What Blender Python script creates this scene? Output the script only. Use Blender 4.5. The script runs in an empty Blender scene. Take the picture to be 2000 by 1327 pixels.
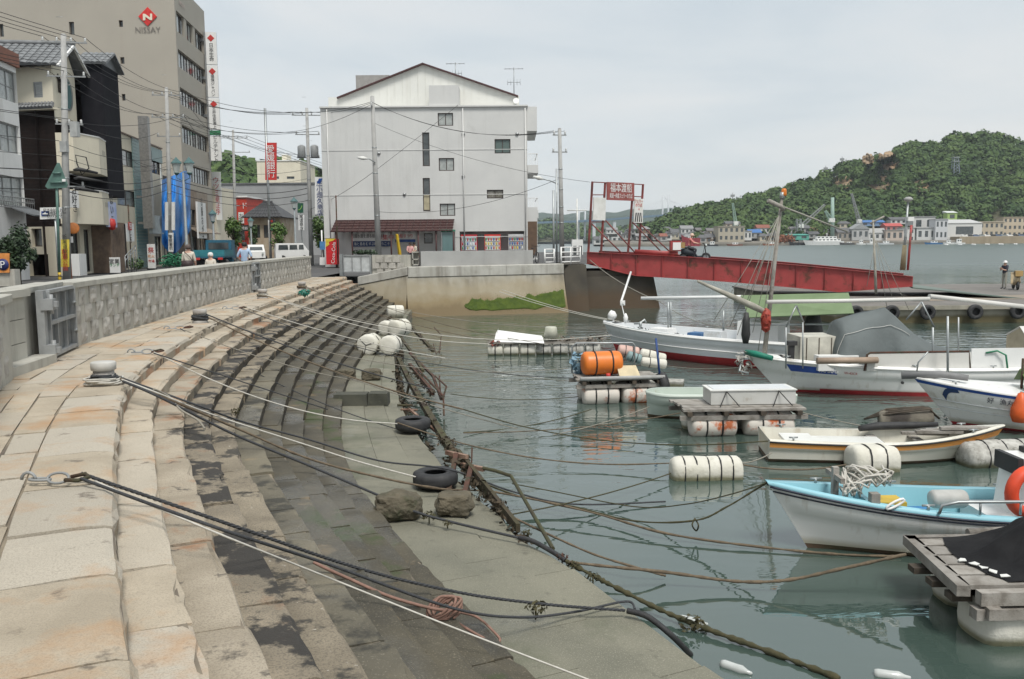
import bpy, bmesh, math, random
import numpy as np
from mathutils import Vector, Matrix
from mathutils import noise as mnoise
random.seed(11)
SC = bpy.context.scene
COL = SC.collection
EYE = 1.65; FPX = 1700.0; CX = 1000.0; CY = 663.5
PITCH = math.atan(190.5/1700.0); ROLL = 0.00857
V_R0 = Vector((1, 0, 0)); V_U0 = Vector((0, math.sin(PITCH), math.cos(PITCH))); V_F = Vector((0, math.cos(PITCH), -math.sin(PITCH)))
V_R = V_R0*math.cos(ROLL) - V_U0*math.sin(ROLL); V_U = V_U0*math.cos(ROLL) + V_R0*math.sin(ROLL)
cam_d = bpy.data.cameras.new('camera'); cam = bpy.data.objects.new('camera', cam_d); COL.objects.link(cam)
cam_d.sensor_width = 36; cam_d.lens = 36*FPX/2000; cam_d.clip_end = 9000; cam_d.clip_start = 0.05
m = Matrix.Identity(4)
for i in range(3):
 m[i][0] = V_R[i]; m[i][1] = V_U[i]; m[i][2] = -V_F[i]
m[2][3] = EYE
cam.matrix_world = m
SC.camera = cam
SUN_EL = math.radians(60); SUN_ROT = math.radians(160)
w = bpy.data.worlds.new('World'); SC.world = w; w.use_nodes = True
nt = w.node_tree; nt.nodes.clear()
def wn(t, **k):
 n = nt.nodes.new(t)
 for a, b in k.items(): setattr(n, a, b)
 return n
sky = wn('ShaderNodeTexSky', sky_type='NISHITA', sun_disc=False, sun_elevation=SUN_EL, sun_rotation=SUN_ROT)
bg1 = wn('ShaderNodeBackground'); bg1.inputs[1].default_value = 0.06
nt.links.new(sky.outputs[0], bg1.inputs[0])
tc = wn('ShaderNodeTexCoord'); sp = wn('ShaderNodeSeparateXYZ'); nt.links.new(tc.outputs['Generated'], sp.inputs[0])
za = wn('ShaderNodeMath', operation='MAXIMUM'); nt.links.new(sp.outputs[2], za.inputs[0]); za.inputs[1].default_value = 0.0
zb = wn('ShaderNodeMath', operation='ADD'); nt.links.new(za.outputs[0], zb.inputs[0]); zb.inputs[1].default_value = 0.13
dx = wn('ShaderNodeMath', operation='DIVIDE'); nt.links.new(sp.outputs[0], dx.inputs[0]); nt.links.new(zb.outputs[0], dx.inputs[1])
dy = wn('ShaderNodeMath', operation='DIVIDE'); nt.links.new(sp.outputs[1], dy.inputs[0]); nt.links.new(zb.outputs[0], dy.inputs[1])
cb = wn('ShaderNodeCombineXYZ'); nt.links.new(dx.outputs[0], cb.inputs[0]); nt.links.new(dy.outputs[0], cb.inputs[1])
nz = wn('ShaderNodeTexNoise'); nz.inputs['Scale'].default_value = 0.8; nz.inputs['Detail'].default_value = 7; nz.inputs['Roughness'].default_value = 0.52; nz.inputs['Distortion'].default_value = 0.4
nt.links.new(cb.outputs[0], nz.inputs['Vector'])
cr = wn('ShaderNodeValToRGB'); e = cr.color_ramp.elements
e[0].position = 0.34; e[0].color = (0.545, 0.615, 0.665, 1); e[1].position = 0.66; e[1].color = (0.745, 0.755, 0.755, 1)
k = e.new(0.48); k.color = (0.64, 0.69, 0.72, 1)
nt.links.new(nz.outputs[0], cr.inputs[0])
hz_ = wn('ShaderNodeMapRange'); hz_.inputs[1].default_value = 0.0; hz_.inputs[2].default_value = 0.28; hz_.inputs[3].default_value = 0.6; hz_.inputs[4].default_value = 0.0; nt.links.new(za.outputs[0], hz_.inputs[0])
hm = wn('ShaderNodeMix', data_type='RGBA'); nt.links.new(hz_.outputs[0], hm.inputs[0]); nt.links.new(cr.outputs[0], hm.inputs[6]); hm.inputs[7].default_value = (0.7, 0.715, 0.71, 1)
bg2 = wn('ShaderNodeBackground'); bg2.inputs[1].default_value = 0.4; nt.links.new(hm.outputs[2], bg2.inputs[0])
mx = wn('ShaderNodeMixShader'); mx.inputs[0].default_value = 0.94
nt.links.new(bg1.outputs[0], mx.inputs[1]); nt.links.new(bg2.outputs[0], mx.inputs[2])
wo = wn('ShaderNodeOutputWorld'); nt.links.new(mx.outputs[0], wo.inputs[0])
sd = bpy.data.lights.new('sun', 'SUN'); sd.energy = 1.2; sd.angle = math.radians(18); sd.color = (1.0, 0.965, 0.91)
sun = bpy.data.objects.new('sun', sd); COL.objects.link(sun)
sdir = Vector((math.sin(SUN_ROT)*math.cos(SUN_EL), math.cos(SUN_ROT)*math.cos(SUN_EL), math.sin(SUN_EL)))
sun.rotation_euler = sdir.to_track_quat('Z', 'Y').to_euler()
vs = SC.view_settings; vs.view_transform = 'Standard'; vs.look = 'None'; vs.exposure = 1.45; vs.gamma = 1.0; vs.use_curve_mapping = False
SC.cycles.use_denoising = True; SC.cycles.max_bounces = 6; SC.cycles.diffuse_bounces = 3; SC.cycles.glossy_bounces = 3; SC.cycles.transparent_max_bounces = 6; SC.cycles.caustics_reflective = True; SC.cycles.caustics_refractive = False
WZ = -2.0; PZ = -1.6
def ray(px, py): return V_F + V_R*((px-CX)/FPX) + V_U*((CY-py)/FPX)
def P(px, py, z):
 d = ray(px, py); t = (z-EYE)/d.z; return Vector((0, 0, EYE)) + d*t
def D(px, py, dist):
 d = ray(px, py); return Vector((0, 0, EYE)) + d*(dist/d.y)
class MB:
 def __init__(s): s.v = []; s.f = []; s.m = []; s.sm = []
 def add(s, vs, fs, mi=0, sm=False):
  o = len(s.v); s.v += [tuple(x) for x in vs]
  for f in fs: s.f.append([i+o for i in f]); s.m.append(mi); s.sm.append(sm)
  return s
 def box(s, c, d, M=None, mi=0, taper=1.0, rz=0):
  x, y, z = d[0]/2, d[1]/2, d[2]/2; t = taper
  vs = [(-x,-y,-z),(x,-y,-z),(x,y,-z),(-x,y,-z),(-x*t,-y*t,z),(x*t,-y*t,z),(x*t,y*t,z),(-x*t,y*t,z)]
  R = Matrix.Rotation(rz, 3, 'Z') if rz else None
  vs = [Vector(v) for v in vs]
  if R: vs = [R @ v for v in vs]
  vs = [v + Vector(c) for v in vs]
  if M: vs = [M @ v for v in vs]
  return s.add(vs, [(0,3,2,1),(4,5,6,7),(0,1,5,4),(1,2,6,5),(2,3,7,6),(3,0,4,7)], mi)
 def quad(s, a, b, c, d, mi=0): return s.add([a, b, c, d], [(0,1,2,3)], mi)
 def poly(s, pts, mi=0): return s.add(pts, [tuple(range(len(pts)))], mi)
 def slab(s, pts, th, mi=0):
  pts = [Vector(p) for p in pts]; n = len(pts)
  nn = Vector((0,0,0))
  for i in range(n): nn += pts[i].cross(pts[(i+1) % n])
  nn.normalize(); back = [p - nn*th for p in pts]
  fs = [tuple(range(n)), tuple(range(2*n-1, n-1, -1))] + [(i, i+n, (i+1) % n+n, (i+1) % n) for i in range(n)]
  return s.add(pts+back, fs, mi)
 def prism(s, pts, z0, z1, mi=0, M=None):
  n = len(pts); vs = [Vector((p[0], p[1], z0)) for p in pts]+[Vector((p[0], p[1], z1)) for p in pts]
  if M: vs = [M @ v for v in vs]
  return s.add(vs, [tuple(range(n-1, -1, -1)), tuple(range(n, 2*n))]+[(i, (i+1) % n, (i+1) % n+n, i+n) for i in range(n)], mi)
 def tube(s, path, r, n=6, mi=0, cap=True, sm=True, closed=False):
  path = [Vector(p) for p in path]; N = len(path)
  rr = r if isinstance(r, (list, tuple)) else [r]*N
  vs = []; prev = None
  for i in range(N):
   if closed: t = path[(i+1) % N]-path[i-1]
   else: t = path[min(i+1, N-1)]-path[max(i-1, 0)]
   if t.length < 1e-9: t = Vector((0,0,1))
   t.normalize()
   if prev is None:
    a = t.orthogonal().normalized()
    if abs(t.z) < .9: a = (Vector((0,0,1)) - t*t.z).normalized()
   else:
    a = prev - t*prev.dot(t)
    if a.length < 1e-6: a = t.orthogonal()
    a.normalize()
   prev = a; b = t.cross(a)
   for j in range(n):
    g = 2*math.pi*(j+.5)/n; vs.append(path[i] + (a*math.cos(g)+b*math.sin(g))*rr[i])
  fs = []
  for i in range(N if closed else N-1):
   k = (i+1) % N
   for j in range(n): fs.append((i*n+j, i*n+(j+1) % n, k*n+(j+1) % n, k*n+j))
  s.add(vs, fs, mi, sm)
  if cap and not closed:
   o = len(s.v)-len(vs)
   s.f.append([o+j for j in range(n-1, -1, -1)]); s.f.append([o+(N-1)*n+j for j in range(n)]); s.m += [mi, mi]; s.sm += [False, False]
  return s
 def lathe(s, prof, n=12, M=None, mi=0, sm=True):
  vs = []; fs = []
  for r, z in prof:
   for j in range(n):
    g = 2*math.pi*j/n; v = Vector((r*math.cos(g), r*math.sin(g), z)); vs.append(M @ v if M else v)
  for i in range(len(prof)-1):
   for j in range(n): fs.append((i*n+j, i*n+(j+1) % n, (i+1)*n+(j+1) % n, (i+1)*n+j))
  s.add(vs, fs, mi, sm); o = len(s.v)-len(vs)
  if prof[0][0] > 1e-6: s.f.append([o+j for j in range(n-1, -1, -1)]); s.m.append(mi); s.sm.append(False)
  if prof[-1][0] > 1e-6: s.f.append([o+(len(prof)-1)*n+j for j in range(n)]); s.m.append(mi); s.sm.append(False)
  return s
 def loft(s, rings, mi=0, sm=True, close_ring=False, caps=False):
  n = len(rings[0]); vs = [v for r in rings for v in r]; fs = []
  for i in range(len(rings)-1):
   for j in range(n if close_ring else n-1):
    k = (j+1) % n; fs.append((i*n+j, i*n+k, (i+1)*n+k, (i+1)*n+j))
  s.add(vs, fs, mi, sm)
  if caps:
   o = len(s.v)-len(vs); L = len(rings)-1
   s.f.append([o+j for j in range(n-1, -1, -1)]); s.f.append([o+L*n+j for j in range(n)]); s.m += [mi, mi]; s.sm += [False, False]
  return s
 def mesh(s, name, mats):
  me = bpy.data.meshes.new(name); me.from_pydata(s.v, [], s.f)
  for mt in (mats if isinstance(mats, (list, tuple)) else [mats]): me.materials.append(mt)
  me.polygons.foreach_set('material_index', s.m); me.polygons.foreach_set('use_smooth', s.sm)
  me.update(); return me
def smesh(b, name, mat, outward=True):
 me = b.mesh(name, mat)
 if outward:
  bm = bmesh.new(); bm.from_mesh(me); bmesh.ops.recalc_face_normals(bm, faces=bm.faces); bm.to_mesh(me); bm.free()
 return me
def wmat(o):
 if o is None: return Matrix.Identity(4)
 if o.parent: return wmat(o.parent) @ o.matrix_parent_inverse @ o.matrix_basis
 return o.matrix_basis.copy()
def put(name, me, parent=None, M=None):
 o = bpy.data.objects.new(name, me); COL.objects.link(o)
 if M is not None: o.matrix_basis = M
 if parent is not None:
  o.parent = parent; o.matrix_parent_inverse = wmat(parent).inverted()
 return o
def kid(name, b, mat, parent, fix=True): return put(name, smesh(b, name, mat, fix), parent)
def tag(o, label=None, cat=None, group=None, kind=None):
 if label: o['label'] = label
 if cat: o['category'] = cat
 if group: o['group'] = group
 if kind: o['kind'] = kind
 return o
def root(name, loc, label, cat, group=None, rz=0):
 o = bpy.data.objects.new(name, None); COL.objects.link(o); o.empty_display_size = .2
 o.matrix_basis = Matrix.Translation(Vector(loc)) @ Matrix.Rotation(rz, 4, 'Z')
 return tag(o, label, cat, group)
def single(name, b, mat, label, cat, group=None, fix=True):
 vs = np.array(b.v); c = Vector(((vs[:,0].min()+vs[:,0].max())/2, (vs[:,1].min()+vs[:,1].max())/2, vs[:,2].min()))
 b.v = [(v[0]-c.x, v[1]-c.y, v[2]-c.z) for v in b.v]
 o = put(name, smesh(b, name, mat, fix), None, Matrix.Translation(c))
 return tag(o, label, cat, group)
def struct(name, b, mat, parent=None, fix=True):
 o = put(name, smesh(b, name, mat, fix), parent)
 if parent is None: o['kind'] = 'structure'
 return o
def copy_tree(o, parent=None, M=None, label=None):
 c = o.copy(); COL.objects.link(c)
 if parent is not None: c.parent = parent
 if M is not None: c.matrix_basis = M
 if label: c['label'] = label
 for ch in list(o.children): copy_tree(ch, c)
 return c
def textmesh(name, s, size, mat, M, extrude=.003, align='CENTER', spacing=1.0, xs=1.0):
 cu = bpy.data.curves.new(name, 'FONT'); cu.body = s; cu.size = size; cu.extrude = extrude; cu.align_x = align; cu.align_y = 'CENTER'; cu.space_line = spacing; cu.resolution_u = 2
 t = bpy.data.objects.new(name, cu); COL.objects.link(t)
 bpy.context.view_layer.update()
 me = bpy.data.meshes.new_from_object(t.evaluated_get(bpy.context.evaluated_depsgraph_get()))
 bpy.data.objects.remove(t); bpy.data.curves.remove(cu)
 me.name = name
 if len(me.vertices):
  cs = np.empty(len(me.vertices)*3); me.vertices.foreach_get('co', cs); cs = cs.reshape(-1, 3); c_ = (cs.max(0)+cs.min(0))/2; me.transform(Matrix.Translation((-c_[0], -c_[1], 0)))
 S = Matrix.Diagonal((xs, 1, 1, 1)); me.transform(M @ S)
 me.materials.clear(); me.materials.append(mat)
 return me
def frame(o, u, n):
 u = Vector(u).normalized(); n = Vector(n).normalized(); y = n.cross(u).normalized()
 M = Matrix.Identity(4)
 for i in range(3): M[i][0] = u[i]; M[i][1] = y[i]; M[i][2] = n[i]; M[i][3] = o[i]
 return M
def lettering(s, size, mat, o, u, n, parent, vertical=False, spacing=None, xs=1.0, name='lettering'):
 if vertical: s = '\n'.join(s)
 return put(name, textmesh(name, s, size, mat, frame(Vector(o)+Vector(n).normalized()*.012, u, n), spacing=spacing or (.95 if vertical else 1.0), xs=xs), parent)
MC = {}
def mat(name, c, c2=None, scale=3.0, rough=.75, bump=0.0, bscale=None, metal=0.0, rnd=0.0, stain=None, stain2=None, streak=None, zband=None, spec=.5, wet=None, speck=None, bdist=.02, rhue=None):
 if name in MC: return MC[name]
 mt = bpy.data.materials.new(name); mt.use_nodes = True; t = mt.node_tree; bs = t.nodes['Principled BSDF']
 def N(ty, **k):
  n = t.nodes.new(ty)
  for a, b in k.items(): setattr(n, a, b)
  return n
 L = t.links.new
 geo = N('ShaderNodeNewGeometry'); pos = geo.outputs['Position']
 def noise(sc, det=5, ro=.55, vec=None):
  n = N('ShaderNodeTexNoise'); n.inputs['Scale'].default_value = sc; n.inputs['Detail'].default_value = det; n.inputs['Roughness'].default_value = ro
  L(vec or pos, n.inputs['Vector']); return n.outputs[0]
 def ramp(src, lo, hi):
  r = N('ShaderNodeMapRange'); r.inputs[1].default_value = lo; r.inputs[2].default_value = hi; L(src, r.inputs[0]); return r.outputs[0]
 def mix(fac, a, b, mode='MIX'):
  n = N('ShaderNodeMix', data_type='RGBA', blend_type=mode)
  if isinstance(fac, (int, float)): n.inputs[0].default_value = fac
  else: L(fac, n.inputs[0])
  for s_, v in ((6, a), (7, b)):
   if isinstance(v, tuple): n.inputs[s_].default_value = (*v, 1)
   else: L(v, n.inputs[s_])
  return n.outputs[2]
 def mul(a, b):
  n = N('ShaderNodeMath', operation='MULTIPLY')
  for s_, v in ((0, a), (1, b)):
   if isinstance(v, (int, float)): n.inputs[s_].default_value = v
   else: L(v, n.inputs[s_])
  return n.outputs[0]
 col = c
 if c2 is not None: col = mix(ramp(noise(scale), .35, .65), c, c2)
 if rnd or rhue:
  oi = N('ShaderNodeObjectInfo')
  if rhue: col = mix(mul(ramp(oi.outputs['Random'], .45, .8), .9), col, rhue)
  if rnd:
   wnz = N('ShaderNodeTexWhiteNoise', noise_dimensions='1D'); L(oi.outputs['Random'], wnz.inputs['W'])
   hsv = N('ShaderNodeHueSaturation'); mr = N('ShaderNodeMapRange'); mr.inputs[3].default_value = 1-rnd; mr.inputs[4].default_value = 1+rnd
   L(wnz.outputs['Value'], mr.inputs[0]); L(mr.outputs[0], hsv.inputs['Value'])
   if isinstance(col, tuple): hsv.inputs['Color'].default_value = (*col, 1)
   else: L(col, hsv.inputs['Color'])
   col = hsv.outputs[0]
 if speck: col = mix(mul(ramp(noise(speck[1], 3, .7), speck[2], speck[2]+.08), speck[3]), col, speck[0])
 for st in (stain, stain2):
  if st: col = mix(mul(ramp(noise(st[1], 6, .65), st[2], st[2]+(st[4] if len(st) > 4 else .12)), st[3]), col, st[0])
 if streak:
  mp = N('ShaderNodeMapping'); mp.inputs['Scale'].default_value = (1, 1, .07); L(pos, mp.inputs[0])
  col = mix(mul(ramp(noise(streak[1], 5, .6, mp.outputs[0]), streak[2], streak[2]+.22), streak[3]), col, streak[0])
 if zband:
  sx = N('ShaderNodeSeparateXYZ'); L(pos, sx.inputs[0])
  wob = noise(1.3, 5, .6)
  ad = N('ShaderNodeMath', operation='MULTIPLY_ADD'); L(wob, ad.inputs[0]); ad.inputs[1].default_value = zband[0]; L(sx.outputs[2], ad.inputs[2])
  for zc, ww, cc, am in zband[1]:
   col = mix(mul(ramp(ad.outputs[0], zc+ww, zc), am), col, cc)
 if isinstance(col, tuple): bs.inputs['Base Color'].default_value = (*col, 1)
 else: L(col, bs.inputs['Base Color'])
 bs.inputs['Roughness'].default_value = rough; bs.inputs['Metallic'].default_value = metal
 bs.inputs['Specular IOR Level'].default_value = spec
 if wet:
  f = ramp(noise(wet[0], 4, .5), wet[1], wet[1]+.1)
  r = N('ShaderNodeMapRange'); r.inputs[3].default_value = rough; r.inputs[4].default_value = wet[2]; L(f, r.inputs[0]); L(r.outputs[0], bs.inputs['Roughness'])
 if bump:
  b = N('ShaderNodeBump'); b.inputs['Strength'].default_value = bump; b.inputs['Distance'].default_value = bdist
  L(noise(bscale or scale*6, 6, .65), b.inputs['Height']); L(b.outputs[0], bs.inputs['Normal'])
 MC[name] = mt; return mt
def glow(name, c, st):
 mt = mat(name, c); bs = mt.node_tree.nodes['Principled BSDF']; bs.inputs['Emission Color'].default_value = (*c, 1); bs.inputs['Emission Strength'].default_value = st; return mt
m_white = mat('white_paint', (.72,.72,.69), (.6,.6,.56), 2.0, .45, stain=((.35,.3,.22), 3.0, .6, .35))
m_cleanwhite = mat('clean_white', (.78,.78,.76), (.7,.7,.68), 1.5, .4)
m_red = mat('red_paint', (.55,.03,.025), (.45,.035,.03), 2, .5)
m_black = mat('black_paint', (.02,.02,.022), (.035,.035,.035), 3, .6)
m_rubber = mat('black_rubber', (.018,.018,.02), (.035,.035,.035), 8, .65, .3, 60)
m_glass = mat('window_glass', (.035,.045,.05), (.09,.1,.1), 1.2, .08, spec=.8)
m_curtain = mat('curtained_glass', (.28,.3,.29), (.4,.42,.4), 4, .12, spec=.8)
m_frame = mat('aluminium_frame', (.35,.36,.36), (.28,.28,.28), 4, .4, metal=.5)
m_dframe = mat('dark_window_frame', (.045,.03,.025), (.06,.045,.04), 4, .5)
m_steel = mat('galvanised_steel', (.38,.4,.4), (.3,.32,.32), 5, .45, metal=.6)
m_conc = mat('concrete_pole', (.4,.4,.385), (.33,.33,.32), 3, .85, .2, 40, streak=((.2,.19,.17), 3, .5, .5))
m_wire = mat('black_cable', (.02,.02,.02), None, rough=.6)
m_ins = mat('insulator_porcelain', (.55,.56,.55), None, rough=.3)
m_rust = mat('rusty_iron', (.095,.042,.027), (.05,.028,.02), 6, .9, .6, 40, stain=((.05,.06,.03), 3, .5, .7))
m_skin = mat('skin', (.5,.3,.22), None, rough=.6)
m_hair = mat('dark_hair', (.015,.012,.01), None, rough=.6)
m_greyhair = mat('grey_hair', (.6,.6,.58), None, rough=.7)
def plain(name, c, rough=.6, d=.12, **k): return mat(name, c, tuple(x*(1-d*2) for x in c), 4, rough, **k)
mw = bpy.data.materials.new('harbour_water'); mw.use_nodes = True; t = mw.node_tree; bs = t.nodes['Principled BSDF']; L = t.links.new
bs.inputs['Base Color'].default_value = (.052, .079, .067, 1);  bs.inputs['IOR'].default_value = 2.05; bs.inputs['Specular IOR Level'].default_value = .5
g = t.nodes.new('ShaderNodeNewGeometry'); sx = t.nodes.new('ShaderNodeSeparateXYZ'); L(g.outputs['Position'], sx.inputs[0])
mp = t.nodes.new('ShaderNodeMapping'); mp.inputs['Scale'].default_value = (.55, 1.5, 1); mp.inputs['Rotation'].default_value = (0, 0, .12); L(g.outputs['Position'], mp.inputs[0])
n1 = t.nodes.new('ShaderNodeTexNoise'); n1.inputs['Scale'].default_value = 1.5; n1.inputs['Detail'].default_value = 3; n1.inputs['Roughness'].default_value = .5; n1.inputs['Distortion'].default_value = .6; L(mp.outputs[0], n1.inputs['Vector'])
n2 = t.nodes.new('ShaderNodeTexNoise'); n2.inputs['Scale'].default_value = .16; n2.inputs['Detail'].default_value = 2; L(g.outputs['Position'], n2.inputs['Vector'])
mr = t.nodes.new('ShaderNodeMapRange'); mr.inputs[1].default_value = 11; mr.inputs[2].default_value = 34; mr.inputs[3].default_value = .1; mr.inputs[4].default_value = 1; L(sx.outputs[1], mr.inputs[0])
mr2 = t.nodes.new('ShaderNodeMapRange'); mr2.inputs[1].default_value = .35; mr2.inputs[2].default_value = .65; mr2.inputs[3].default_value = .35; mr2.inputs[4].default_value = 1.2; L(n2.outputs[0], mr2.inputs[0])
mm = t.nodes.new('ShaderNodeMath'); mm.operation = 'MULTIPLY'; L(mr.outputs[0], mm.inputs[0]); L(mr2.outputs[0], mm.inputs[1])
ms = t.nodes.new('ShaderNodeMath'); ms.operation = 'MULTIPLY'; L(mm.outputs[0], ms.inputs[0]); ms.inputs[1].default_value = .8
bp = t.nodes.new('ShaderNodeBump'); bp.inputs['Distance'].default_value = .12; L(ms.outputs[0], bp.inputs['Strength']); L(n1.outputs[0], bp.inputs['Height']); L(bp.outputs[0], bs.inputs['Normal'])
rw_ = t.nodes.new('ShaderNodeMapRange'); rw_.inputs[1].default_value = 45; rw_.inputs[2].default_value = 130; rw_.inputs[3].default_value = .025; rw_.inputs[4].default_value = .3; L(sx.outputs[1], rw_.inputs[0]); L(rw_.outputs[0], bs.inputs['Roughness'])
b = MB(); b.quad((-60,-20,WZ),(2900,-20,WZ),(2900,2960,WZ),(-60,2960,WZ)); struct('water', b, mw, fix=False)
m_asph = mat('asphalt', (.085,.085,.085), (.06,.06,.06), 1.2, .9, .4, 60, stain=((.14,.13,.12), .6, .5, .6))
m_soil = mat('land', (.16,.15,.12), (.1,.11,.08), .05, .95)
def catmull(pts, n=14):
 pts = [Vector(p) for p in pts]; out = []
 for i in range(len(pts)-1):
  p0 = pts[max(i-1, 0)]; p1 = pts[i]; p2 = pts[i+1]; p3 = pts[min(i+2, len(pts)-1)]
  for k in range(n):
   u = k/n; out.append(.5*((2*p1)+(p2-p0)*u+(2*p0-5*p1+4*p2-p3)*u*u+(3*p1-p0-3*p2+p3)*u**3))
 out.append(pts[-1]); return out
class Curve:
 def __init__(s, pts):
  s.p = catmull(pts); s.s = [0.0]
  for a, b_ in zip(s.p, s.p[1:]): s.s.append(s.s[-1]+(b_-a).length)
  s.len = s.s[-1]
 def at(s, u):
  u = max(0, min(s.len-1e-6, u)); i = max(0, np.searchsorted(s.s, u)-1); i = min(i, len(s.p)-2)
  f = (u-s.s[i])/max(1e-9, s.s[i+1]-s.s[i]); return s.p[i].lerp(s.p[i+1], f)
 def nrm(s, u):
  d = s.at(u+.4)-s.at(u-.4); d.normalize(); return Vector((d.y, -d.x))   # towards the water
 def off(s, u, o):
  p = s.at(u)+s.nrm(u)*o; return Vector((p.x, p.y))
 def near(s, q):
  q = Vector((q[0], q[1])); return min(range(len(s.p)), key=lambda i: (s.p[i]-q).length)
KERB = Curve([(2.2,-3.0), (.9,-.9), (-.35,1.2), (-1.44,3.17), (-2.78,5.95), (-4.38,9.76), (-5.3,13.0), (-6.4,19.2), (-7.1,26.5), (-7.75,35), (-8.2,43.6)])
WALLC = Curve([(.6,-3.2),(-1.1,-.6),(-2.6,2.4),(-4.2,6.2),(-5.99,10.05),(-6.33,11.0),(-7.17,14.15),(-7.42,15.6),(-7.8,18.8),(-8.28,22.7),(-8.75,27.0),(-9.35,35),(-9.82,43.0)])
NST = 9; RISE = .16; TREAD = .295
EDGEPX = [(1420,1327),(1226,1188),(1103,1094),(1013,1051),(974,1001),(866,907),(826,857),(797,816),(782,783),(773,724),(771,698),(801,609)]
_e = []
for q in EDGEPX:
 p = P(q[0], q[1], PZ); i = KERB.near((p.x, p.y)); _e.append((KERB.s[i], (Vector((p.x, p.y))-KERB.p[i]).length))
_e.sort()
def edge_off(u): return float(np.interp(u, [a for a, _ in _e], [c for _, c in _e]))
S0 = 2.2; S1 = KERB.len-.15
m_gran = mat('pale_granite', (.47,.405,.31), (.37,.315,.235), 2.2, .86, .7, 60, rnd=.08, speck=((.24,.205,.165), 110, .5, .42), stain=((.42,.23,.1), 1.0, .52, .7, .16), stain2=((.11,.09,.07), 3.1, .615, .75, .07), bdist=.012, rhue=(.44,.4,.33))
m_gran2 = mat('stained_granite', (.4,.345,.265), (.3,.255,.19), 2, .86, .7, 50, rnd=.09, speck=((.16,.135,.105), 95, .5, .45), stain=((.31,.14,.06), 1.2, .53, .7, .1), stain2=((.035,.031,.028), 1.7, .585, .92, .05), bdist=.015)
m_dark = mat('lichened_granite', (.31,.26,.19), (.2,.17,.125), 2, .88, .8, 45, rnd=.07, speck=((.1,.09,.07), 80, .5, .55), stain=((.28,.13,.06), 1.3, .6, .6), stain2=((.028,.026,.024), 1.9, .47, .94, .05), bdist=.018)
m_brn = mat('tide_stained_granite', (.3,.255,.185), (.19,.16,.115), 2, .86, .8, 45, rnd=.07, speck=((.1,.085,.065), 80, .5, .55), stain=((.04,.037,.032), 2.1, .53, .9, .05), stain2=((.55,.52,.46), 15, .66, .85, .04), bdist=.018)
m_brw = mat('damp_tide_stone', (.17,.15,.105), (.1,.09,.066), 1.6, .8, .7, 45, rnd=.08, speck=((.34,.3,.23), 60, .6, .5), stain=((.035,.033,.026), 1.5, .54, .85, .07), stain2=((.26,.2,.115), 2.2, .62, .6), wet=(.9, .58, .07), bdist=.015)
m_wet = mat('wet_step_stone', (.088,.076,.05), (.05,.045,.033), 1.3, .78, .6, 45, rnd=.1, speck=((.26,.23,.165), 70, .58, .55), stain=((.042,.06,.016), .45, .59, .85, .06), stain2=((.21,.155,.085), 2.0, .62, .65), wet=(.75, .52, .05), bdist=.012)
m_ris = mat('shaded_algae_riser', (.028,.023,.014), (.045,.033,.018), 2, .8, .5, 30, stain=((.11,.075,.036), 1.6, .62, .6))  # wet algae brown, darkened further to put riser shade into the colour
m_slab = mat('platform_stone', (.195,.187,.14), (.145,.142,.107), 1.2, .78, .7, 60, rnd=.05, speck=((.33,.31,.245), 75, .55, .6), stain=((.09,.1,.06), .55, .54, .65), stain2=((.07,.066,.05), 7, .6, .5), wet=(.5, .6, .1), bdist=.01)
m_joint = mat('dark_joint', (.12,.1,.08), (.26,.22,.16), 2, .95)
def strip_stone(u0, u1, sec, nseg=2, wob=.008, gap=.009, riser=None):
 """one stone following the kerb; sec = cross-section [(offset, z)], closed"""
 b = MB(); rings = []
 tl = random.uniform(-wob, wob)*.9; sk = (random.uniform(-.05, .05), random.uniform(-.05, .05))
 for k in range(nseg+1):
  u = u0+gap+(u1-u0-2*gap)*k/nseg; r = []
  endk = k in (0, nseg)
  for (o, z, top) in sec:
   jo = random.uniform(-wob, wob) if top == 2 else 0; chip = top == 2 and random.random() < .16
   jz = (random.uniform(-wob, wob)*.5+tl) if top else 0
   if endk and top: jz -= .012
   if chip: jo -= random.uniform(.01, .035); jz -= random.uniform(.004, .02)
   p = KERB.off(u+(sk[k > 0]*(o-sec[0][0]) if endk else 0), o+jo); r.append(Vector((p.x, p.y, z+jz)))
  rings.append(r)
 b.loft(rings, close_ring=True, caps=True, sm=False)
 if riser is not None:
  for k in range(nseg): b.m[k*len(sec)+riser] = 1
 return b
def segs(s0, s1, lo, hi):
 out = [s0]
 while out[-1] < s1-.3: out.append(min(s1, out[-1]+random.uniform(lo, hi)))
 return list(zip(out, out[1:]))
stairs_core = MB()
def core_row(o0, o1, z, th=1.2):
 rings = []
 for k in range(60):
  u = S0+(S1-S0)*k/59; a = KERB.off(u, o0); c = KERB.off(u, o1)
  rings.append([Vector((a.x,a.y,z)), Vector((c.x,c.y,z)), Vector((c.x,c.y,z-th)), Vector((a.x,a.y,z-th))])
 stairs_core.loft(rings, close_ring=True, sm=False, caps=True)
core_row(-.6, -.02, -.03, .5)
for i in range(1, NST+1): core_row(TREAD*(i-1)-.02, TREAD*i-.03, -RISE*i-.03, .3)
stairs = struct('stone_steps', stairs_core, m_joint)
allst = []
for (u0, u1) in segs(S0, S1, .75, 1.25):
 w_ = random.uniform(-.015, .015)
 sec = [(-.585, -.02, 1), (-.575, 0, 1), (-.2, .006, 1), (-.07, 0, 1), (-.025, -.014, 2), (w_*.3, -.06, 2), (-.005, -.17, 0), (-.585, -.17, 0)]
 allst.append((u0, 'coping_stone', strip_stone(u0, u1, sec, 4, .008, riser=5), (m_gran, m_gran2)))
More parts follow.
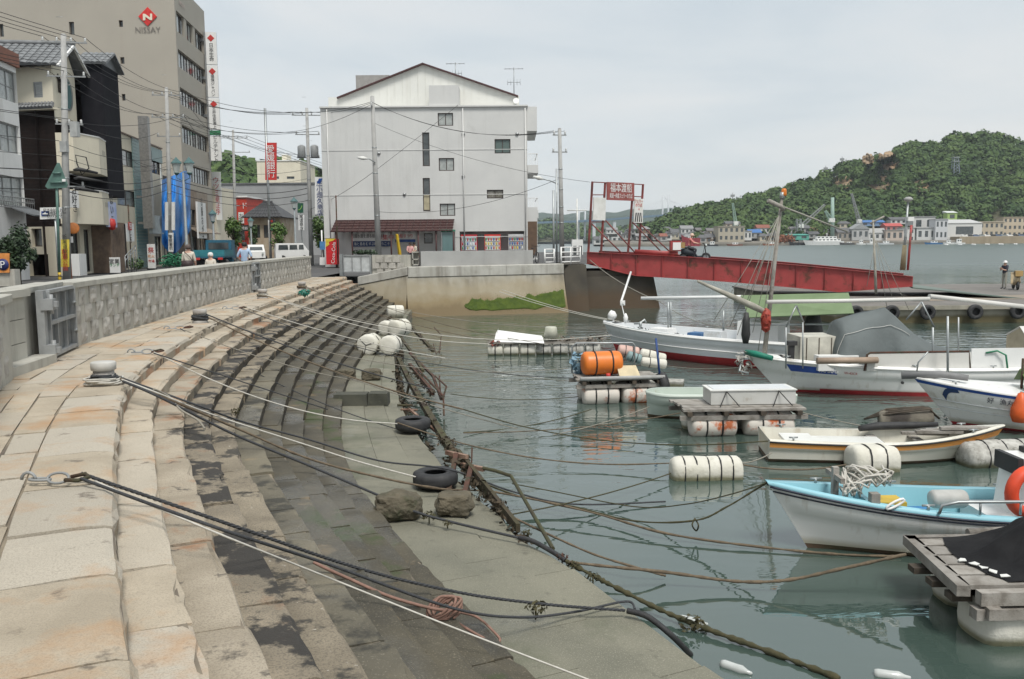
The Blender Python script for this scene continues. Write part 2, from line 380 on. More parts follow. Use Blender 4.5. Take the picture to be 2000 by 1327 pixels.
for i in range(1, NST+1):
 o0 = TREAD*(i-1)-.015; z = -RISE*i
 for (u0, u1) in segs(S0, S1, .7, 1.5):
  o1 = TREAD*i+random.uniform(-.02, .012)
  um = (u0+u1)/2
  ch = .022 if i < 5 else .012
  sec = [(o0, z, 1), (o1-.05, z-.004, 1), (o1-ch*.4, z-ch*.5, 2), (o1, z-ch*1.6, 2), (o1-.004, z-RISE-.02, 0), (o0, z-RISE-.02, 0)]
  if i == 1: mt = m_gran
  elif i == 2: mt = m_gran2
  elif i in (3, 4): mt = m_dark if i == 3 else m_brn
  elif i == 5: mt = m_brw
  else: mt = m_wet
  allst.append((u0+.01*i, 'step_stone', strip_stone(u0, u1, sec, 4 if u0 < 15 else 2, .014 if i < 6 else .006, riser=3), (mt, m_gran2 if i < 2 else m_brn if i == 2 else m_ris)))  # riser faces get darker materials, with shade partly put into their colour
allst.sort(key=lambda t_: t_[0]); nst = 0; far = {}
for (u, nm, b, mt) in allst:
 if nm == 'step_stone': nst += 1
 if nm == 'coping_stone' or nst <= 295: kid(nm, b, mt, stairs)
 else:
  f = far.setdefault(mt[0].name, (MB(), mt)); f[0].add(b.v, b.f); f[0].m[-len(b.m):] = b.m
for f, mt in far.values(): kid('far_step_stones', f, mt, stairs)['kind'] = 'stuff'
plat = MB(); rings = []
for k in range(70):
 u = S0+(S1-S0)*k/69; a = KERB.off(u, TREAD*NST-.1); c = KERB.off(u, edge_off(u)-.03)
 rings.append([Vector((a.x,a.y,PZ-.05)), Vector((c.x,c.y,PZ-.05)), Vector((c.x+.1,c.y,PZ-1.5)), Vector((a.x,a.y,PZ-1.5))])
plat.loft(rings, close_ring=True, caps=True, sm=False)
platform = struct('lower_platform', plat, m_joint)
for st in range(3):
 for (u0, u1) in segs(S0, S1, 1.3, 2.4):
  b = MB(); rings = []
  n_ = 3
  for k in range(n_+1):
   u = u0+.004+(u1-u0-.008)*k/n_; e0 = TREAD*NST-.01; e1 = edge_off(u)
   a_ = e0+(e1-e0)*[0, .36, .7, 1][st]+.004; c_ = e0+(e1-e0)*[0, .36, .7, 1][st+1]-.004+(random.uniform(-.03, .02) if st == 2 else 0)
   pa = KERB.off(u, a_); pc = KERB.off(u, c_); z = PZ-.012*st
   rings.append([Vector((pa.x,pa.y,z)), Vector((pc.x,pc.y,z)), Vector((pc.x,pc.y,z-.22 if st == 2 else z-.03)), Vector((pa.x,pa.y,z-.03))])
  b.loft(rings, close_ring=True, caps=True, sm=False); kid('paving_slab', b, m_slab, platform)
def prom_w(u):
 q = KERB.off(u, -.57); i = WALLC.near(q); return (WALLC.p[i]-q).length
b = MB(); rings = []
for k in range(50):
 u = S0+(S1-S0)*k/49; a = KERB.off(u, -.5); c = KERB.off(u, -.57-prom_w(u)-.3)
 rings.append([Vector((a.x,a.y,-.025)), Vector((c.x,c.y,-.025))])
b.loft(rings, sm=False); prom = struct('promenade', b, m_joint, fix=False)
for row in range(3):
 for (u0, u1) in segs(S0, S1, .6, 1.3):
  if row == 2 and prom_w(u0) < .5: continue
  b = MB(); rings = []
  for k in range(2):
   u = u0+.008+(u1-u0-.016)*k; wd = prom_w(u); f = [0, .4, .74, 1.08]
   a_ = -.6-wd*f[row]; c_ = -.6-wd*f[row+1]+.014
   pa = KERB.off(u+random.uniform(-.02,.02), a_+random.uniform(-.014,.012)); pc = KERB.off(u+random.uniform(-.02,.02), c_+random.uniform(-.012,.014)); z = random.uniform(-.008, .004)-.008
   rings.append([Vector((pa.x,pa.y,z)), Vector((pc.x,pc.y,z)), Vector((pc.x,pc.y,z-.05)), Vector((pa.x,pa.y,z-.05))])
  b.loft(rings, close_ring=True, caps=True, sm=False); kid('paving_stone', b, m_gran, prom)
b = MB(); pts = [WALLC.off(u, -.2) for u in np.linspace(0, WALLC.len, 30)]
for a, c in zip(pts, pts[1:]): b.quad((-70, a.y-3, -.03), (a.x, a.y, -.03), (c.x, c.y, -.03), (-70, c.y-3 if c is not pts[-1] else c.y, -.03))
b.quad((-300,43,-.03),(-9.8,43,-.03),(-9.8,700,-.03),(-300,700,-.03))
b.quad((-300,-30,-.034),(-60,-30,-.034),(-60,60,-.034),(-300,60,-.034))
struct('street', b, m_asph, fix=False)
m_wallc = mat('flood_wall_concrete', (.45,.435,.385), (.37,.36,.315), 2, .85, .2, 40, streak=((.2,.19,.165), 4, .5, .6))
m_rock = mat('rough_face_block', (.44,.42,.38), (.33,.315,.285), 5, .9, .7, 28, rnd=.12, stain=((.16,.15,.13), 6, .58, .6), stain2=((.33,.24,.17), 3, .7, .5), bdist=.03)
WH = 1.06
def wall_seg(s0, s1, label, rows=3, near_end=True):
 p = WALLC.at((s0+s1)/2)
 r = root('flood_wall', (p.x, p.y, 0), label, 'wall', 'stone faced flood wall along the promenade')
 n = max(2, int((s1-s0)/1.0)); body = MB(); cop = MB(); ra = []; rc = []
 for k in range(n+1):
  s = s0+(s1-s0)*k/n; a = WALLC.off(s, 0); c = WALLC.off(s, -.4); a2 = WALLC.off(s, .05); c2 = WALLC.off(s, -.45)
  ra.append([Vector((a.x,a.y,-.1)), Vector((a.x,a.y,WH-.1)), Vector((c.x,c.y,WH-.1)), Vector((c.x,c.y,-.1))])
  rc.append([Vector((a2.x,a2.y,WH-.097)), Vector((a2.x,a2.y,WH-.012)), Vector((a2.x-.02,a2.y,WH)), Vector((c2.x,c2.y,WH)), Vector((c2.x,c2.y,WH-.097))])
 body.loft(ra, close_ring=True, caps=True, sm=False); cop.loft(rc, close_ring=True, caps=True, sm=False)
 kid('wall_body', body, m_wallc, r); kid('coping', cop, m_wallc, r)
 bw = .36; step = .6; rh = .3
 for row in range(rows):
  s = s0+.12+(.0 if row % 2 else .3)
  while s+bw < s1-.05:
   a = WALLC.at(s); c = WALLC.at(s+bw); nn = WALLC.nrm(s+bw/2); N3 = Vector((nn.x, nn.y, 0)); U3 = Vector((c.x-a.x, c.y-a.y, 0)); o = Vector((a.x, a.y, .04+row*.31))
   blk = MB(); G = 4; rg = []
   for j in range(G+1):
    rr = []
    for i in range(G+1):
     edge = i in (0, G) or j in (0, G)
     h = .02 if edge else random.uniform(.026, .055)
     rr.append(o+U3*(i/G)+Vector((0,0,rh*j/G))+N3*h)
    rg.append(rr)
   blk.loft(rg, sm=False)
   rim = [o+U3*(i/G)+N3*-.01 for i in range(G+1)]
   back = [o+N3*-.01, o+U3+N3*-.01, o+U3+Vector((0,0,rh))+N3*-.01, o+Vector((0,0,rh))+N3*-.01]
   front = [rg[0][0], rg[0][G], rg[G][G], rg[G][0]]
   for i in range(4): blk.quad(back[i], back[(i+1) % 4], front[(i+1) % 4], front[i])
   kid('rough_block', blk, m_rock, r); s += step
 return r
def sW(px, py):
 p = P(px, py, 0); return WALLC.s[WALLC.near((p.x, p.y))]
sg0 = sW(34, 737); sg1 = sW(140, 678); sg2 = sW(490, 571); sg3 = sW(512, 567)
wall_seg(.3, sg0, 'nearest stretch of stone faced flood wall at the left edge of the picture')
wall_seg(sg1, sg2, 'long curved stone faced flood wall between the two steel gates')
wall_seg(sg3, WALLC.len-.3, 'farthest stretch of stone faced flood wall beyond the second gate')
m_gate = mat('gate_steel', (.15,.16,.165), (.12,.128,.13), 2, .5, .1, 30, streak=((.22,.23,.23), 4, .5, .5))
m_gate_l = plain('gate_rib_steel', (.29,.3,.3), .5)
def gate(s0, s1, label, ribs):
 a = WALLC.off(s0, .03); c = WALLC.off(s1, .03); u = Vector((c.x-a.x, c.y-a.y, 0)); Lg = u.length; u.normalize(); n = Vector((u.y, -u.x, 0)); A = Vector((a.x, a.y, 0))
 r = root('flood_gate', A, label, 'gate')
 M = Matrix.Identity(4)
 for i in range(3): M[i][0] = u[i]; M[i][1] = -n[i]; M[i][2] = (0,0,1)[i]; M[i][3] = A[i]
 b = MB(); b.box((Lg/2, .06, .5), (Lg, .05, .92), M); kid('gate_panel', b, m_gate, r)
 b = MB()
 for x in (.03, Lg-.03): b.box((x, .0, .5), (.06, .1, .98), M)
 for z in (.05, .53, .99): b.box((Lg/2, .0, z), (Lg-.12, .09, .05), M)
 for k in range(1, ribs): b.box((Lg*k/ribs, .012, .5), (.03, .06, .88), M)
 kid('gate_frame', b, m_gate_l, r)
 for z in (.16, .82):
  b = MB(); b.box((-.12, -.06, z), (.2, .16, .16), M); b.box((-.12, -.16, z), (.1, .06, .08), M); b.tube([M @ Vector((-.12,-.1,z-.14)), M @ Vector((-.12,-.1,z+.14))], .03, 8); kid('hinge', b, m_gate_l, r)
 b = MB(); b.box((-.12, .03, .5), (.16, .1, 1.04), M); kid('hinge_post', b, m_gate_l, r)
 for z in (.3, .75):
  b = MB(); b.tube([M @ Vector((Lg-.2,-.05,z)), M @ Vector((Lg-.08,-.05,z)), M @ Vector((Lg-.08,-.05,z-.05))], .018, 6); kid('latch', b, m_steel, r)
 return r
sgm = sg0+(sg1-sg0)*.36
gate(sW(99,702), sg1-.02, 'grey steel flood gate with ribbed panels at the left of the promenade', 3)
gate(sg2+.14, sg3-.03, 'narrow grey steel flood gate in the middle of the long wall', 2)
b = MB(); a = WALLC.off(sg0+.02, -.28); c = WALLC.off(sgm, -.12)
r = root('gate_pier', (a.x, a.y, 0), 'smooth grey block pier beside the nearest flood gate', 'wall pier')
u = Vector((c.x-a.x, c.y-a.y, 0)); Lp = u.length; u.normalize(); M = Matrix.Translation((a.x, a.y, 0)) @ Matrix.Rotation(math.atan2(u.y, u.x), 4, 'Z')
for k in range(3):
 b = MB(); b.box((Lp/2, .14, .17+k*.325), (Lp-.01, .28, .315), M); kid('pier_block', b, m_wallc, r)
b = MB(); b.box((Lp/2, .13, WH-.045), (Lp+.1, .4, .1), M); kid('coping', b, m_wallc, r)
b = MB(); b.box((Lp/2+.1, -.1, .05), (Lp+.5, .3, .12), M); kid('sill', b, m_wallc, r)
a = WALLC.off(sgm, -.2); c = WALLC.off(sg1, -.2); b = MB()
u = Vector((c.x-a.x, c.y-a.y, 0)); M2 = Matrix.Translation((a.x, a.y, 0)) @ Matrix.Rotation(math.atan2(u.y, u.x), 4, 'Z')
b.box((u.length/2, .12, .5), (u.length, .3, 1.0), M2); kid('pier_core', b, m_wallc, r)
b = MB(); b.box((u.length/2, .1, WH-.03), (u.length, .4, .08), M2); kid('lintel', b, m_wallc, r)
m_boll = mat('bollard_iron', (.42,.4,.37), (.3,.28,.26), 5, .7, .3, 30, stain=((.2,.1,.06), 4, .6, .6))
m_bcap = mat('worn_white_cap', (.5,.49,.46), (.42,.41,.38), 9, .7)
def bollard(px, py, label, d=.26, h=.28):
 p = P(px, py, .0); r = root('bollard', p, label, 'bollard', 'mooring bollards on the coping')
 T = Matrix.Translation(p)
 b = MB(); b.lathe([(d*.62,-.02),(d*.62,.03),(d*.47,.05),(d*.45,h*.62)], 16, T); kid('post', b, m_boll, r)
 b = MB(); b.lathe([(d*.45,h*.62),(d*.54,h*.66),(d*.55,h*.96),(d*.5,h),(0,h)], 16, T); kid('cap', b, m_bcap if py > 740 else m_boll, r)
 return p
BO1 = bollard(204, 752, 'nearest mooring bollard, white capped, wrapped in ropes')
BO2 = bollard(391, 630, 'second mooring bollard from the camera, wound with dark rope')
BO3 = bollard(513, 583, 'third mooring bollard, small and grey on the pale coping')
BO4 = bollard(590, 566, 'farthest mooring bollard beside a green net bundle')
m_quay = mat('quay_concrete', (.38,.36,.31), (.28,.265,.22), 1.6, .88, .5, 25, stain=((.17,.15,.1), 1.1, .55, .6, .15), streak=((.12,.105,.08), 1.4, .46, .75), zband=(.9, [(-.15,.6,(.31,.26,.17),.7), (-.85,.4,(.22,.165,.085),.8), (-1.15,.25,(.15,.11,.06),.65)]), bdist=.03)
m_copq = mat('quay_coping_concrete', (.45,.44,.4), (.36,.35,.31), 1.5, .85, .25, 30, stain=((.25,.235,.2), 1.4, .55, .6), streak=((.17,.15,.125), 2, .48, .75))
m_moss = mat('green_algae', (.075,.11,.012), (.045,.075,.01), 3, .9, .7, 30, bdist=.03)
m_pier = mat('shaded_pier_concrete', (.075,.066,.05), (.045,.04,.032), 1, .9, .4, 20, streak=((.07,.06,.05), 1.4, .48, .8), zband=(.6, [(-1.0,.5,(.085,.055,.03),.7)]))  # base colour darkened for shade under the ramp; streaks and band are stains
def batter(px0, d0, px1, d1, fwd, zt0, zt1, zb=WZ-1, n=10, mi=None, z_top_of_face=None):
 A = D(px0, 500, d0); B = D(px1, 500, d1); return A, B
Q = [(-8.55, 44.4), (-7.75, 44.05), (-5.15, 43.4), (2.72, 45.5)]
ZT = [-.03, -.03, .46, .50]
def wallface(b, A, B, za, zb_, f0, f1, back, zlow=WZ-1.0, n=8, drop=0):
 A = Vector((*A, 0)); B = Vector((*B, 0)); u = (B-A).normalized(); nn = Vector((u.y, -u.x, 0))
 rings = []
 for k in range(n+1):
  t_ = k/n; p = A.lerp(B, t_); z = za+(zb_-za)*t_-drop; f = f0+(f1-f0)*t_
  rings.append([p+nn*f*1.45+Vector((0,0,zlow)), p+nn*f+Vector((0,0,WZ)), p+nn*f*.4+Vector((0,0,-.9)), p+Vector((0,0,z)), p-nn*back+Vector((0,0,z)), p-nn*back+Vector((0,0,zlow))])
 b.loft(rings, close_ring=True, caps=True, sm=False)
r = root('quay_wall', (-2, 44.5, WZ), 'weathered concrete quay wall with green algae patch below the grey parapet', 'wall')
b = MB(); wallface(b, Q[1], Q[2], ZT[1], ZT[2], .3, .56, 1.0, drop=.42); kid('left_face', b, m_quay, r)
b = MB(); wallface(b, (Q[2][0]-.09, Q[2][1]-.03), Q[3], ZT[2], ZT[3], .55, .8, 1.0, drop=.52); kid('wall_face', b, m_quay, r)
def band(A, B, za, zb_, h, proud=.05, back=1.0, nm='coping', mt=m_copq):
 A = Vector((*A, 0)); B = Vector((*B, 0)); u = (B-A).normalized(); nn = Vector((u.y, -u.x, 0)); b = MB(); rg = []
 for p, z in ((A+u*.006, za), (B-u*.006, zb_)):
  rg.append([p+nn*proud+Vector((0,0,z-h)), p+nn*proud+Vector((0,0,z-.03)), p+nn*(proud-.04)+Vector((0,0,z)), p-nn*back+Vector((0,0,z)), p-nn*back+Vector((0,0,z-h))])
 b.loft(rg, close_ring=True, caps=True, sm=False); kid(nm, b, mt, r)
q1 = Vector(Q[1]); q2 = Vector(Q[2]); q3 = Vector(Q[3])
band(q1, q2, ZT[1], ZT[2], .4)
for k, (a, c) in enumerate([(0, .21), (.21, .62), (.62, 1)]): band(q2.lerp(q3, a), q2.lerp(q3, c), ZT[2]+.04*a, ZT[2]+.04*c, .5)
b = MB(); u = (q3-q2).normalized(); nn = Vector((u.y, -u.x)); Lq = (q3-q2).length; G = 120; rows = []
for j in range(13):
 rw = []
 for i in range(G+1):
  s = Lq*(.335+.655*i/G); f = (s/Lq); top = -1.3+.5*f**3+.16*mnoise.noise((s*.8, 1, 0))+.16*mnoise.noise((s*3, 5, 0))+.16*abs(mnoise.noise((s*9, 2, 0))); bot = -1.86+.12*f+.1*mnoise.noise((s*1.5, 9, 0))
  if i < 14: m_ = (bot+top)/2; top = m_+(top-m_)*(i/14)**.6; bot = m_+(bot-m_)*(i/14)**.6
  z = bot+(top-bot)*j/12; fw = (.55+.25*f); g = fw*(.4+(.6)*((-.9-z)/1.1))
  e_ = (j in (0, 12)) or i in (0, G)
  th = -.02 if e_ else .035+.03*mnoise.noise((s*6, z*8, 3))
  p = q2+u*s+nn*(g+th); rw.append(Vector((p.x, p.y, z)))
 rows.append(rw)
b.loft(rows); o = kid('algae_patch', b, m_moss, r)
b = MB()
for _ in range(700):
 i = random.randint(8, G); j = random.choice([0,1,10,11,12,12,random.randint(0,12)]); p = rows[j][i]+Vector((random.gauss(0,.05), -.03-random.random()*.03, random.gauss(0,.07))); a_ = random.random()*6.3; s_ = random.uniform(.008,.02); e1 = Vector((math.cos(a_), random.uniform(-.5,.5), math.sin(a_)))*s_; e2 = Vector((-math.sin(a_), random.uniform(-.5,.5), math.cos(a_)))*s_*.6
 b.add([p-e1, p-e2, p+e1, p+e2], [(0,1,2,3)])
kid('algae_tufts', b, m_moss, r, False)['kind'] = 'stuff'
b = MB(); b.poly([(Q[0][0]-.1,44.45,-.02),(-7.7,44.3,-.02),(-5.1,43.7,.40),(2.7,45.8,.44),(4.3,47.6,.44),(7.6,50.4,.44),(10,60,.35),(9,120,.3),(-16,120,-.02),(-12,60,-.02)])
struct('quay_ground', b, m_asph, fix=False)
def gray_wall(A, B, z0, z1, th, name, label, cat, mt, parts=None):
 A = Vector((*A, 0)); B = Vector((*B, 0)); u = (B-A).normalized(); nn = Vector((u.y, -u.x, 0)); b = MB()
 vs = [A, B, B-nn*th, A-nn*th]; b.prism([(v.x, v.y) for v in vs], z0, z1)
 return single(name, b, mt, label, cat), A, B, u, nn
gray_wall(D(822,500,44.2).xy, D(1041,500,45.9).xy, .3, 1.22, .3, 'parapet_wall', 'plain grey concrete parapet in front of the white building', 'wall', mat('parapet_grey', (.36,.36,.35), (.31,.31,.3), 1, .8, .15, 30, streak=((.24,.24,.23), 2, .55, .5)))
r = root('stone_parapet', D(760,510,44.5), 'short stone block parapet right of the third steel gate', 'wall')
A = D(726,500,44.5); B = D(800,500,44.0); u = (B-A); u.z = 0; Ls = u.length; u.normalize(); nn = Vector((u.y, -u.x, 0)); M = Matrix.Translation((A.x, A.y, 0)) @ Matrix.Rotation(math.atan2(u.y, u.x), 4, 'Z')
b = MB(); b.box((Ls/2, .2, .5), (Ls, .34, 1.1), M); kid('wall_body', b, m_wallc, r)
for j in range(3):
 for i in range(4 if j % 2 else 3):
  b = MB(); x = .22+i*.45+(.0 if j % 2 else .22)
  if x > Ls-.15: continue
  b.box((x, -.0, .2+j*.31), (.36, .1, .28), M, taper=.9); kid('rough_block', b, m_rock, r)
gA = D(670,500,44.7); gB = D(723,500,44.5)
r = root('flood_gate', (gA.x, gA.y, .2), 'pale grey steel flood gate beside the red drink banner', 'gate')
u = (gB-gA); u.z = 0; Lg = u.length; u.normalize(); M = Matrix.Translation((gA.x, gA.y, 0)) @ Matrix.Rotation(math.atan2(u.y, u.x), 4, 'Z')
b = MB(); b.box((Lg/2, .05, .62), (Lg, .06, .86), M); kid('gate_panel', b, plain('pale_gate', (.5,.52,.52), .5), r)
b = MB();
for x in (.02, Lg*.33, Lg*.66, Lg-.02): b.box((x, 0, .62), (.035, .06, .86), M)
for z in (.2, 1.04): b.box((Lg/2, -.002, z), (Lg-.08, .06, .05), M)
kid('gate_frame', b, m_gate_l, r)
b = MB(); b.box((-.12, .1, .55), (.16, .25, 1.1), M); kid('hinge_post', b, m_steel, r)
b = MB(); b.box((Lg+.02, .15, .5), (.06, .3, 1.1), M); kid('stop_post', b, m_steel, r)
b = MB(); c = D(811, 505, 44.1); b.box((c.x, c.y+.2, .55), (.3, .35, .06)); b.box((c.x, c.y+.2, .82), (.3, .35, .06)); b.box((c.x, c.y+.2, 1.18), (.34, .38, .06)); b.box((c.x-.13, c.y+.2, .85), (.05, .35, .62)); b.box((c.x, c.y+.36, .85), (.3, .04, .62))
single('sluice_box', b, m_copq, 'open concrete sluice box at the left end of the grey parapet', 'box')
r = root('ferry_pier', (6, 49, WZ), 'stained concrete pier, coloured darker for shade, under the landward end of the red ramp', 'pier')
def frust(b, x0, x1, y0, y1, zb_, zt, bx0=.5, bx1=.35, by=.5):
 b.add([(x0-bx0,y0-by,zb_),(x1+bx1,y0-by,zb_),(x1+bx1,y1,zb_),(x0-bx0,y1,zb_),(x0,y0,zt),(x1,y0,zt),(x1,y1,zt),(x0,y1,zt)], [(0,3,2,1),(4,5,6,7),(0,1,5,4),(1,2,6,5),(2,3,7,6),(3,0,4,7)])
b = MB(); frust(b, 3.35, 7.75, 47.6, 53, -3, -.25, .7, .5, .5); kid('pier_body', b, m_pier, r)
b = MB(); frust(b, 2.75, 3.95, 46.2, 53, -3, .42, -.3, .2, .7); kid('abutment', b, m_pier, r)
b = MB(); b.box((5.9, 50.2, -.1), (3.7, 5, .28)); kid('bearing_shelf', b, m_pier, r)
def pipe_fence(px0, d0, px1, d1, z0, h, nposts, rails, label):
 a = D(px0, 500, d0); c = D(px1, 500, d1); a.z = c.z = z0
 r = root('pipe_fence', a, label, 'fence')
 for k in range(nposts):
  p = a.lerp(c, k/(nposts-1)); b = MB(); b.tube([p, p+Vector((0,0,h))], .045, 8); kid('post', b, m_cleanwhite, r)
 for k in range(rails):
  z = h*(k+.55)/(rails-.45+.1) if rails > 1 else h; z = min(z, h-.03)
  b = MB(); b.tube([a+Vector((0,0,z)), c+Vector((0,0,z))], .032, 8); kid('rail', b, m_cleanwhite, r)
pipe_fence(1064, 47, 1082, 47.3, .42, .85, 2, 4, 'short white ladder shaped fence panel right of the parapet end')
pipe_fence(1096, 46.6, 1133, 47.6, .42, .95, 3, 4, 'white pipe fence with four rails left of the red ramp')
m_ramp = mat('ramp_red_paint', (.35,.052,.05), (.28,.042,.04), 2, .5, .15, 20, stain=((.09,.035,.02), 1.6, .55, .9), stain2=((.5,.12,.11), .5, .6, .5), streak=((.2,.05,.035), 3, .58, .6))
m_rampd = mat('ramp_deck', (.12,.11,.1), (.09,.08,.075), 3, .9)
r = root('ferry_ramp', (4.2, 48, .5), 'red steel ferry ramp sloping from the pier down to the pontoon', 'ramp')
ra0 = Vector((4.15, 48.0, 0)); ra1 = Vector((19.9, 43.2, 0)); ru = (ra1-ra0).normalized(); rn = Vector((ru.y, -ru.x, 0)); RL = (ra1-ra0).length
def ztop(t_): return 1.05-1.29*t_+.16*math.sin(math.pi*t_)
def hgt(t_): return min(1.02, .5+t_*RL*.2, .34+(1-t_)*RL*.2)
def rp(t_, off, z): p = ra0+ru*RL*t_-rn*off; return Vector((p.x, p.y, z))
for nm, off in (('near_girder', 0), ('far_girder', 3.4)):
 b = MB(); rg = []; N_ = 24
 for k in range(N_+1):
  t_ = k/N_; z = ztop(t_)+(.0 if off == 0 else .02); h = hgt(t_)+.1
  rg.append([rp(t_, off, z-h), rp(t_, off, z), rp(t_, off+.02, z), rp(t_, off+.02, z-h)])
 b.loft(rg, close_ring=True, caps=True, sm=False); g = kid(nm, b, m_ramp, r)
 b = MB(); rg = []; rg2 = []
 for k in range(N_+1):
  t_ = k/N_; z = ztop(t_)+(.0 if off == 0 else .02); h = hgt(t_)+.1
  rg.append([rp(t_, off-.14, z+.002), rp(t_, off-.14, z+.03), rp(t_, off+.16, z+.03), rp(t_, off+.16, z+.002)])
  rg2.append([rp(t_, off-.14, z-h-.03), rp(t_, off-.14, z-h-.002), rp(t_, off+.16, z-h-.002), rp(t_, off+.16, z-h-.03)])
 b.loft(rg, close_ring=True, caps=True, sm=False); kid('top_flange', b, m_ramp, g)
 b = MB(); b.loft(rg2, close_ring=True, caps=True, sm=False); kid('bottom_flange', b, m_ramp, g)
 for k in range(1, 12):
  t_ = k/12; z = ztop(t_)+(.0 if off == 0 else .02); h = hgt(t_)+.1; b = MB()
  for sgn in (-.06, .08):
   p0 = rp(t_-.0004, off+sgn-.05, z-h); p1 = rp(t_+.0004, off+sgn+.05, z-h)
   b.add([rp(t_-.0005, off+sgn-.05, z-h), rp(t_+.0005, off+sgn-.05, z-h), rp(t_+.0005, off+sgn+.05, z-h), rp(t_-.0005, off+sgn+.05, z-h), rp(t_-.0005, off+sgn-.05, z), rp(t_+.0005, off+sgn-.05, z), rp(t_+.0005, off+sgn+.05, z), rp(t_-.0005, off+sgn+.05, z)], [(0,3,2,1),(4,5,6,7),(0,1,5,4),(1,2,6,5),(2,3,7,6),(3,0,4,7)])
  kid('stiffener', b, m_ramp, g)
b = MB(); rg = []
for k in range(13):
 t_ = k/12; z = ztop(t_)-.28; rg.append([rp(t_, .18, z), rp(t_, 3.2, z), rp(t_, 3.2, z-.1), rp(t_, .18, z-.1)])
b.loft(rg, close_ring=True, caps=True, sm=False); kid('deck', b, m_rampd, r)
b = MB(); rg = []
for t_ in (.16, .3): rg.append([rp(t_, -.02, ztop(t_)+.03), rp(t_, -.02, ztop(t_)+.28), rp(t_, .03, ztop(t_)+.28), rp(t_, .03, ztop(t_)+.03)])
b.loft(rg, close_ring=True, caps=True); kid('side_plate', b, m_ramp, r)
b = MB(); p = rp(.29, .1, ztop(.29)+.28); b.box((p.x, p.y, p.z+.28), (.55, .4, .56)); cb_ = kid('control_box', b, m_ramp, r)
b = MB(); b.box((p.x+.05, p.y-.215, p.z+.27), (.42, .02, .4)); kid('notice', b, m_cleanwhite, cb_)
b = MB(); a, c = D(1763, 528, 44), D(1774, 391, 44); b.tube([a, c], [.07, .05], 8); lp_ = single('ramp_lamp', b, m_steel, 'steel lamp post with mushroom head at the lower end of the ramp', 'lamp post')
b = MB(); b.lathe([(.05,-.1),(.2,-.02),(.22,.06),(.12,.14),(0,.16)], 12, Matrix.Translation(c)); kid('lamp_head', b, m_conc, lp_)
b = MB(); q = a.lerp(c, .73); b.box(q+Vector((.12,-.1,0)), (.3,.25,.2)); kid('floodlight', b, m_cleanwhite, lp_)
b = MB(); b.tube([a, a.lerp(c, .36)], [.14, .1], 8); kid('wrapping', b, plain('tan_wrap', (.33,.27,.16)), lp_)
b = MB(); b.tube([D(1773,528,43.6), D(1780,440,43.6)], .06, 6); single('red_post', b, m_ramp, 'slim red post beside the lamp at the lower end of the ramp', 'post')
b = MB(); A = [rp(1.0, -.2, -.75), rp(1.0, 3.6, -.7), rp(1.2, 4.6, -1.22), rp(1.3, -.8, -1.22)]
b.slab([A[0], A[3], A[2], A[1]], .06); kid('landing_flap', b, mat('flap_green', (.11,.15,.13), (.16,.19,.17), 1, .8), r)
m_portal = mat('portal_paint', (.24,.05,.042), (.1,.035,.03), 1.2, .6, stain=((.07,.03,.02), 2, .55, .8))
pr = root('ferry_gate_frame', (4.3, 48, .9), 'rusty red portal frame at the landward end of the ramp', 'gate frame')
g0 = D(1152, 400, 48.05); g1 = D(1253, 400, 50.4); gu = (g1-g0); gu.z = 0; gL = gu.length; gu.normalize(); gn = Vector((gu.y, -gu.x, 0))
def gp(px, py, off=0):
 d = ray(px, py); o = Vector((0,0,EYE)); t_ = (g0-o).dot(gn)/d.dot(gn); return o+d*t_+gn*off
for (xa, ya, xb, yb) in ((1157,355,1149,495),(1182,357,1174,494),(1237,362,1226,500),(1256,360,1248,494)):
 b = MB(); p, q = gp(xa, ya), gp(xb, yb); b.tube([p, q], .065, 4, sm=False); kid('post', b, m_portal, pr)
for (xa, ya, xb, yb) in ((1157,356,1256,361),(1156,381,1182,381),(1236,384,1255,385),(1153,434,1182,434),(1234,437,1252,437)):
 b = MB(); b.tube([gp(xa, ya, .02), gp(xb, yb, .02)], .035, 4, sm=False); kid('crossbar', b, m_portal, pr)
for (xa, ya, off) in ((1155,437,2.3),(1182,430,2.2),(1235,434,2.2),(1252,440,2.2)):
 p = gp(xa, ya); q = p+ru*1.7; q.z = ztop(.15)+.05; b = MB(); b.tube([p, q], .04, 6); kid('brace', b, m_portal, pr)
def board(pts, th, nm, mt, par): b = MB(); b.slab(pts, th); return kid(nm, b, mt, par)
m_sred = mat('faded_red_board', (.3,.085,.075), (.24,.07,.06), 3, .6)
def sign_on(pxs, off, nm, mt, par, label, cat, plane=gp, th=.06):
 pts = [plane(x, y, off) for x, y in pxs]; pts = [pts[3], pts[2], pts[1], pts[0]]
 b = MB(); b.slab(pts, th); o = single(nm, b, mt, label, cat); return o
s1 = sign_on([(1183,356),(1236,358),(1236,393),(1183,391)], .12, 'ferry_sign', m_sred, None, 'red ferry landing sign with two lines of white writing', 'sign')
c = gp(1210, 367.5, .125); lettering('福本渡船', .52, m_cleanwhite, c, gu, gn, s1, xs=.8)
c = gp(1210, 383, .125); lettering('尾道〜向島フェリーのりば', .3, m_cleanwhite, c, gu, gn, s1, xs=.48)
s2 = sign_on([(1158,386),(1181,387),(1180,431),(1156,430)], .1, 'notice_board', m_white, None, 'blank pale notice board on the left side of the ferry portal', 'sign')
s3 = sign_on([(1237,388),(1254,389),(1253,436),(1236,435)], .1, 'warning_board', m_white, None, 'white board with red text and black stripes on the right of the portal', 'sign')
lettering('フェリー\nのりば\n→', .22, m_red, gp(1245, 401, .105), gu, gn, s3, xs=.8)
for k in range(4):
 b = MB(); b.slab([gp(1237+k*4, 434, .106), gp(1239+k*4, 434, .106), gp(1241.5+k*4-(2 if k == 3 else 0), 416, .106), gp(1239+k*4, 416, .106)], .01); kid('stripe', b, m_black, s3)
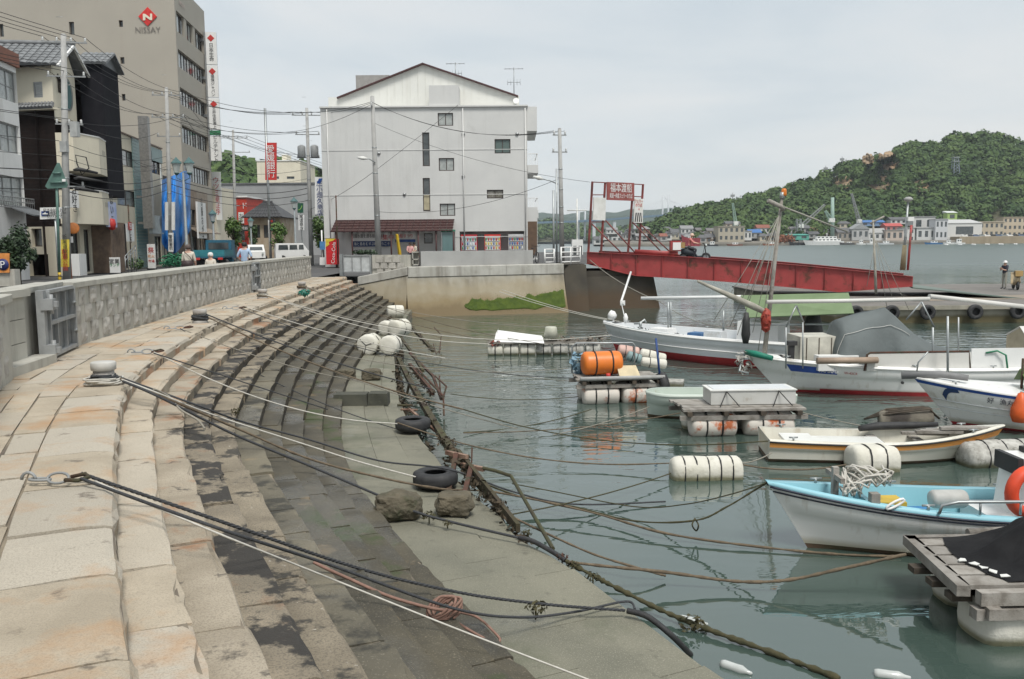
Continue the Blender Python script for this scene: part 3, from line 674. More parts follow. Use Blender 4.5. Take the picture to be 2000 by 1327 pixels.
m_pont = mat('pontoon_concrete', (.34,.32,.26), (.25,.235,.19), 1.2, .88, .3, 20, streak=((.16,.15,.12), 2, .5, .6), zband=(.25, [(-1.62,.14,(.09,.075,.03),.9)]))
m_pdeck = mat('pontoon_deck', (.19,.175,.16), (.15,.14,.125), .8, .9, stain=((.1,.09,.085), .5, .5, .6))
r = root('pontoon', (22, 44, WZ), 'wide concrete ferry pontoon hung with tyres on the right', 'pontoon')
b = MB(); b.box((27, 46.2, -2.0), (26, 17.2, 1.4)); kid('hull_block', b, m_pont, r)
b = MB(); b.box((27, 46.2, -1.27), (26.2, 17.4, .09)); kid('deck', b, m_pdeck, r)
b = MB(); b.box((27, 37.45, -1.32), (26.3, .14, .17)); kid('fender_beam', b, m_pont, r)
b = MB(); b.quad((18.5,40,-1.215),(30,41.5,-1.215),(30,44.5,-1.215),(19,43,-1.215)); b.quad((24,38,-1.217),(34,38,-1.217),(34,39.3,-1.217),(24.6,39.3,-1.217)); kid('deck_mat', b, mat('pale_deck_mat', (.27,.22,.17), (.22,.19,.15), 2, .9), r)
def torus(R, r_, n=20, k=8, M=None):
 b = MB(); rings = []
 for i in range(n+1):
  g = 2*math.pi*i/n; rg = []
  for j in range(k):
   h = 2*math.pi*j/k; rr = R+r_*math.cos(h); v = Vector((rr*math.cos(g), rr*math.sin(g), r_*1.15*math.sin(h))); rg.append(M @ v if M else v)
  rings.append(rg)
 b.loft(rings, close_ring=True); return b
tb = MB(); tb.lathe([(.2,-.1),(.24,-.13),(.36,-.135),(.42,-.1),(.43,-.03),(.43,.03),(.42,.1),(.36,.135),(.24,.13),(.2,.1),(.22,.085),(.34,.1),(.38,.05),(.38,-.05),(.34,-.1),(.22,-.085),(.2,-.1)], 24)
tyre_me = smesh(tb, 'tyre', m_rubber, False)
for i, (px, lab) in enumerate(((1672,'leftmost hanging tyre on the pontoon side'),(1742,'second tyre from the left on the pontoon side'),(1812,'third tyre from the left on the pontoon side'),(1905,'fourth tyre from the left on the pontoon side'),(1988,'rightmost visible tyre on the pontoon side'))):
 p = D(px, 612, 37.2); o = put('tyre', tyre_me, None, Matrix.Translation((p.x, 37.22, -1.5)) @ Matrix.Rotation(math.pi/2, 4, 'X') @ Matrix.Scale(.76, 4)); tag(o, lab, 'tyre', 'tyres hung on the pontoon')
O3 = Vector((0, 0, EYE))
class Face:
 def __init__(s, A, B, z0, z1):
  s.A = Vector((A[0], A[1], 0)); s.B = Vector((B[0], B[1], 0)); s.u = (s.B-s.A).normalized(); s.n = Vector((s.u.y, -s.u.x, 0)); s.L = (s.B-s.A).length; s.z0 = z0; s.z1 = z1
 def hit(s, px, py, off=0):
  d = ray(px, py); t_ = (s.A+s.n*off-O3).dot(s.n)/d.dot(s.n); return O3+d*t_
 def uv(s, px, py):
  p = s.hit(px, py); return ((p-s.A).dot(s.u), p.z)
 def pt(s, u, z, off=0): return s.A+s.u*u+s.n*off+Vector((0,0,z))
 def rect(s, x0, y0, x1, y1):
  a = s.uv(x0, (y0+y1)/2); c = s.uv(x1, (y0+y1)/2); e_ = s.uv((x0+x1)/2, y0); f = s.uv((x0+x1)/2, y1)
  return (a[0], c[0], f[1], e_[1])
 def M(s): return frame(s.A, s.u, s.n)
 def wall(s, b, holes=(), depth=.16, mi=0):
  us = sorted({0, s.L, *[h[0] for h in holes], *[h[1] for h in holes]}); zs = sorted({s.z0, s.z1, *[h[2] for h in holes], *[h[3] for h in holes]})
  us = [x for x in us if -1e-6 <= x <= s.L+1e-6]; zs = [x for x in zs if s.z0-1e-6 <= x <= s.z1+1e-6]
  for a, c in zip(us, us[1:]):
   for e_, f in zip(zs, zs[1:]):
    mu, mz = (a+c)/2, (e_+f)/2
    if any(h[0] < mu < h[1] and h[2] < mz < h[3] for h in holes): continue
    b.quad(s.pt(a, e_), s.pt(c, e_), s.pt(c, f), s.pt(a, f), mi)
  for (a, c, e_, f) in holes:
   a, c = max(a, 0), min(c, s.L); d = -depth
   b.quad(s.pt(a,e_), s.pt(a,f), s.pt(a,f,d), s.pt(a,e_,d), mi); b.quad(s.pt(c,f), s.pt(c,e_), s.pt(c,e_,d), s.pt(c,f,d), mi)
   b.quad(s.pt(a,f), s.pt(c,f), s.pt(c,f,d), s.pt(a,f,d), mi); b.quad(s.pt(c,e_), s.pt(a,e_), s.pt(a,e_,d), s.pt(c,e_,d), mi)
 def window(s, par, h, fm=None, gm=None, cols=2, rows=1, depth=.16, fw=.06, name='window', sill=False):
  a, c, e_, f = h; d0 = -depth; fm = fm or m_frame; gm = gm or m_glass
  b = MB()
  def bar(u0, u1, z0, z1, o0, o1):
   b.add([s.pt(u0,z0,o0), s.pt(u1,z0,o0), s.pt(u1,z0,o1), s.pt(u0,z0,o1), s.pt(u0,z1,o0), s.pt(u1,z1,o0), s.pt(u1,z1,o1), s.pt(u0,z1,o1)], [(0,1,2,3),(4,7,6,5),(0,4,5,1),(1,5,6,2),(2,6,7,3),(3,7,4,0)])
  o0, o1 = d0, d0+.07
  bar(a, c, e_, e_+fw, o0, o1); bar(a, c, f-fw, f, o0, o1); bar(a, a+fw, e_+fw, f-fw, o0, o1); bar(c-fw, c, e_+fw, f-fw, o0, o1)
  for k in range(1, cols): u_ = a+(c-a)*k/cols; bar(u_-fw*.4, u_+fw*.4, e_+fw, f-fw, o0, o1-.012)
  for k in range(1, rows): z_ = e_+(f-e_)*k/rows; bar(a+fw, c-fw, z_-fw*.3, z_+fw*.3, o0, o1-.02)
  if sill: bar(a-.05, c+.05, e_-.05, e_-.004, .002, .06)
  w_ = kid(name, b, fm, par)
  g_ = MB(); g_.quad(s.pt(a,e_,d0+.02), s.pt(c,e_,d0+.02), s.pt(c,f,d0+.02), s.pt(a,f,d0+.02)); kid('pane', g_, gm, w_, False)
  return w_
def shell(b, corners, z0, z1, skip=(), roof=True, mi=0):
 n = len(corners)
 for i in range(n):
  if i in skip: continue
  a, c = corners[i], corners[(i+1) % n]; b.quad((*a[:2],z0),(*c[:2],z0),(*c[:2],z1),(*a[:2],z1), mi)
 if roof: b.poly([(*c[:2], z1) for c in corners], mi)
def ground_xy(px, d, py=480): p = D(px, py, d); return (p.x, p.y)
def fsign(F, px, off, name, mt, label, cat, text=None, size=.5, tm=None, vertical=True, th=.12, group=None, spacing=None, xs=1.0):
 x0, y0, x1, y1 = px; xm, ym = (x0+x1)/2, (y0+y1)/2
 a = F.hit(x0, ym, off); c = F.hit(x1, ym, off); t_ = F.hit(xm, y0, off).z; bt = F.hit(xm, y1, off).z
 b = MB(); pts = [Vector((a.x,a.y,bt)), Vector((c.x,c.y,bt)), Vector((c.x,c.y,t_)), Vector((a.x,a.y,t_))]; b.slab(pts, th)
 o = single(name, b, mt, label, cat, group)
 if text: lettering(text, size, tm or m_black, (a+c)/2*1 + Vector((0,0,(t_+bt)/2-(a.z+c.z)/2)), F.u, F.n, o, vertical, spacing, xs)
 return o, F
m_siding = mat('pale_siding', (.6,.6,.58), (.55,.55,.535), .5, .7, streak=((.38,.375,.35), 1.5, .55, .4), stain=((.4,.395,.37), .7, .6, .3))
m_cream = mat('cream_siding', (.7,.7,.655), (.65,.65,.61), .5, .7, streak=((.5,.48,.42), 2, .55, .4))
m_verge = plain('maroon_trim', (.07,.025,.025), .6)
yH = 62.0; xL = ground_xy(634, yH)[0]; xR = ground_xy(1031, yH)[0]
F = Face((xL, yH), (xR, yH), 0, D(840, 210, yH).z)
r = root('white_building', ((xL+xR)/2, yH+6, .2), 'large pale four storey building with gabled rooftop on the quay', 'building')
rects = {'w1':(855,221,885,246),'t1':(825,259,839,325),'w2':(966,272,997,300),'w3':(857,309,887,334),'t2':(826,348,840,413),'w4':(951,371,983,388),'w5':(859,398,889,422),'dk':(828,456,845,476)}
H = {k: F.rect(*v) for k, v in rects.items()}
bay = F.rect(898, 452, 1024, 492); bay = (bay[0], bay[1], .0, bay[3]); H['bay'] = bay
b = MB(); F.wall(b, [h for k, h in H.items() if k != 'bay'], .14);
b2 = MB()
b = MB(); F.wall(b, list(H.values()), .14)
z1 = F.z1; shell(b, [(xL,yH),(xR,yH),(xR,yH+13),(xL,yH+13)], 0, z1, skip=(0,))
f2 = Face((xL, yH+1.1), (xR, yH+1.1), 0, z1); b.quad(f2.pt(bay[0],0), f2.pt(bay[1],0), f2.pt(bay[1],bay[3]), f2.pt(bay[0],bay[3]))
b.quad(F.pt(bay[0],0,-.14), F.pt(bay[0],bay[3],-.14), f2.pt(bay[0],bay[3]), f2.pt(bay[0],0)); b.quad(F.pt(bay[1],0,-.14), F.pt(bay[1],bay[3],-.14), f2.pt(bay[1],bay[3]), f2.pt(bay[1],0)); b.quad(F.pt(bay[0],bay[3],-.14), F.pt(bay[1],bay[3],-.14), f2.pt(bay[1],bay[3]), f2.pt(bay[0],bay[3]))
wall = kid('wall', b, m_siding, r, False)
for k in ('w1','w2','w3','w5'): F.window(r, H[k], m_dframe, m_curtain if k != 'w2' else mat('tinted_glass', (.1,.14,.13), None, rough=.1), 2, 1, .14)
F.window(r, H['w4'], m_dframe, mat('garden_glass', (.12,.11,.08), (.3,.28,.25), 6, .1), 2, 1, .14)
F.window(r, H['t1'], m_dframe, m_glass, 1, 2, .14); F.window(r, H['t2'], m_dframe, m_glass, 1, 2, .14)
F.window(r, H['dk'], m_dframe, m_glass, 1, 1, .14)
h = H['t2']; b = MB(); q = [F.pt(h[0]+.06, h[2]+.1, -.06), F.pt(h[1]-.06, h[2]+.1, -.06), F.pt(h[1]-.06, (h[2]+h[3])/2, -.06), F.pt(h[0]+.06, (h[2]+h[3])/2, -.06)]; b.slab(q, .03); kid('window_board', b, plain('window_board_tan', (.45,.4,.27)), r)
b = MB()
u_ = .45
while u_ < F.L:
 if not any(h[0]-.05 < u_ < h[1]+.05 for h in H.values()):
  b.add([F.pt(u_-.012,.3,.0), F.pt(u_+.012,.3,.0), F.pt(u_+.012,z1-.05,.0), F.pt(u_-.012,z1-.05,.0), F.pt(u_-.012,.3,.012), F.pt(u_+.012,.3,.012), F.pt(u_+.012,z1-.05,.012), F.pt(u_-.012,z1-.05,.012)], [(4,5,6,7),(0,4,7,3),(1,2,6,5)])
 u_ += .455
o = kid('siding_battens', b, m_siding, r, False); o['kind'] = 'stuff'
for px in (641, 905, 1026):
 p = F.pt(F.uv(px,300)[0], 0); b = MB(); b.tube([(p.x,yH-.07,.3),(p.x,yH-.07,z1-.1)], .045, 8); kid('downpipe', b, m_siding, r)
for (px, py) in ((905,262),(905,345),(1010,262),(790,380),(740,300)):
 p = F.hit(px, py); b = MB(); b.lathe([(.0,.1),(.11,.08),(.13,0)], 10, Matrix.Translation(p) @ Matrix.Rotation(math.pi/2, 4, 'X')); kid('vent_hood', b, m_frame, r)
for zz in (8.1, 5.0, 2.05):
 b = MB(); b.box((xL+F.L/2, yH-.012, zz), (F.L-.02, .03, .035)); kid('floor_joint', b, m_siding, r)
b = MB(); b.box((xL+F.L/2+.01, yH+6.4, z1+.05), (F.L+.12, 13.1, .1)); kid('parapet_cap', b, m_siding, r)
a = F.rect(838,167,896,211); b = MB(); c = F.pt((a[0]+a[1])/2, (z1+a[3])/2-.1, 0); b.box((c.x, yH+1.2, (z1+a[3])/2-.06), (a[1]-a[0], 2.45, a[3]-z1+.12)); kid('lift_shaft', b, m_siding, r)
U0 = Face(ground_xy(650, 64), ground_xy(1016, 64), z1, D(700,190,64).z)
b = MB(); cs = [tuple(U0.A.xy), tuple(U0.B.xy), (U0.B.x, 75), (U0.A.x, 75)]; shell(b, cs, z1, U0.z1); kid('upper_storey', b, m_cream, r, False)
ga = D(668,188,64.02); gb = D(1003,190,64.02); gc = D(826,127,64.02); zg = U0.z1
gb.z = ga.z = zg
b = MB(); b.add([ga, gb, gc, ga+Vector((0,10.8,0)), gb+Vector((0,10.8,0)), gc+Vector((0,10.8,0))], [(0,1,2),(3,5,4),(0,2,5,3),(1,4,5,2),(0,3,4,1)]); gable = kid('gable', b, m_cream, r)
b = MB()
u_ = ga.x+.5
while u_ < gb.x-.3:
 t_ = (u_-ga.x)/(gc.x-ga.x) if u_ < gc.x else (gb.x-u_)/(gb.x-gc.x); zt_ = zg+(gc.z-zg)*t_-.05
 b.box((u_, 64.0, (zt_+z1)/2), (.025, .03, zt_-z1)); u_ += .55
kid('siding_battens', b, m_cream, gable)
for p, q in ((ga, gc), (gb, gc)):
 d_ = (q-p).normalized(); b = MB(); rg = []
 for e_ in (p-d_*.35, q+d_*.02): rg.append([e_+Vector((0,-.3,0)), e_+Vector((0,-.3,.1)), e_+Vector((0,10.9,.1)), e_+Vector((0,10.9,0))])
 b.loft(rg, close_ring=True, caps=True, sm=False); kid('roof_slope', b, m_verge, r)
a = D(735,160,72); b = MB(); b.box((a.x-.3, 73.5, (D(735,147,72).z+z1)/2), (2.7, 3, D(735,147,72).z-z1)); kid('rooftop_box', b, plain('rooftop_grey', (.35,.34,.32)), r)
xo = ground_xy(1050, yH)[0]; zo = D(1040,256,yH).z
b = MB(); b.box(((xR+xo)/2+.003, yH+3, (z1+zo)/2), (xo-xR, 5.9, z1-zo)); kid('overhang', b, m_siding, r)
for (ya, yb, yc) in ((300, 322, 338), (387, 410, 426)):
 zt_, zm, zb_ = (D(1040,y_,yH).z for y_ in (ya, yb, yc)); b = MB(); b.box(((xR+xo)/2+.05, yH+3, (zm+zb_)/2), (xo-xR+.06, 5.6, zm-zb_)); bal = kid('balcony', b, m_siding, r)
 for k in range(7):
  b = MB(); b.box((xR+.12+k*.1, yH+.25, (zt_+zm)/2), (.025, .03, zt_-zm)); kid('baluster', b, m_cleanwhite, bal)
 b = MB(); b.box(((xR+xo)/2+.05, yH+.25, zt_), (xo-xR, .06, .05)); b.box((xo, yH+2.8, zt_), (.05, 5.2, .05)); kid('handrail', b, m_cleanwhite, bal)
b = MB(); zz = D(1040,405,yH).z; b.box(((xR+xo)/2, yH+.6, zz/2+.2), (xo-xR, .9, zz-.4)); kid('stair_block', b, m_siding, r)
b = MB(); zz2 = D(1040,430,yH).z; b.box((xo-.36, yH+.12, (zz2+.6)/2), (.66, .06, zz2-.8)); kid('brown_shutter', b, plain('brown_shutter', (.13,.08,.05)), r)
m_awn = plain('maroon_awning', (.065,.03,.027), .7)
ar = root('awning', (xL+5, yH-1, .2), 'maroon lean to awning on posts along the white building', 'awning')
A0, A1 = F.pt(F.uv(656,455)[0], 0), F.pt(F.uv(888,455)[0], 0); zhi = D(770,431,yH).z; zlo = D(770,452,60).z
n_ = 18
for k in range(n_):
 a = A0.lerp(A1, k/n_); c = A0.lerp(A1, (k+1)/n_-.004); b = MB()
 b.slab([Vector((a.x,yH-1.9,zlo)), Vector((c.x,yH-1.9,zlo)), Vector((c.x,yH-.02,zhi)), Vector((a.x,yH-.02,zhi))], .03); kid('roof_sheet', b, m_awn, ar)
for k in range(5):
 t_ = k/4; b = MB(); y_ = yH-1.9+1.85*t_; z_ = zlo+(zhi-zlo)*t_+.03; b.box(((A0.x+A1.x)/2, y_, z_), (A1.x-A0.x, .05, .06)); kid('purlin', b, m_verge, ar)
for px in (656, 688, 764, 817, 852, 886):
 x_ = ground_xy(px, yH-1.8)[0]; b = MB(); b.tube([(x_,yH-1.75,0),(x_,yH-1.75,zlo-.02)], .055, 6); kid('post', b, m_verge, ar)
def vending(px0, px1, label, front, topc):
 x0 = F.uv(px0, 470)[0]; x1 = F.uv(px1, 470)[0]; p = F.pt((x0+x1)/2, .3, -.45); w_ = x1-x0
 r = root('vending_machine', p, label, 'vending machine', 'drink machines in the bay')
 b = MB(); b.box((p.x, p.y, .3+.95), (w_, .7, 1.9)); kid('cabinet', b, topc, r)
 y_ = p.y-.36
 b = MB(); b.box((p.x, y_, .3+1.28), (w_-.1, .03, 1.0)); kid('display_window', b, front, r)
 for j in range(3):
  for i in range(6):
   b = MB(); b.lathe([(.035,0),(.04,.02),(.04,.16),(.03,.19)], 6, Matrix.Translation((p.x-w_*.4+w_*.8*i/5, y_-.03, .3+.85+j*.3))); kid('drink_can', b, random.choice([m_red, plain('can_blue', (.05,.12,.4)), plain('can_green', (.05,.3,.1)), plain('can_yellow', (.7,.5,.05)), m_white]), r)
  b = MB(); b.box((p.x, y_-.025, .3+.83+j*.3), (w_-.12, .04, .03)); kid('shelf', b, m_cleanwhite, r)
 b = MB(); b.box((p.x, y_-.01, .3+.62), (w_-.06, .04, .2)); kid('lower_panel', b, topc, r)
 b = MB(); b.box((p.x, y_-.01, .3+.35), (w_*.6, .04, .14)); kid('hatch', b, m_black, r)
vending(900, 932, 'left red and blue drink vending machine in the bay of the white building', plain('display_pale', (.55,.6,.65)), plain('machine_red', (.5,.04,.05)))
vending(946, 978, 'middle red vending machine with white display in the bay', plain('display_white', (.6,.6,.55)), plain('machine_red2', (.6,.04,.03)))
vending(993, 1023, 'right white vending machine with grey shelves in the bay', plain('display_grey', (.35,.36,.36)), plain('machine_white', (.6,.6,.6)))
p = F.pt(F.uv(878, 470)[0], .3, 1.3); r = root('phone_booth', p, 'glass phone booth with a green top beside the vending machines', 'phone booth')
for sx_ in (-.42, .42):
 for sy_ in (-.42, .42): b = MB(); b.box((p.x+sx_, p.y+sy_, 1.35), (.07, .07, 2.1)); kid('post', b, m_frame, r)
b = MB(); b.box((p.x, p.y, 2.45), (.95, .95, .16)); kid('roof', b, plain('booth_green', (.04,.22,.14)), r)
b = MB(); b.box((p.x, p.y+.42, 1.35), (.78, .02, 2.0)); kid('rear_glass', b, m_curtain, r)
b = MB(); b.box((p.x, p.y-.42, 1.35), (.74, .02, 2.0)); b.box((p.x, p.y-.44, 1.3), (.05, .03, 2.0)); kid('door', b, mat('booth_glass', (.12,.2,.2), None, rough=.1), r)
bf = Face((xL, yH-.06), (xR, yH-.06), 0, 5)
o, _ = fsign(bf, (687,456,765,482), .05, 'street_banner', m_cleanwhite, 'wide white and navy banner under the maroon awning', 'banner', th=.02)
lettering('尾道水道を渡る船のりば', .3, m_black, bf.hit(718,461,.08), bf.u, bf.n, o, xs=.7); lettering('募集中', .42, m_red, bf.hit(752,464,.08), bf.u, bf.n, o)
b = MB(); a = bf.hit(688,471.5,.07); c = bf.hit(764.5,481.6,.07); b.box(((a.x+c.x)/2, a.y, (a.z+c.z)/2), (c.x-a.x, .02, a.z-c.z)); kid('navy_strip', b, plain('navy', (.02,.05,.16)), o)
lettering('海と島をむすぶ町 ようこそ', .26, m_cleanwhite, bf.hit(726,476.5,.09), bf.u, bf.n, o, xs=.8)
o, _ = fsign(bf, (771,456,812,473), .05, 'street_banner', m_cleanwhite, 'smaller white banner with a blue lower edge beside the yellow plank', 'banner', th=.02)
lettering('渡船まつり', .3, m_red, bf.hit(790,461,.08), bf.u, bf.n, o, xs=.8)
b = MB(); a = bf.hit(772,468,.07); c = bf.hit(811.5,473,.07); b.box(((a.x+c.x)/2, a.y, (a.z+c.z)/2), (c.x-a.x, .02, a.z-c.z)); kid('blue_strip', b, plain('banner_blue', (.03,.1,.35)), o)
b = MB(); a = bf.hit(775,458,1.9); c = bf.hit(783,497,1.5); b.tube([a, Vector((c.x,c.y,.3))], [.1,.13], 4, sm=False); single('plank', b, plain('yellow_plank', (.75,.5,.03)), 'yellow plank leaning under the awning of the white building', 'plank')
def antenna(px, py_t, py_b, d, label):
 a = D(px, py_b, d); c = D(px, py_t, d); r = root('roof_antenna', a, label, 'antenna'); b = MB(); b.tube([a, Vector((a.x, a.y, c.z))], .03, 6); kid('mast', b, m_steel, r)
 for z_, wd, dirx in ((c.z-.1, 1.3, 1), (c.z-.5*(c.z-a.z), .9, 0)):
  b = MB(); b.tube([(a.x-wd/2,a.y,z_),(a.x+wd/2,a.y,z_)], .02, 5)
  for k in range(5): x_ = a.x-wd/2+wd*k/4; b.tube([(x_,a.y-.25,z_),(x_,a.y+.25,z_)] if dirx else [(x_,a.y,z_-.2),(x_,a.y,z_+.2)], .014, 4)
  kid('aerial', b, m_steel, r)
antenna(890, 122, 165, 66, 'television antenna on the gable roof right of its ridge'); antenna(1004, 132, 190, 64.5, 'television antenna at the right end of the gable roof')
p = D(1008, 198, 63.8); b = MB(); b.lathe([(0,.0),(.13,.02),(.22,.08)], 14, Matrix.Translation(p) @ Matrix.Rotation(math.radians(75), 4, 'X')); b.tube([p, p+Vector((0,.3,-.5))], .03, 6); single('satellite_dish', b, m_cleanwhite, 'small white satellite dish on the white building roof edge', 'satellite dish')
SA = Vector((-24.56, 48.0)); SD = Vector((-.13, .9915)).normalized()
def st(u, n=0): v = SA+SD*u+Vector((SD.y, -SD.x))*n; return (v.x, v.y)
m_bwhite = mat('painted_concrete_white', (.76,.76,.74), (.68,.68,.66), .6, .7, streak=((.4,.39,.36), 2, .52, .55))
m_bcream = mat('cream_render', (.7,.65,.52), (.64,.59,.47), .6, .8, streak=((.45,.4,.31), 2, .55, .45))
m_brown = mat('dark_cladding', (.03,.021,.019), (.021,.016,.015), 3, .9, spec=.2)
m_navy = mat('black_cladding', (.012,.012,.016), (.017,.017,.021), 3, .9, spec=.2)
m_tile = mat('grey_roof_tile', (.2,.21,.215), (.15,.155,.16), 3, .6, rnd=.12)
m_beige = mat('beige_tower_panel', (.375,.345,.29), (.35,.322,.272), .3, .7, streak=((.33,.29,.24), 1, .55, .4))
F = Face(st(-16), st(-4.6), 0, 10.7)
r = root('white_block', (*st(-9), 0), 'white three storey block with brown roof edge at the left edge', 'building')
hs = [F.rect(0,137,33,197), F.rect(0,242,38,298), F.rect(0,345,47,403)]
hs = [(max(h[0]-3.2, .3), h[1], h[2], h[3]) for h in hs]
b = MB(); F.wall(b, hs, .2); shell(b, [st(-16), st(-4.6), st(-4.6,-9), st(-16,-9)], 0, 10.7, skip=(0,)); kid('wall', b, m_bwhite, r, False)
for h in hs: F.window(r, h, m_frame, m_curtain, 6, 2, .2)
b = MB(); c0, c1 = F.pt(-.1, 10.72), F.pt(F.L+.1, 10.72); n_ = F.n
b.prism([(c0+n_*.15).xy[:], (c1+n_*.15).xy[:], (c1-n_*9).xy[:], (c0-n_*9).xy[:]], 10.25, 10.9); kid('roof_edge', b, plain('brown_edge', (.24,.09,.05)), r)
h = hs[2]; b = MB(); a = F.pt(h[0], h[2]-.1, .35); c = F.pt(h[1]+.2, h[2]-.1, .35)
for z_ in (.0, .28, .5): b.tube([a+Vector((0,0,z_)), c+Vector((0,0,z_))], .03, 4)
for k in range(26): p = a.lerp(c, k/25); b.tube([p, p+Vector((0,0,.5))], .015, 4)
kid('window_railing', b, m_frame, r)
b = MB(); a = F.pt(F.L-2.4, 3.6, .02); c = F.pt(F.L+.1, 3.6, .02); b.slab([a+F.n*1.3-Vector((0,0,.5)), c+F.n*1.3-Vector((0,0,.5)), c, a], .06); kid('awning', b, plain('grey_awning', (.16,.17,.18)), r)
r = root('black_house', (*st(3), 0), 'cream and black townhouse with tiled roofs and curved balconies', 'building')
L0 = (ground_xy(36, 48.6)); L1 = st(0)
LF = Face(L0, L1, 0, 11.3)
hs = [LF.rect(65,160,83,191)]; z_e = LF.uv(90,212)[1]; z_g = LF.uv(90,443)[1]
up = Face(L0, L1, z_e, 11.3); b = MB(); up.wall(b, hs); kid('upper_wall', b, m_bcream, r, False)
lo = Face(L0, L1, z_g, z_e); b = MB(); lo.wall(b); kid('cladding_wall', b, m_brown, r, False)
for k in range(30):
 z_ = z_g+.1+(z_e-z_g-.2)*k/29; b = MB(); b.add([lo.pt(.01,z_,.002), lo.pt(lo.L-.01,z_,.002), lo.pt(lo.L-.01,z_+.17,.03), lo.pt(.01,z_+.17,.03), lo.pt(.01,z_+.172,.002), lo.pt(lo.L-.01,z_+.172,.002)], [(0,1,2,3),(3,2,5,4)]); kid('cladding_board', b, m_brown, r, False)
gf = Face(L0, L1, 0, z_g); g1 = gf.rect(62,447,82,482); g2 = gf.rect(57,497,95,540); g2 = (g2[0], g2[1], 0, g2[3])
b = MB(); gf.wall(b, [g1, g2], .3); kid('ground_wall', b, m_bcream, r, False); gf.window(r, g1, m_dframe, m_glass, 1, 1, .3)
b = MB(); b.quad(gf.pt(g2[0],0,-2.5), gf.pt(g2[1],0,-2.5), gf.pt(g2[1],g2[3],-2.5), gf.pt(g2[0],g2[3],-2.5)); b.quad(gf.pt(g2[0],g2[3],-.3), gf.pt(g2[1],g2[3],-.3), gf.pt(g2[1],g2[3],-2.5), gf.pt(g2[0],g2[3],-2.5)); b.quad(gf.pt(g2[0],0,-.3), gf.pt(g2[0],g2[3],-.3), gf.pt(g2[0],g2[3],-2.5), gf.pt(g2[0],0,-2.5)); b.quad(gf.pt(g2[1],0,-.3), gf.pt(g2[1],g2[3],-.3), gf.pt(g2[1],g2[3],-2.5), gf.pt(g2[1],0,-2.5)); kid('garage_recess', b, m_brown, r, False)
a_, c_ = up.pt(hs[0][0], hs[0][2]), up.pt(hs[0][1], hs[0][3])
lv = up.window(r, hs[0], m_frame, m_curtain, 1, 8, .1, name='louvre')
SF = Face(st(0), st(7.4), 0, 11.3); bal_z = [SF.uv(165,440)[1], SF.uv(165,378)[1], SF.uv(165,345)[1], SF.uv(165,278)[1]]
b = MB(); SF2 = Face(st(0), st(3.4), SF.uv(150,250)[1], 11.3); SF2.wall(b); b.poly([SF2.pt(0,11.3), SF2.pt(SF2.L,11.3), SF2.pt(SF2.L*.6,12.9)]); kid('gable_wall', b, m_bcream, r, False)
b = MB(); g_ = MB(); cu, cz = 2.1, SF.uv(152,195)[1]; ring = [[], []]
for k in range(24):
 g = 2*math.pi*k/24; ring[0].append(SF2.pt(cu+.62*math.cos(g), cz+.78*math.sin(g), .05)); ring[1].append(SF2.pt(cu+.74*math.cos(g), cz+.9*math.sin(g), .05))
b.loft(ring, close_ring=True, sm=False); fr_ = kid('oval_window', b, m_frame, r, False); g_.poly([p-SF2.n*.02 for p in ring[0]]); kid('pane', g_, mat('teal_glass', (.13,.22,.22), None, rough=.1), fr_, False)
for k in range(3):
 b = MB(); b.tube([SF2.pt(.7+.22*k, cz+.9-.1*k, .06), SF2.pt(.7+.2*k, cz-.1, .06)], .035, 4); b.tube([SF2.pt(.5+.2*k, cz+.7, .06), SF2.pt(1.1+.2*k, cz+.55, .06)], .035, 4); kid('wall_emblem', b, m_brown, r)
b = MB(); shell(b, [st(0), st(7.4), st(7.4,-8), st(0,-8)], 0, 11.25, skip=(0,3)); b.quad(*[(*st(u_, -1.0), z_) for u_, z_ in ((0,0),(7.4,0),(7.4,9),(0,9))]); kid('rear_walls', b, m_brown, r, False)
for (zb_, zt_, nm) in ((bal_z[0], bal_z[1], 'lower'), (bal_z[2], bal_z[3], 'upper')):
 pl = [(-.1,.0),(-.1,.9),(2.2,1.5),(4.4,1.2),(4.6,0)]; b = MB()
 inner = [(u_, n_-.15) if n_ > 0 else (u_, n_) for u_, n_ in pl]
 b.prism([st(u_, n_) for u_, n_ in pl][::-1], zb_, zb_+.15)
 for (p, q) in zip(pl[1:], pl[2:]): b.slab([(*st(*p), zb_+.15), (*st(*q), zb_+.15), (*st(*q), zt_), (*st(*p), zt_)], .12)
 b.slab([(*st(-.1,0), zb_+.15), (*st(-.1,.9), zb_+.15), (*st(-.1,.9), zt_), (*st(-.1,0), zt_)], .12)
 bl = kid('balcony', b, m_bcream, r)
 bfz = Face(st(2.2,1.5), st(4.4,1.2), zb_, zt_)
 for k in range(3):
  bb = MB(); bb.add([bfz.pt(.9+k*.35,zb_+(zt_-zb_)*.55,.006), bfz.pt(.98+k*.35,zb_+(zt_-zb_)*.55,.006), bfz.pt(.98+k*.35,zb_+(zt_-zb_)*.7,.006), bfz.pt(.9+k*.35,zb_+(zt_-zb_)*.7,.006)], [(0,1,2,3)]); kid('slot', bb, m_black, bl, False)
 b = MB()
 for (p, q) in zip(pl[1:], pl[2:4]): b.slab([(*st(p[0],p[1]+.03), zt_+.003), (*st(q[0],q[1]+.03), zt_+.003), (*st(q[0],q[1]+.03), zt_+.06), (*st(p[0],p[1]+.03), zt_+.06)], .2)
 kid('balcony_cap', b, m_bwhite, bl)
t0, t1 = 4.3, 7.3; zt_ = SF.uv(200,150)[1]; zb_ = SF.uv(205,388)[1]
b = MB(); b.prism([st(t0,-.0), st(t0,1.25), st(t1,1.25), st(t1,0)][::-1], zb_, zt_); kid('stair_tower', b, m_navy, r)
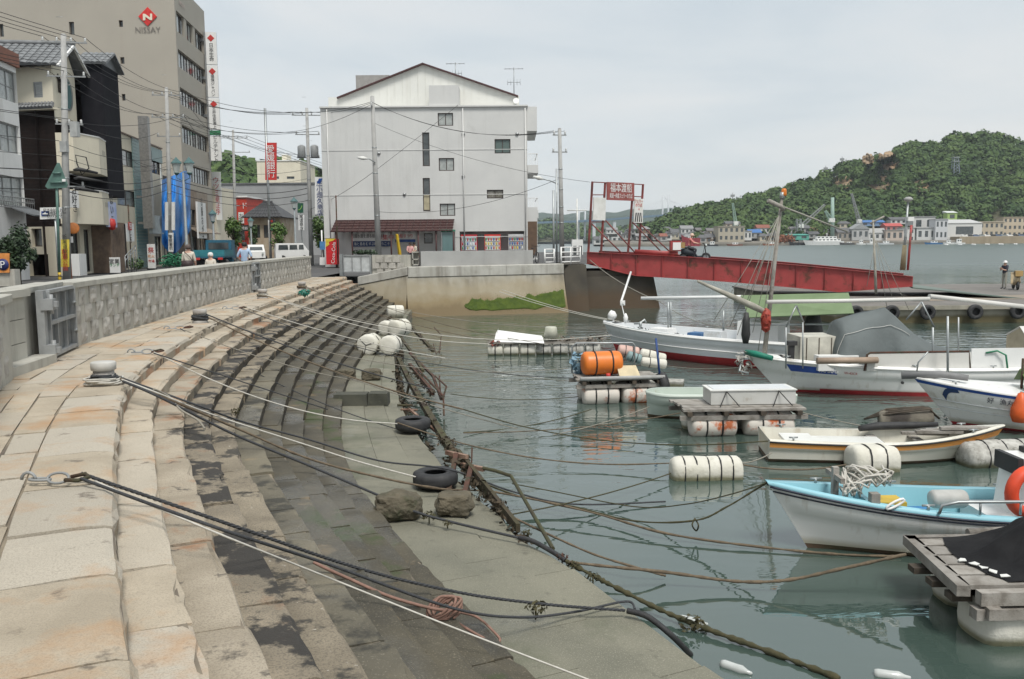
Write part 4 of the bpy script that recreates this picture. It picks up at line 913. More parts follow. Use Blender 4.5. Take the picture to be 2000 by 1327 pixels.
def tile_roof(eL, eR, rL, rR, par, rows=7, cols=14, nm='roof_tile'):
 b0 = MB(); b0.slab([eL, eR, rR, rL], .08); kid('roof', b0, m_tile, par)
 nn = (eR-eL).cross(rL-eL).normalized()
 for i in range(rows):
  for j in range(cols):
   f0, f1 = i/rows, (i+1.12)/rows; g0_, g1_ = j/cols+.004, (j+1)/cols-.004; b = MB()
   def q(f, g): return (eL.lerp(eR, g)).lerp(rL.lerp(rR, g), min(f, 1))
   gm_ = (g0_+g1_)/2
   b.add([q(f0,g0_)+nn*.05, q(f0,gm_)+nn*.1, q(f0,g1_)+nn*.05, q(f1,g0_)+nn*.02, q(f1,gm_)+nn*.07, q(f1,g1_)+nn*.02, q(f0,g0_), q(f0,g1_)], [(0,1,4,3),(1,2,5,4),(6,7,2,1,0)]); kid(nm, b, m_tile, par)
def V(u_, n_, z_): return Vector((*st(u_, n_), z_))
tile_roof(V(-.5,-5,11.25), V(-.5,.5,11.25), V(2,-5,12.75), V(2,.5,12.75), r, 7, 14)
b = MB(); b.slab([V(5,.5,11.2), V(5,-5,11.2), V(2,-5,12.75), V(2,.5,12.75)], .08); kid('rear_roof', b, m_tile, r)
b = MB(); b.tube([V(2,-5,12.85), V(2,.6,12.85)], .13, 8); kid('ridge_tile', b, m_tile, r)
for (p, q) in ((V(-.55,.52,11.15), V(2,.52,12.7)), (V(5,.52,11.1), V(2,.52,12.7))):
 b = MB(); b.tube([p, q], .09, 4, sm=False); kid('barge_board', b, m_bwhite, r)
b = MB(); b.prism([LF.pt(0,0,.45).xy[:], LF.pt(LF.L+.3,0,.45).xy[:], LF.pt(LF.L+.3,0,0).xy[:], LF.pt(0,0,0).xy[:]], z_e-.12, z_e-.02); kid('eave_board', b, m_bcream, r)
tile_roof(LF.pt(0,z_e-.02,.5), LF.pt(LF.L+.3,z_e-.02,.5), LF.pt(0,z_e+.32,.0), LF.pt(LF.L,z_e+.32,.0), r, 2, 14)
tz = zt_; tile_roof(V(t0-.3,-.2,tz), V(t0-.3,1.6,tz), V((t0+t1)/2,-.2,tz+.9), V((t0+t1)/2,1.6,tz+.9), r, 4, 6)
b = MB(); b.slab([V(t1+.2,1.6,tz), V(t1+.2,-.2,tz), V((t0+t1)/2,-.2,tz+.9), V((t0+t1)/2,1.6,tz+.9)], .08); b.poly([V(t0,1.25,tz), V(t1,1.25,tz), V((t0+t1)/2,1.25,tz+.8)]); kid('tower_roof', b, m_tile, r)
gz = bal_z[0]; GF = Face(st(0,.0), st(7.4,.0), 0, gz); h1 = (.6,2.6,1.0,gz-.2); h2 = (3.3,4.4,.1,gz-.25)
b = MB(); GF.wall(b, [h1,h2], .2); kid('shopfront_wall', b, m_bcream, r, False); GF.window(r, h1, m_dframe, m_glass, 2, 1, .2); GF.window(r, h2, m_dframe, m_glass, 1, 1, .2, name='door')
b = MB(); b.prism([st(4.6,.02), st(4.6,1.1), st(7.3,1.1), st(7.3,.02)][::-1], 0, gz+.2); porch = kid('stone_porch', b, mat('brown_stone', (.25,.18,.13), (.17,.12,.09), 3, .85, .5, 20), r)
b = MB(); b.prism([st(-.3,.2), st(-.3,.9), st(.8,.9), st(.8,.2)][::-1], 0, 1.2); kid('front_wall', b, m_bwhite, r)
pf = Face(st(4.6,1.12), st(7.3,1.12), 0, 5)
fsign(pf, (210,395,228,444), .15, 'shop_sign', mat('sign_blue_white', (.6,.64,.75), (.3,.38,.65), .9, .5), 'tall pale blue sign with brushed black letters on the stone porch', 'sign', 'ばいこう', .62, m_black)
b = MB(); a = V(4.3,1.3,2.9); b.lathe([(0,-.35),(.18,-.3),(.24,0),(.18,.3),(0,.35)], 10, Matrix.Translation(a)); single('paper_lantern', b, m_red, 'red paper lantern hanging at the stone porch', 'lantern')
nf = Face(st(-.15,.95), st(2.2,1.52), 0, 6)
o, _ = fsign(nf, (136,373,154,406), .1, 'shop_sign', m_cleanwhite, 'small white sign with green and black brush letters on the lower balcony', 'sign', 'お好き', .5, m_black, th=.05)
r = root('cream_house', (*st(14), 0), 'cream two storey house with teal tiled column behind the wires', 'building')
CF = Face(st(7.7), st(21.7), 0, 9.1)
hs = [CF.rect(237,295,265,326), CF.rect(295,297,313,340), CF.rect(229,372,267,403), CF.rect(236,437,250,520), CF.rect(303,462,316,520)]; hs[3] = (hs[3][0], hs[3][1], .1, hs[3][3]); hs[4] = (hs[4][0], hs[4][1], .1, hs[4][3])
hs = [h for h in hs if h[1] < CF.L]
b = MB(); CF.wall(b, hs); shell(b, [st(7.7), st(21.7), st(21.7,-10), st(7.7,-10)], 0, 9.1, skip=(0,)); kid('wall', b, m_bcream, r, False)
for k, h in enumerate(hs): CF.window(r, h, m_dframe, m_curtain if k in (0,2) else m_glass, 2, 1, .16)
m_teal = mat('teal_tile', (.2,.3,.29), (.16,.25,.245), 4, .4)
u0_, u1_ = CF.uv(263,400)[0], CF.uv(284,400)[0]; k = 0; z_ = .05
while z_ < 9.0:
 b = MB(); b.add([CF.pt(u0_,z_,.0), CF.pt(u1_,z_,.0), CF.pt(u1_,z_+.2,.0), CF.pt(u0_,z_+.2,.0), CF.pt(u0_,z_,.06), CF.pt(u1_,z_,.06), CF.pt(u1_,z_+.2,.06), CF.pt(u0_,z_+.2,.06)], [(4,5,6,7),(0,1,5,4),(2,3,7,6),(0,4,7,3),(1,2,6,5)]); kid('teal_tile_band', b, m_teal, r, False); z_ += .222
u2_, u3_ = CF.uv(293,270)[0], CF.L; b = MB(); b.add([CF.pt(u2_,8.0,.05), CF.pt(u3_,8.0,.05), CF.pt(u3_,9.0,.05), CF.pt(u2_,9.0,.05)], [(0,1,2,3)]); kid('teal_fascia', b, m_teal, r, False)
b = MB(); a = CF.pt(0,9.1,.1); c = CF.pt(CF.L,9.1,.1); b.prism([a.xy[:], c.xy[:], (c-CF.n*10).xy[:], (a-CF.n*10).xy[:]], 9.103, 9.2); kid('roof_cap', b, plain('roof_cap', (.2,.15,.12)), r)
hc = CF.hit(284,300,1.0); b = MB(); b.box((hc.x, hc.y, (CF.hit(284,230,1).z+2.8)/2), (.62,.62,CF.hit(284,230,1).z-2.8), rz=.15); b.box((hc.x-.4,hc.y+.1,5),(.8,.1,.15)); b.box((hc.x-.4,hc.y+.1,3.2),(.8,.1,.15)); single('metal_chimney', b, mat('brushed_steel', (.33,.32,.3), (.24,.235,.225), 6, .4, metal=.6), 'tall square metal flue on the cream house front', 'chimney')
fsign(CF, (298,422,326,457), 1.2, 'blank_sign', plain('sign_greyblue', (.42,.47,.48)), 'blank pale grey box sign right of the metal flue', 'sign', th=.25)
fl_, _ = fsign(CF, (247,437,262,472), 1.8, 'shop_flag', m_cleanwhite, 'white flag sign with red head beside the cream house door', 'flag', 'こころ', .5, m_black, th=.03)
p = CF.hit(254.5,442,1.86); b = MB(); b.slab([p+CF.u*x+Vector((0,0,z)) for x, z in ((-.3,-.25),(.3,-.25),(.3,.25),(-.3,.25))], .02); cr_ = kid('crest', b, m_red, fl_); lettering('回', .4, m_cleanwhite, p, CF.u, CF.n, cr_)
a = CF.hit(250,400,1.8); b = MB(); b.tube([Vector((a.x,a.y,0)), a], .035, 6); single('flag_pole', b, m_rust, 'thin brown flag pole in front of the cream house', 'pole')
r = root('tarped_house', (*st(25), 0), 'half demolished house front covered by a blue tarpaulin', 'building')
b = MB(); b.prism([st(21.9,-.3), st(29,-.3), st(29,-8), st(21.9,-8)][::-1], 0, 7.2); kid('wall', b, plain('old_timber', (.09,.065,.05)), r)
TF = Face(st(21,1.2), st(29,1.2), 0, 10); m_tarp = mat('blue_tarpaulin', (.015,.17,.52), (.025,.22,.6), 2, .38, .5, 8, bdist=.08)
b = MB(); rows = []; nx, ny = 40, 18
for j in range(ny+1):
 rw = []
 for i in range(nx+1):
  s_ = i/nx; t_ = j/ny; xt = 316+56*s_; yt_top = 352-22*s_; yb = 470+26*math.sin(math.pi*min(1, s_*1.15+.06))-(20*max(0, s_-.8)*5 if s_ > .8 else 0)
  y_ = yt_top+(yb-yt_top)*t_; fold = .07*math.sin(s_*26+2.2*t_+1.5*math.sin(t_*4))*(.35+.65*t_)+.22*mnoise.noise((s_*7, t_*4, 1)) + .45*math.sin(math.pi*t_)*math.sin(math.pi*s_)
  p = TF.hit(xt, y_, fold); rw.append(p)
 rows.append(rw)
b.loft(rows); single('blue_tarpaulin', b, m_tarp, 'crumpled blue tarpaulin hanging over the house front', 'tarpaulin', fix=False)
for px in (318, 344, 371):
 p = TF.hit(px, 420, -.2); b = MB(); b.tube([(p.x,p.y,0),(p.x,p.y,7.6)], .05, 6); kid('scaffold_pole', b, m_steel, r)
r = root('brown_shop', (*st(33), 0), 'brown timber shop below the beige tower with white signs', 'building')
BF = Face(st(29.3), st(38), 0, 6.6); hs = [(1.0,3.4,.1,2.4),(4.2,7.6,.1,2.4),(1.2,3.2,3.4,4.8),(4.5,7.4,3.4,4.8)]
b = MB(); BF.wall(b, hs); shell(b, [st(29.3), st(38), st(38,-2), st(29.3,-2)], 0, 6.6, skip=(0,)); kid('wall', b, mat('brown_render', (.2,.14,.1), (.3,.25,.2), .5, .8), r, False)
for h in hs: BF.window(r, h, m_dframe, m_glass, 3, 1)
b = MB(); b.slab([BF.pt(0,2.7,1.1), BF.pt(BF.L,2.7,1.1), BF.pt(BF.L,3.2,.02), BF.pt(0,3.2,.02)], .08); kid('canopy', b, plain('tan_canopy', (.25,.2,.15)), r)
fsign(BF, (387,396,403,466), .9, 'shop_sign', m_cleanwhite, 'tall white sign with black brush letters below the beige tower', 'sign', '呉服おがさ', .85, m_black, th=.15)
z_t = 26.2; T0 = ground_xy(345, 84, 100); T1 = ground_xy(402, 95.5, 100)
r = root('beige_tower', (T0[0]-8, 88, 0), 'tall beige office tower with a red diamond emblem', 'building')
FF = Face((T0[0]-26, 84.4), T0, 0, z_t); SFc = Face(T0, T1, 0, z_t)
hs = [FF.rect(232,40,240,53), FF.rect(235,112,243,125), FF.rect(238,184,245,197), FF.rect(135,43,145,68), FF.rect(-2,47,7,72)]
b = MB(); FF.wall(b, hs, .3); kid('front_wall', b, m_beige, r, False)
for h in hs: FF.window(r, h, m_dframe, m_glass, 1, 1, .3)
hs = []
for (zt_, zb_) in ((23.5,21.6),(20.0,18.35),(16.5,14.9),(13.0,11.35),(9.45,7.8)): hs.append((.5, SFc.L-.7, zb_, zt_))
b = MB(); SFc.wall(b, hs, .35); shell(b, [(T0[0]-26,84.4), T0, T1, (T1[0]-26,96)], 0, z_t, skip=(0,1)); kid('side_wall', b, m_beige, r, False)
for i, h in enumerate(hs):
 SFc.window(r, h, m_dframe, m_glass, 10, 1, .35, fw=.1)
 for k in range(10):
  if (k*7+i*3) % 5 < 3:
   b = MB(); w_ = (h[1]-h[0])/10; a = h[0]+w_*k; b.add([SFc.pt(a+.1,h[2]+.1,-.3), SFc.pt(a+w_*.62,h[2]+.1,-.3), SFc.pt(a+w_*.62,h[3]-.1,-.3), SFc.pt(a+.1,h[3]-.1,-.3)], [(0,1,2,3)]); kid('blind', b, m_curtain, r, False)
 if i == 0:
  for k in (3, 6): b = MB(); u_ = h[0]+(h[1]-h[0])*k/9.5; b.add([SFc.pt(u_-.45,h[2],-.05), SFc.pt(u_+.45,h[2],-.05), SFc.pt(u_+.45,h[3],-.05), SFc.pt(u_-.45,h[3],-.05), SFc.pt(u_-.45,h[2],-.3), SFc.pt(u_-.45,h[3],-.3)], [(0,1,2,3),(0,3,5,4)]); kid('pier', b, m_beige, r, False)
for zz in (25.3, 21, 17.5, 14, 10.6):
 b = MB(); b.box((FF.A.x+13, 84.39, zz), (25.9, .03, .05)); kid('panel_joint', b, m_beige, r)
b = MB(); q = [FF.hit(x, y, .1) for x, y in ((288,51),(306,32.5),(288,14),(270,32.5))]; b.slab(q, .1); em = kid('emblem', b, plain('emblem_red', (.65,.03,.025)), r)
b = MB(); q = [FF.hit(x, y, .16) for x, y in ((279,40),(279,27),(283.5,27.5),(292,34),(293,34),(293,27),(297,27),(297,40),(292,39),(284,33),(283.5,40))]; b.slab(q[::-1], .04); kid('emblem_mark', b, m_bcream, em)
lettering('NISSAY', .75, plain('emblem_grey', (.2,.18,.16)), FF.hit(289,58.5,.05), FF.u, FF.n, em)
lettering('NISSAY', .6, plain('emblem_grey2', (.5,.4,.36)), SFc.pt(2.6,24.5,.05), SFc.u, SFc.n, em)
gx = ground_xy(406.5, 94.5, 190); SG = Face(gx, (gx[0]+1.05, gx[1]+.15), 0, 26)
sr = root('sign_tower', (gx[0]+.5, gx[1], 9), 'tall white stacked office sign tower on the beige tower edge', 'sign')
for i, (y0, y1, tx, cc, sz) in enumerate(((63,126,'日本生命',None,.5),(128,190,'損保ジャパン',None,.4),(192,253,'三井住友海上',None,.4),(266,314,'ビルテナント',None,.5))):
 zt_ = SG.hit(413,y0).z; zb_ = SG.hit(413,y1).z; b = MB(); b.slab([SG.pt(0,zb_), SG.pt(1.08,zb_), SG.pt(1.08,zt_), SG.pt(0,zt_)], .35); pn = kid('sign_panel', b, m_cleanwhite, sr)
 lettering(tx, sz, m_black, SG.pt(.54,zb_+(zt_-zb_)*(.37 if i < 3 else .5),.01), SG.u, SG.n, pn, True)
 if i < 3:
  b = MB(); cz = zt_-.62; q = [SG.pt(.54,cz-.36,.03), SG.pt(.9,cz,.03), SG.pt(.54,cz+.36,.03), SG.pt(.18,cz,.03)]; b.slab(q, .02); kid('red_mark', b, m_red, pn)
b = MB(); b.slab([SG.pt(0,SG.hit(413,264).z), SG.pt(1.08,SG.hit(413,264).z), SG.pt(1.08,SG.hit(413,255).z), SG.pt(0,SG.hit(413,255).z)], .35); kid('green_panel', b, plain('sign_green', (.03,.2,.09)), sr)
b = MB(); b.slab([SG.pt(-.15,SG.hit(413,316).z), SG.pt(-.02,SG.hit(413,316).z), SG.pt(-.02,SG.hit(413,62).z), SG.pt(-.15,SG.hit(413,62).z)], .3); kid('frame', b, m_frame, sr)
for y in (78, 152, 226, 300): z_ = SG.hit(405,y).z; b = MB(); b.box((gx[0]-.4,gx[1]+.2,z_),(.7,.25,.3)); kid('bracket', b, m_frame, sr)
g2_ = ground_xy(414, 97); SG2 = Face(g2_, (g2_[0]+1.05, g2_[1]+.15), 0, 12)
o, _ = fsign(SG2, (414,336,432,430), 0, 'company_sign', m_cleanwhite, 'white vertical sign with red and black letters below the sign tower', 'sign', 'ウツミ屋証券', .72, plain('sign_red_letter', (.5,.05,.05)), th=.3)
b = MB(); p = ground_xy(415, 96.8); b.prism([(p[0]-6,96.9),(p[0]+.5,96.9),(p[0]+.5,104),(p[0]-6,104)], 0, 8); single('corner_shop', b, m_bcream, 'plain cream shop behind the vertical company sign', 'building')
def block(name, label, px0, px1, ytop, d, mt, depth=10, wins=(), cat='building', roofm=None, ybase=None, gm=None, cols=2):
 a = ground_xy(px0, d); c = ground_xy(px1, d); zt_ = D((px0+px1)/2, ytop, d).z; z0_ = -.03 if ybase is None else D((px0+px1)/2, ybase, d).z
 f = Face(a, c, z0_, zt_); hs = [f.rect(*w_) for w_ in wins]; r = root(name, ((a[0]+c[0])/2, d+depth/2, z0_), label, cat)
 b = MB(); f.wall(b, hs, .2); shell(b, [a, c, (c[0], d+depth), (a[0], d+depth)], z0_, zt_, skip=(0,)); kid('wall', b, mt, r, False)
 for h in hs: f.window(r, h, m_frame, gm or m_glass, cols, 1, .2)
 b = MB(); b.box(((a[0]+c[0])/2, d+depth/2, zt_+.1), (c[0]-a[0]+.3, depth+.3, .2)); kid('roof_edge', b, roofm or m_bwhite, r)
 return r, f
block('grey_shed', 'long grey building closing the far end of the street', 430, 632, 360, 130, mat('grey_sheet', (.33,.34,.34), (.28,.29,.29), .4, .7), 14, [(506,400,522,415)], roofm=m_tile)
block('cream_hotel', 'cream rooftop block rising behind the street end', 508, 592, 315, 190, m_bcream, 14, [(530,345,545,350),(560,345,575,350)])
block('roof_cabin', 'small cream roof cabin above the cream block', 557, 566, 303, 193, m_bcream, 4, ybase=316)
rr, f = block('red_building', 'red fronted building with white lettering beyond the sign tower', 433, 485, 386, 112, plain('red_facade', (.5,.05,.03)), 10, [(440,440,455,470),(462,440,478,470)])
lettering('ビリヤード', .9, m_cleanwhite, f.hit(450,402,.05), f.u, f.n, rr)
fsign(f, (466,415,476,437), .6, 'small_sign', m_cleanwhite, 'small white sign on the red fronted building', 'sign', 'お茶', .6, m_black)
fsign(f, (470,440,486,452), .8, 'dark_sign', m_black, 'small dark square sign below the red fronted building', 'sign', '電器', .4, m_cleanwhite, vertical=False)
r = root('timber_house', (*ground_xy(508,104), 0), 'old timber house with dark hipped tile roof at the street end', 'house')
f = Face(ground_xy(487,104), ground_xy(548,104), 0, D(508,425,104).z); hs = [f.rect(492,440,508,465), f.rect(515,440,530,465)]
b = MB(); f.wall(b, hs); shell(b, [f.A.xy[:], f.B.xy[:], (f.B.x,111), (f.A.x,111)], 0, f.z1, skip=(0,)); kid('wall', b, mat('timber_plaster', (.3,.22,.15), (.42,.36,.27), .8, .8), r, False)
for h in hs: f.window(r, h, m_dframe, m_glass, 3, 2)
e0, e1 = f.pt(-.6,f.z1,.9), f.pt(f.L+.6,f.z1,.9); zr = D(508,393,104).z; rl, rr_ = f.pt(1.0,zr,-3), f.pt(f.L-1.6,zr,-3)
m_tile0 = m_tile; m_tile = mat('dark_roof_tile', (.06,.06,.062), (.04,.04,.042), 3, .6, rnd=.12); tile_roof(e0, e1, rl, rr_, r, 5, 12)
b = MB(); b.slab([f.pt(f.L+.6,f.z1,-7), f.pt(-.6,f.z1,-7), rl, rr_], .08); b.poly([f.pt(-.6,f.z1,-7), e0, rl]); b.poly([e1, f.pt(f.L+.6,f.z1,-7), rr_]); b.tube([rl, rr_], .2, 6); kid('rear_roof', b, m_tile, r); m_tile = m_tile0
m_xarm = plain('crossarm_steel', (.3,.31,.31), .5)
ARMS = {}
def pole(key, px, py_top, d, label, arms, px_base=None, r0=.17, r1=.1, z0=0, extra=True, gap=.33):
 top = D(px, py_top, d); bx = D(px_base if px_base is not None else px, 500, d); base = Vector((bx.x, bx.y, z0))
 r = root('utility_pole', base, label, 'utility pole', 'concrete utility poles along the street and quay')
 b = MB(); b.tube([base, base.lerp(top, .5), top], [r0, (r0+r1)/2, r1], 12); b.lathe([(r1,0),(r1*.6,.04),(0,.05)], 10, Matrix.Translation(top)); kid('shaft', b, m_conc, r)
 out = []
 for (dz, ln, ang, n) in arms:
  c = top+Vector((0,0,-dz)); a = Vector((math.cos(ang), math.sin(ang), 0)); b = MB(); b.tube([c-a*ln/2, c+a*ln/2], .045, 4, sm=False); arm = kid('crossarm', b, m_xarm, r); att = []
  for k in range(n):
   p = c+a*(ln/2-.08)*(2*k/(n-1)-1 if n > 1 else 0); b = MB(); b.lathe([(.035,0),(.06,.05),(.04,.1),(.06,.14),(.03,.2)], 8, Matrix.Translation(p+Vector((0,0,.03)))); kid('insulator', b, m_ins, arm); att.append(p+Vector((0,0,.24)))
  out.append(att)
 if extra:
  for k in range(9):
   z_ = .35+k*.09; p = base.lerp(top, z_); b = MB(); sgn = 1 if k % 2 else -1; b.tube([p, p+Vector((sgn*(r0+.14),0,0))], .012, 4); kid('step_bolt', b, m_steel, r)
 for k in range(4):
  p = base.lerp(top, [.3,.42,.55,.7][k]); rr = r0+(r1-r0)*[.3,.42,.55,.7][k]+.008; b = MB(); b.lathe([(rr,0),(rr+.006,.03),(rr,.06)], 12, Matrix.Translation(p)); kid('band', b, m_steel, r)
 ARMS[key] = (top, out, base); return r
ang1 = .1
p125 = pole('A', 124, 68, 42, 'nearest concrete utility pole in front of the black house', [(.35,2.0,.2,4),(1.9,1.7,.2,3),(4.1,1.2,.3,3),(7.0,1.0,.3,2)], 128, .19, .12)
p327 = pole('B', 325, 172, 62, 'concrete utility pole in front of the blue tarpaulin', [(.5,2.0,.15,4),(2.0,2.2,.15,4),(3.3,1.6,.15,3)], 333, .18, .11)
p455 = pole('C', 455, 255, 95, 'distant utility pole beside the red fronted building', [(.8,3.0,.1,4),(2.3,3.4,.1,3)], 461, .2, .12)
p600 = pole('D', 599, 212, 66, 'utility pole with transformers left of the white building', [(.5,2.2,.1,4),(1.9,1.8,.1,3),(3.6,1.7,.1,3)], 608, .18, .11)
p730 = pole('E', 727, 189, 55, 'tall plain utility pole in front of the white building', [(.6,.7,1.5,3)], 740, .2, .12, .2, False)
p1093 = pole('F', 1093, 252, 50.5, 'utility pole at the quay corner left of the red ramp', [(.35,.8,.2,3),(1.3,.9,.2,2)], 1098, .15, .1, .4, False)
top, _, base = ARMS['D']
for sx_ in (-.45, .5):
 z_ = D(600, 297, 66).z; b = MB(); T = Matrix.Translation((top.x+sx_, top.y-.15, z_-.45)); b.lathe([(.27,0),(.3,.04),(.3,.8),(.26,.86),(.1,.95)], 14, T); kid('transformer', b, plain('transformer_grey', (.3,.31,.31)), p600)
top, _, base = ARMS['A']
for (z_, s_, sx_) in ((base.z+7.1,(.34,.3,.7),.3),(base.z+6.3,(.3,.28,.5),-.25)):
 b = MB(); b.box((top.x+sx_, top.y-.1, z_), s_); kid('equipment_box', b, plain('box_grey', (.42,.43,.42)), p125)
for k, (z_, ln) in enumerate(((5.2,.9),(4.8,1.1),(4.3,.9))):
 b = MB(); x_ = top.x+.15; b.tube([(x_, top.y-.2, base.z+z_), (x_+.2, top.y-.1, base.z+z_+.06), (x_+ln, top.y+.35, base.z+z_-.1)], [.05,.1,.05], 7); kid('cable_joint', b, m_black, p125)
b = MB(); b.tube([(top.x+.3,top.y-.2,base.z+5.9),(top.x+.75,top.y-.1,base.z+5.8),(top.x+.8,top.y,base.z+5.3),(top.x+.45,top.y,base.z+5.0),(top.x+.3,top.y-.1,base.z+5.5)], .03, 6, closed=True); kid('cable_loop', b, m_black, p125)
def cable(p, q, sag, r_=.014, label=None, n=14, group='overhead cables strung between the poles', mt=None):
 p, q = Vector(p), Vector(q); b = MB(); b.tube([p.lerp(q, k/n)-Vector((0,0,sag*4*(k/n)*(1-k/n))) for k in range(n+1)], r_, 5)
 return single('overhead_cable', b, mt or m_wire, label or 'thin black overhead cable strung between utility poles', 'cable', group)
def arm_pts(k): return [p for a in ARMS[k][1] for p in a]
A_, B_, C_, D_, E_, F_ = (arm_pts(k) for k in 'ABCDEF')
def wname(k, i):
 n = 0
 for ai, a in enumerate(ARMS[k][1]):
  if i < n+len(a): return '%s wire of the %s crossarm' % (['left','second','third','right'][i-n if i-n < len(a)-1 else 3], ['top','second','third','lowest'][ai])
  n += len(a)
 return 'lowest wire'
for i, p in enumerate(A_[:9]): cable(p, Vector((p.x-6.5+.05*i, p.y-26, p.z+(.9 if i < 4 else .3))), .35, label='cable leaving the picture left from the nearest pole, '+wname('A', i))
for i in range(9): cable(A_[i], B_[min(i, len(B_)-1)], .45+.1*(i % 3), label='cable from nearest pole to tarpaulin pole, '+wname('A', i))
for i in range(8): cable(B_[i], D_[min(i, len(D_)-1)], .5+.1*(i % 3), .016, label='cable from tarpaulin pole to transformer pole, '+wname('B', i))
for i in range(5): cable(B_[3+i], C_[min(i, len(C_)-1)], .6, .018, label='cable from tarpaulin pole to distant pole, '+wname('B', 3+i))
for i in range(3): cable(D_[i*2], E_[i], .25, label='cable from transformer pole to plain pole, '+wname('D', i*2)); cable(E_[i], F_[i], .9, .012, label='cable crossing the white building front, '+wname('F', i))
for i in range(4): cable(C_[i], (C_[i].x+12, C_[i].y+45, C_[i].z-3), .4, .02, label='cable sagging away behind the distant pole, '+wname('C', i))
for (z_, dz, dr, wn_) in ((5.2,0,.025,'third highest thick'),(4.8,.1,.025,'second lowest thick'),(4.3,.2,.02,'lowest'),(5.9,.05,.012,'second highest thin'),(6.6,0,.014,'highest thin')):
 a = ARMS['A'][2]; c = ARMS['B'][2]; d_ = ARMS['D'][2]
 cable((a.x, a.y, z_), (a.x-7, a.y-26, z_+.6+dz), .5, dr, label=wn_+' of the low cables leaving the nearest pole to the left')
 cable((a.x, a.y, z_), (c.x, c.y, z_+1.2), .55, dr, label=wn_+' of the low cables from nearest to tarpaulin pole')
 cable((c.x, c.y, z_+1.2), (d_.x, d_.y, z_+.6), .75, dr, label=wn_+' of the low cables from tarpaulin to transformer pole')
a = ARMS['E'][2]; c = D(895, 205, 61.9); cable((a.x, a.y, 6.2), c, .05, .012, label='service cable rising from the pole to the white building roof')
cable((a.x, a.y, 6.2), ARMS['D'][2]+Vector((0,0,4.2)), .2, .014, label='service cable from the plain pole down towards the transformer pole')
cable((ARMS['F'][2]+Vector((0,0,4.9))), (ARMS['E'][2]+Vector((0,0,3.4))), .7, .012, label='low slack cable crossing the white building front')
cable(ARMS['B'][2]+Vector((0,0,7.4)), V(7.4,0,6.8), .3, .014, label='service cable from the tarpaulin pole to the black stair tower')
for (px, py, wn_) in ((300,300,'the teal fascia'),(250,288,'the cream upper window'),(205,250,'the black stair tower roof')): cable(ARMS['B'][2]+Vector((0,0,6.9)), CF.hit(px, py+20, .1) if px > 215 else V(6,.2,8), .3, .012, label='service cable from the tarpaulin pole to '+wn_)
cable((a.x,a.y,9.0), D(1152,356,48), .5, .01, label='thin cable from the plain pole to the ramp portal')
def lamp_arm(p0, p1, p2, label, z0=None):
 r = root('street_lamp', p0, label, 'street lamp'); b = MB(); b.tube([p0, p1, p2], .035, 6); kid('arm', b, m_steel, r)
 b = MB(); u = (p2-p1).normalized(); b.tube([p2-u*.1, p2+u*.15, p2+u*.5], [.05,.12,.07], 8); kid('lamp_head', b, m_white, r)
c = D(733, 318, 54.8); lamp_arm(c, c+Vector((-.35,-.1,.22)), c+Vector((-.55,-.15,.24)), 'small street lamp arm on the pole before the white building')
c = D(1090, 360, 50.3); lamp_arm(c, c+Vector((-.5,-.1,.2)), c+Vector((-.95,-.2,.3)), 'street lamp arm reaching left from the quay corner pole')
def thin_post(px, pyt, pyb, d, r_, label, z0=None, nm='steel_post', mt=None, cat='post', mush=False):
 t_ = D(px, pyt, d); bb = D(px, pyb, d); z0 = bb.z if z0 is None else z0; b = MB(); b.tube([(t_.x,t_.y,z0), t_], r_, 8); o = single(nm, b, mt or m_steel, label, cat); return t_
thin_post(1081, 372, 500, 48.3, .06, 'slim grey steel post left of the quay corner pole', .42); thin_post(1087, 330, 500, 48.6, .05, 'taller slim steel post beside the quay corner pole', .42)
m_lant = mat('lantern_glass', (.5,.54,.52), None, rough=.2); m_lgreen = plain('lamp_green', (.07,.15,.15), .5); m_lgrey = plain('lamp_column', (.24,.27,.28), .5)
def lantern(b_parent, p, s=1.0):
 b = MB(); T = Matrix.Translation(p); b.lathe([(.11*s,0),(.22*s,.42*s)], 6, T, sm=False); lg = kid('lantern', b, m_lant, b_parent)
 b = MB(); b.lathe([(.27*s,.42*s),(.25*s,.47*s),(.1*s,.62*s),(.03*s,.7*s),(0,.75*s)], 6, T, sm=False); kid('lantern_cap', b, m_lgreen, lg); b = MB(); b.lathe([(.04*s,-.12*s),(.13*s,-.02*s),(.13*s,.0)], 6, T); kid('lantern_base', b, m_lgreen, lg)
def lantern_lamp(px, pyt, d, label, two=True, s=1.0):
 t_ = D(px, pyt, d); r = root('street_lamp', (t_.x, t_.y, 0), label, 'street lamp'); h = t_.z-.7*s; b = MB(); b.tube([(t_.x,t_.y,0),(t_.x,t_.y,.9),(t_.x,t_.y,.95),(t_.x,t_.y,h)], [.11*s,.1*s,.07*s,.05*s], 8); kid('column', b, m_lgrey, r)
 if two:
  for sx_ in (-.3*s, .3*s):
   b = MB(); b.tube([(t_.x,t_.y,h-.4*s),(t_.x+sx_,t_.y,h-.25*s),(t_.x+sx_,t_.y,h-.05*s)], .025, 6); kid('arm', b, m_lgreen, r); lantern(r, Vector((t_.x+sx_, t_.y, h)), s)
 else: lantern(r, Vector((t_.x, t_.y, h)), s)
lantern_lamp(356, 308, 56, 'two lantern street lamp in front of the blue tarpaulin', s=1.35)
lantern_lamp(574, 386, 88, 'single lantern street lamp near the white van', False, 1.5); lantern_lamp(415, 410, 70, 'single lantern street lamp below the vertical company sign', False, 1.3); lantern_lamp(489, 425, 90, 'green single lantern lamp beside the street tree', False, 1.3)
m_sgn = plain('sign_back_green', (.1,.19,.16), .5)
t_ = D(109, 322, 38); bs_ = D(117, 545, 38); r = root('traffic_sign', (bs_.x, bs_.y, 0), 'green triangular traffic sign seen from behind on a leaning pole', 'traffic sign')
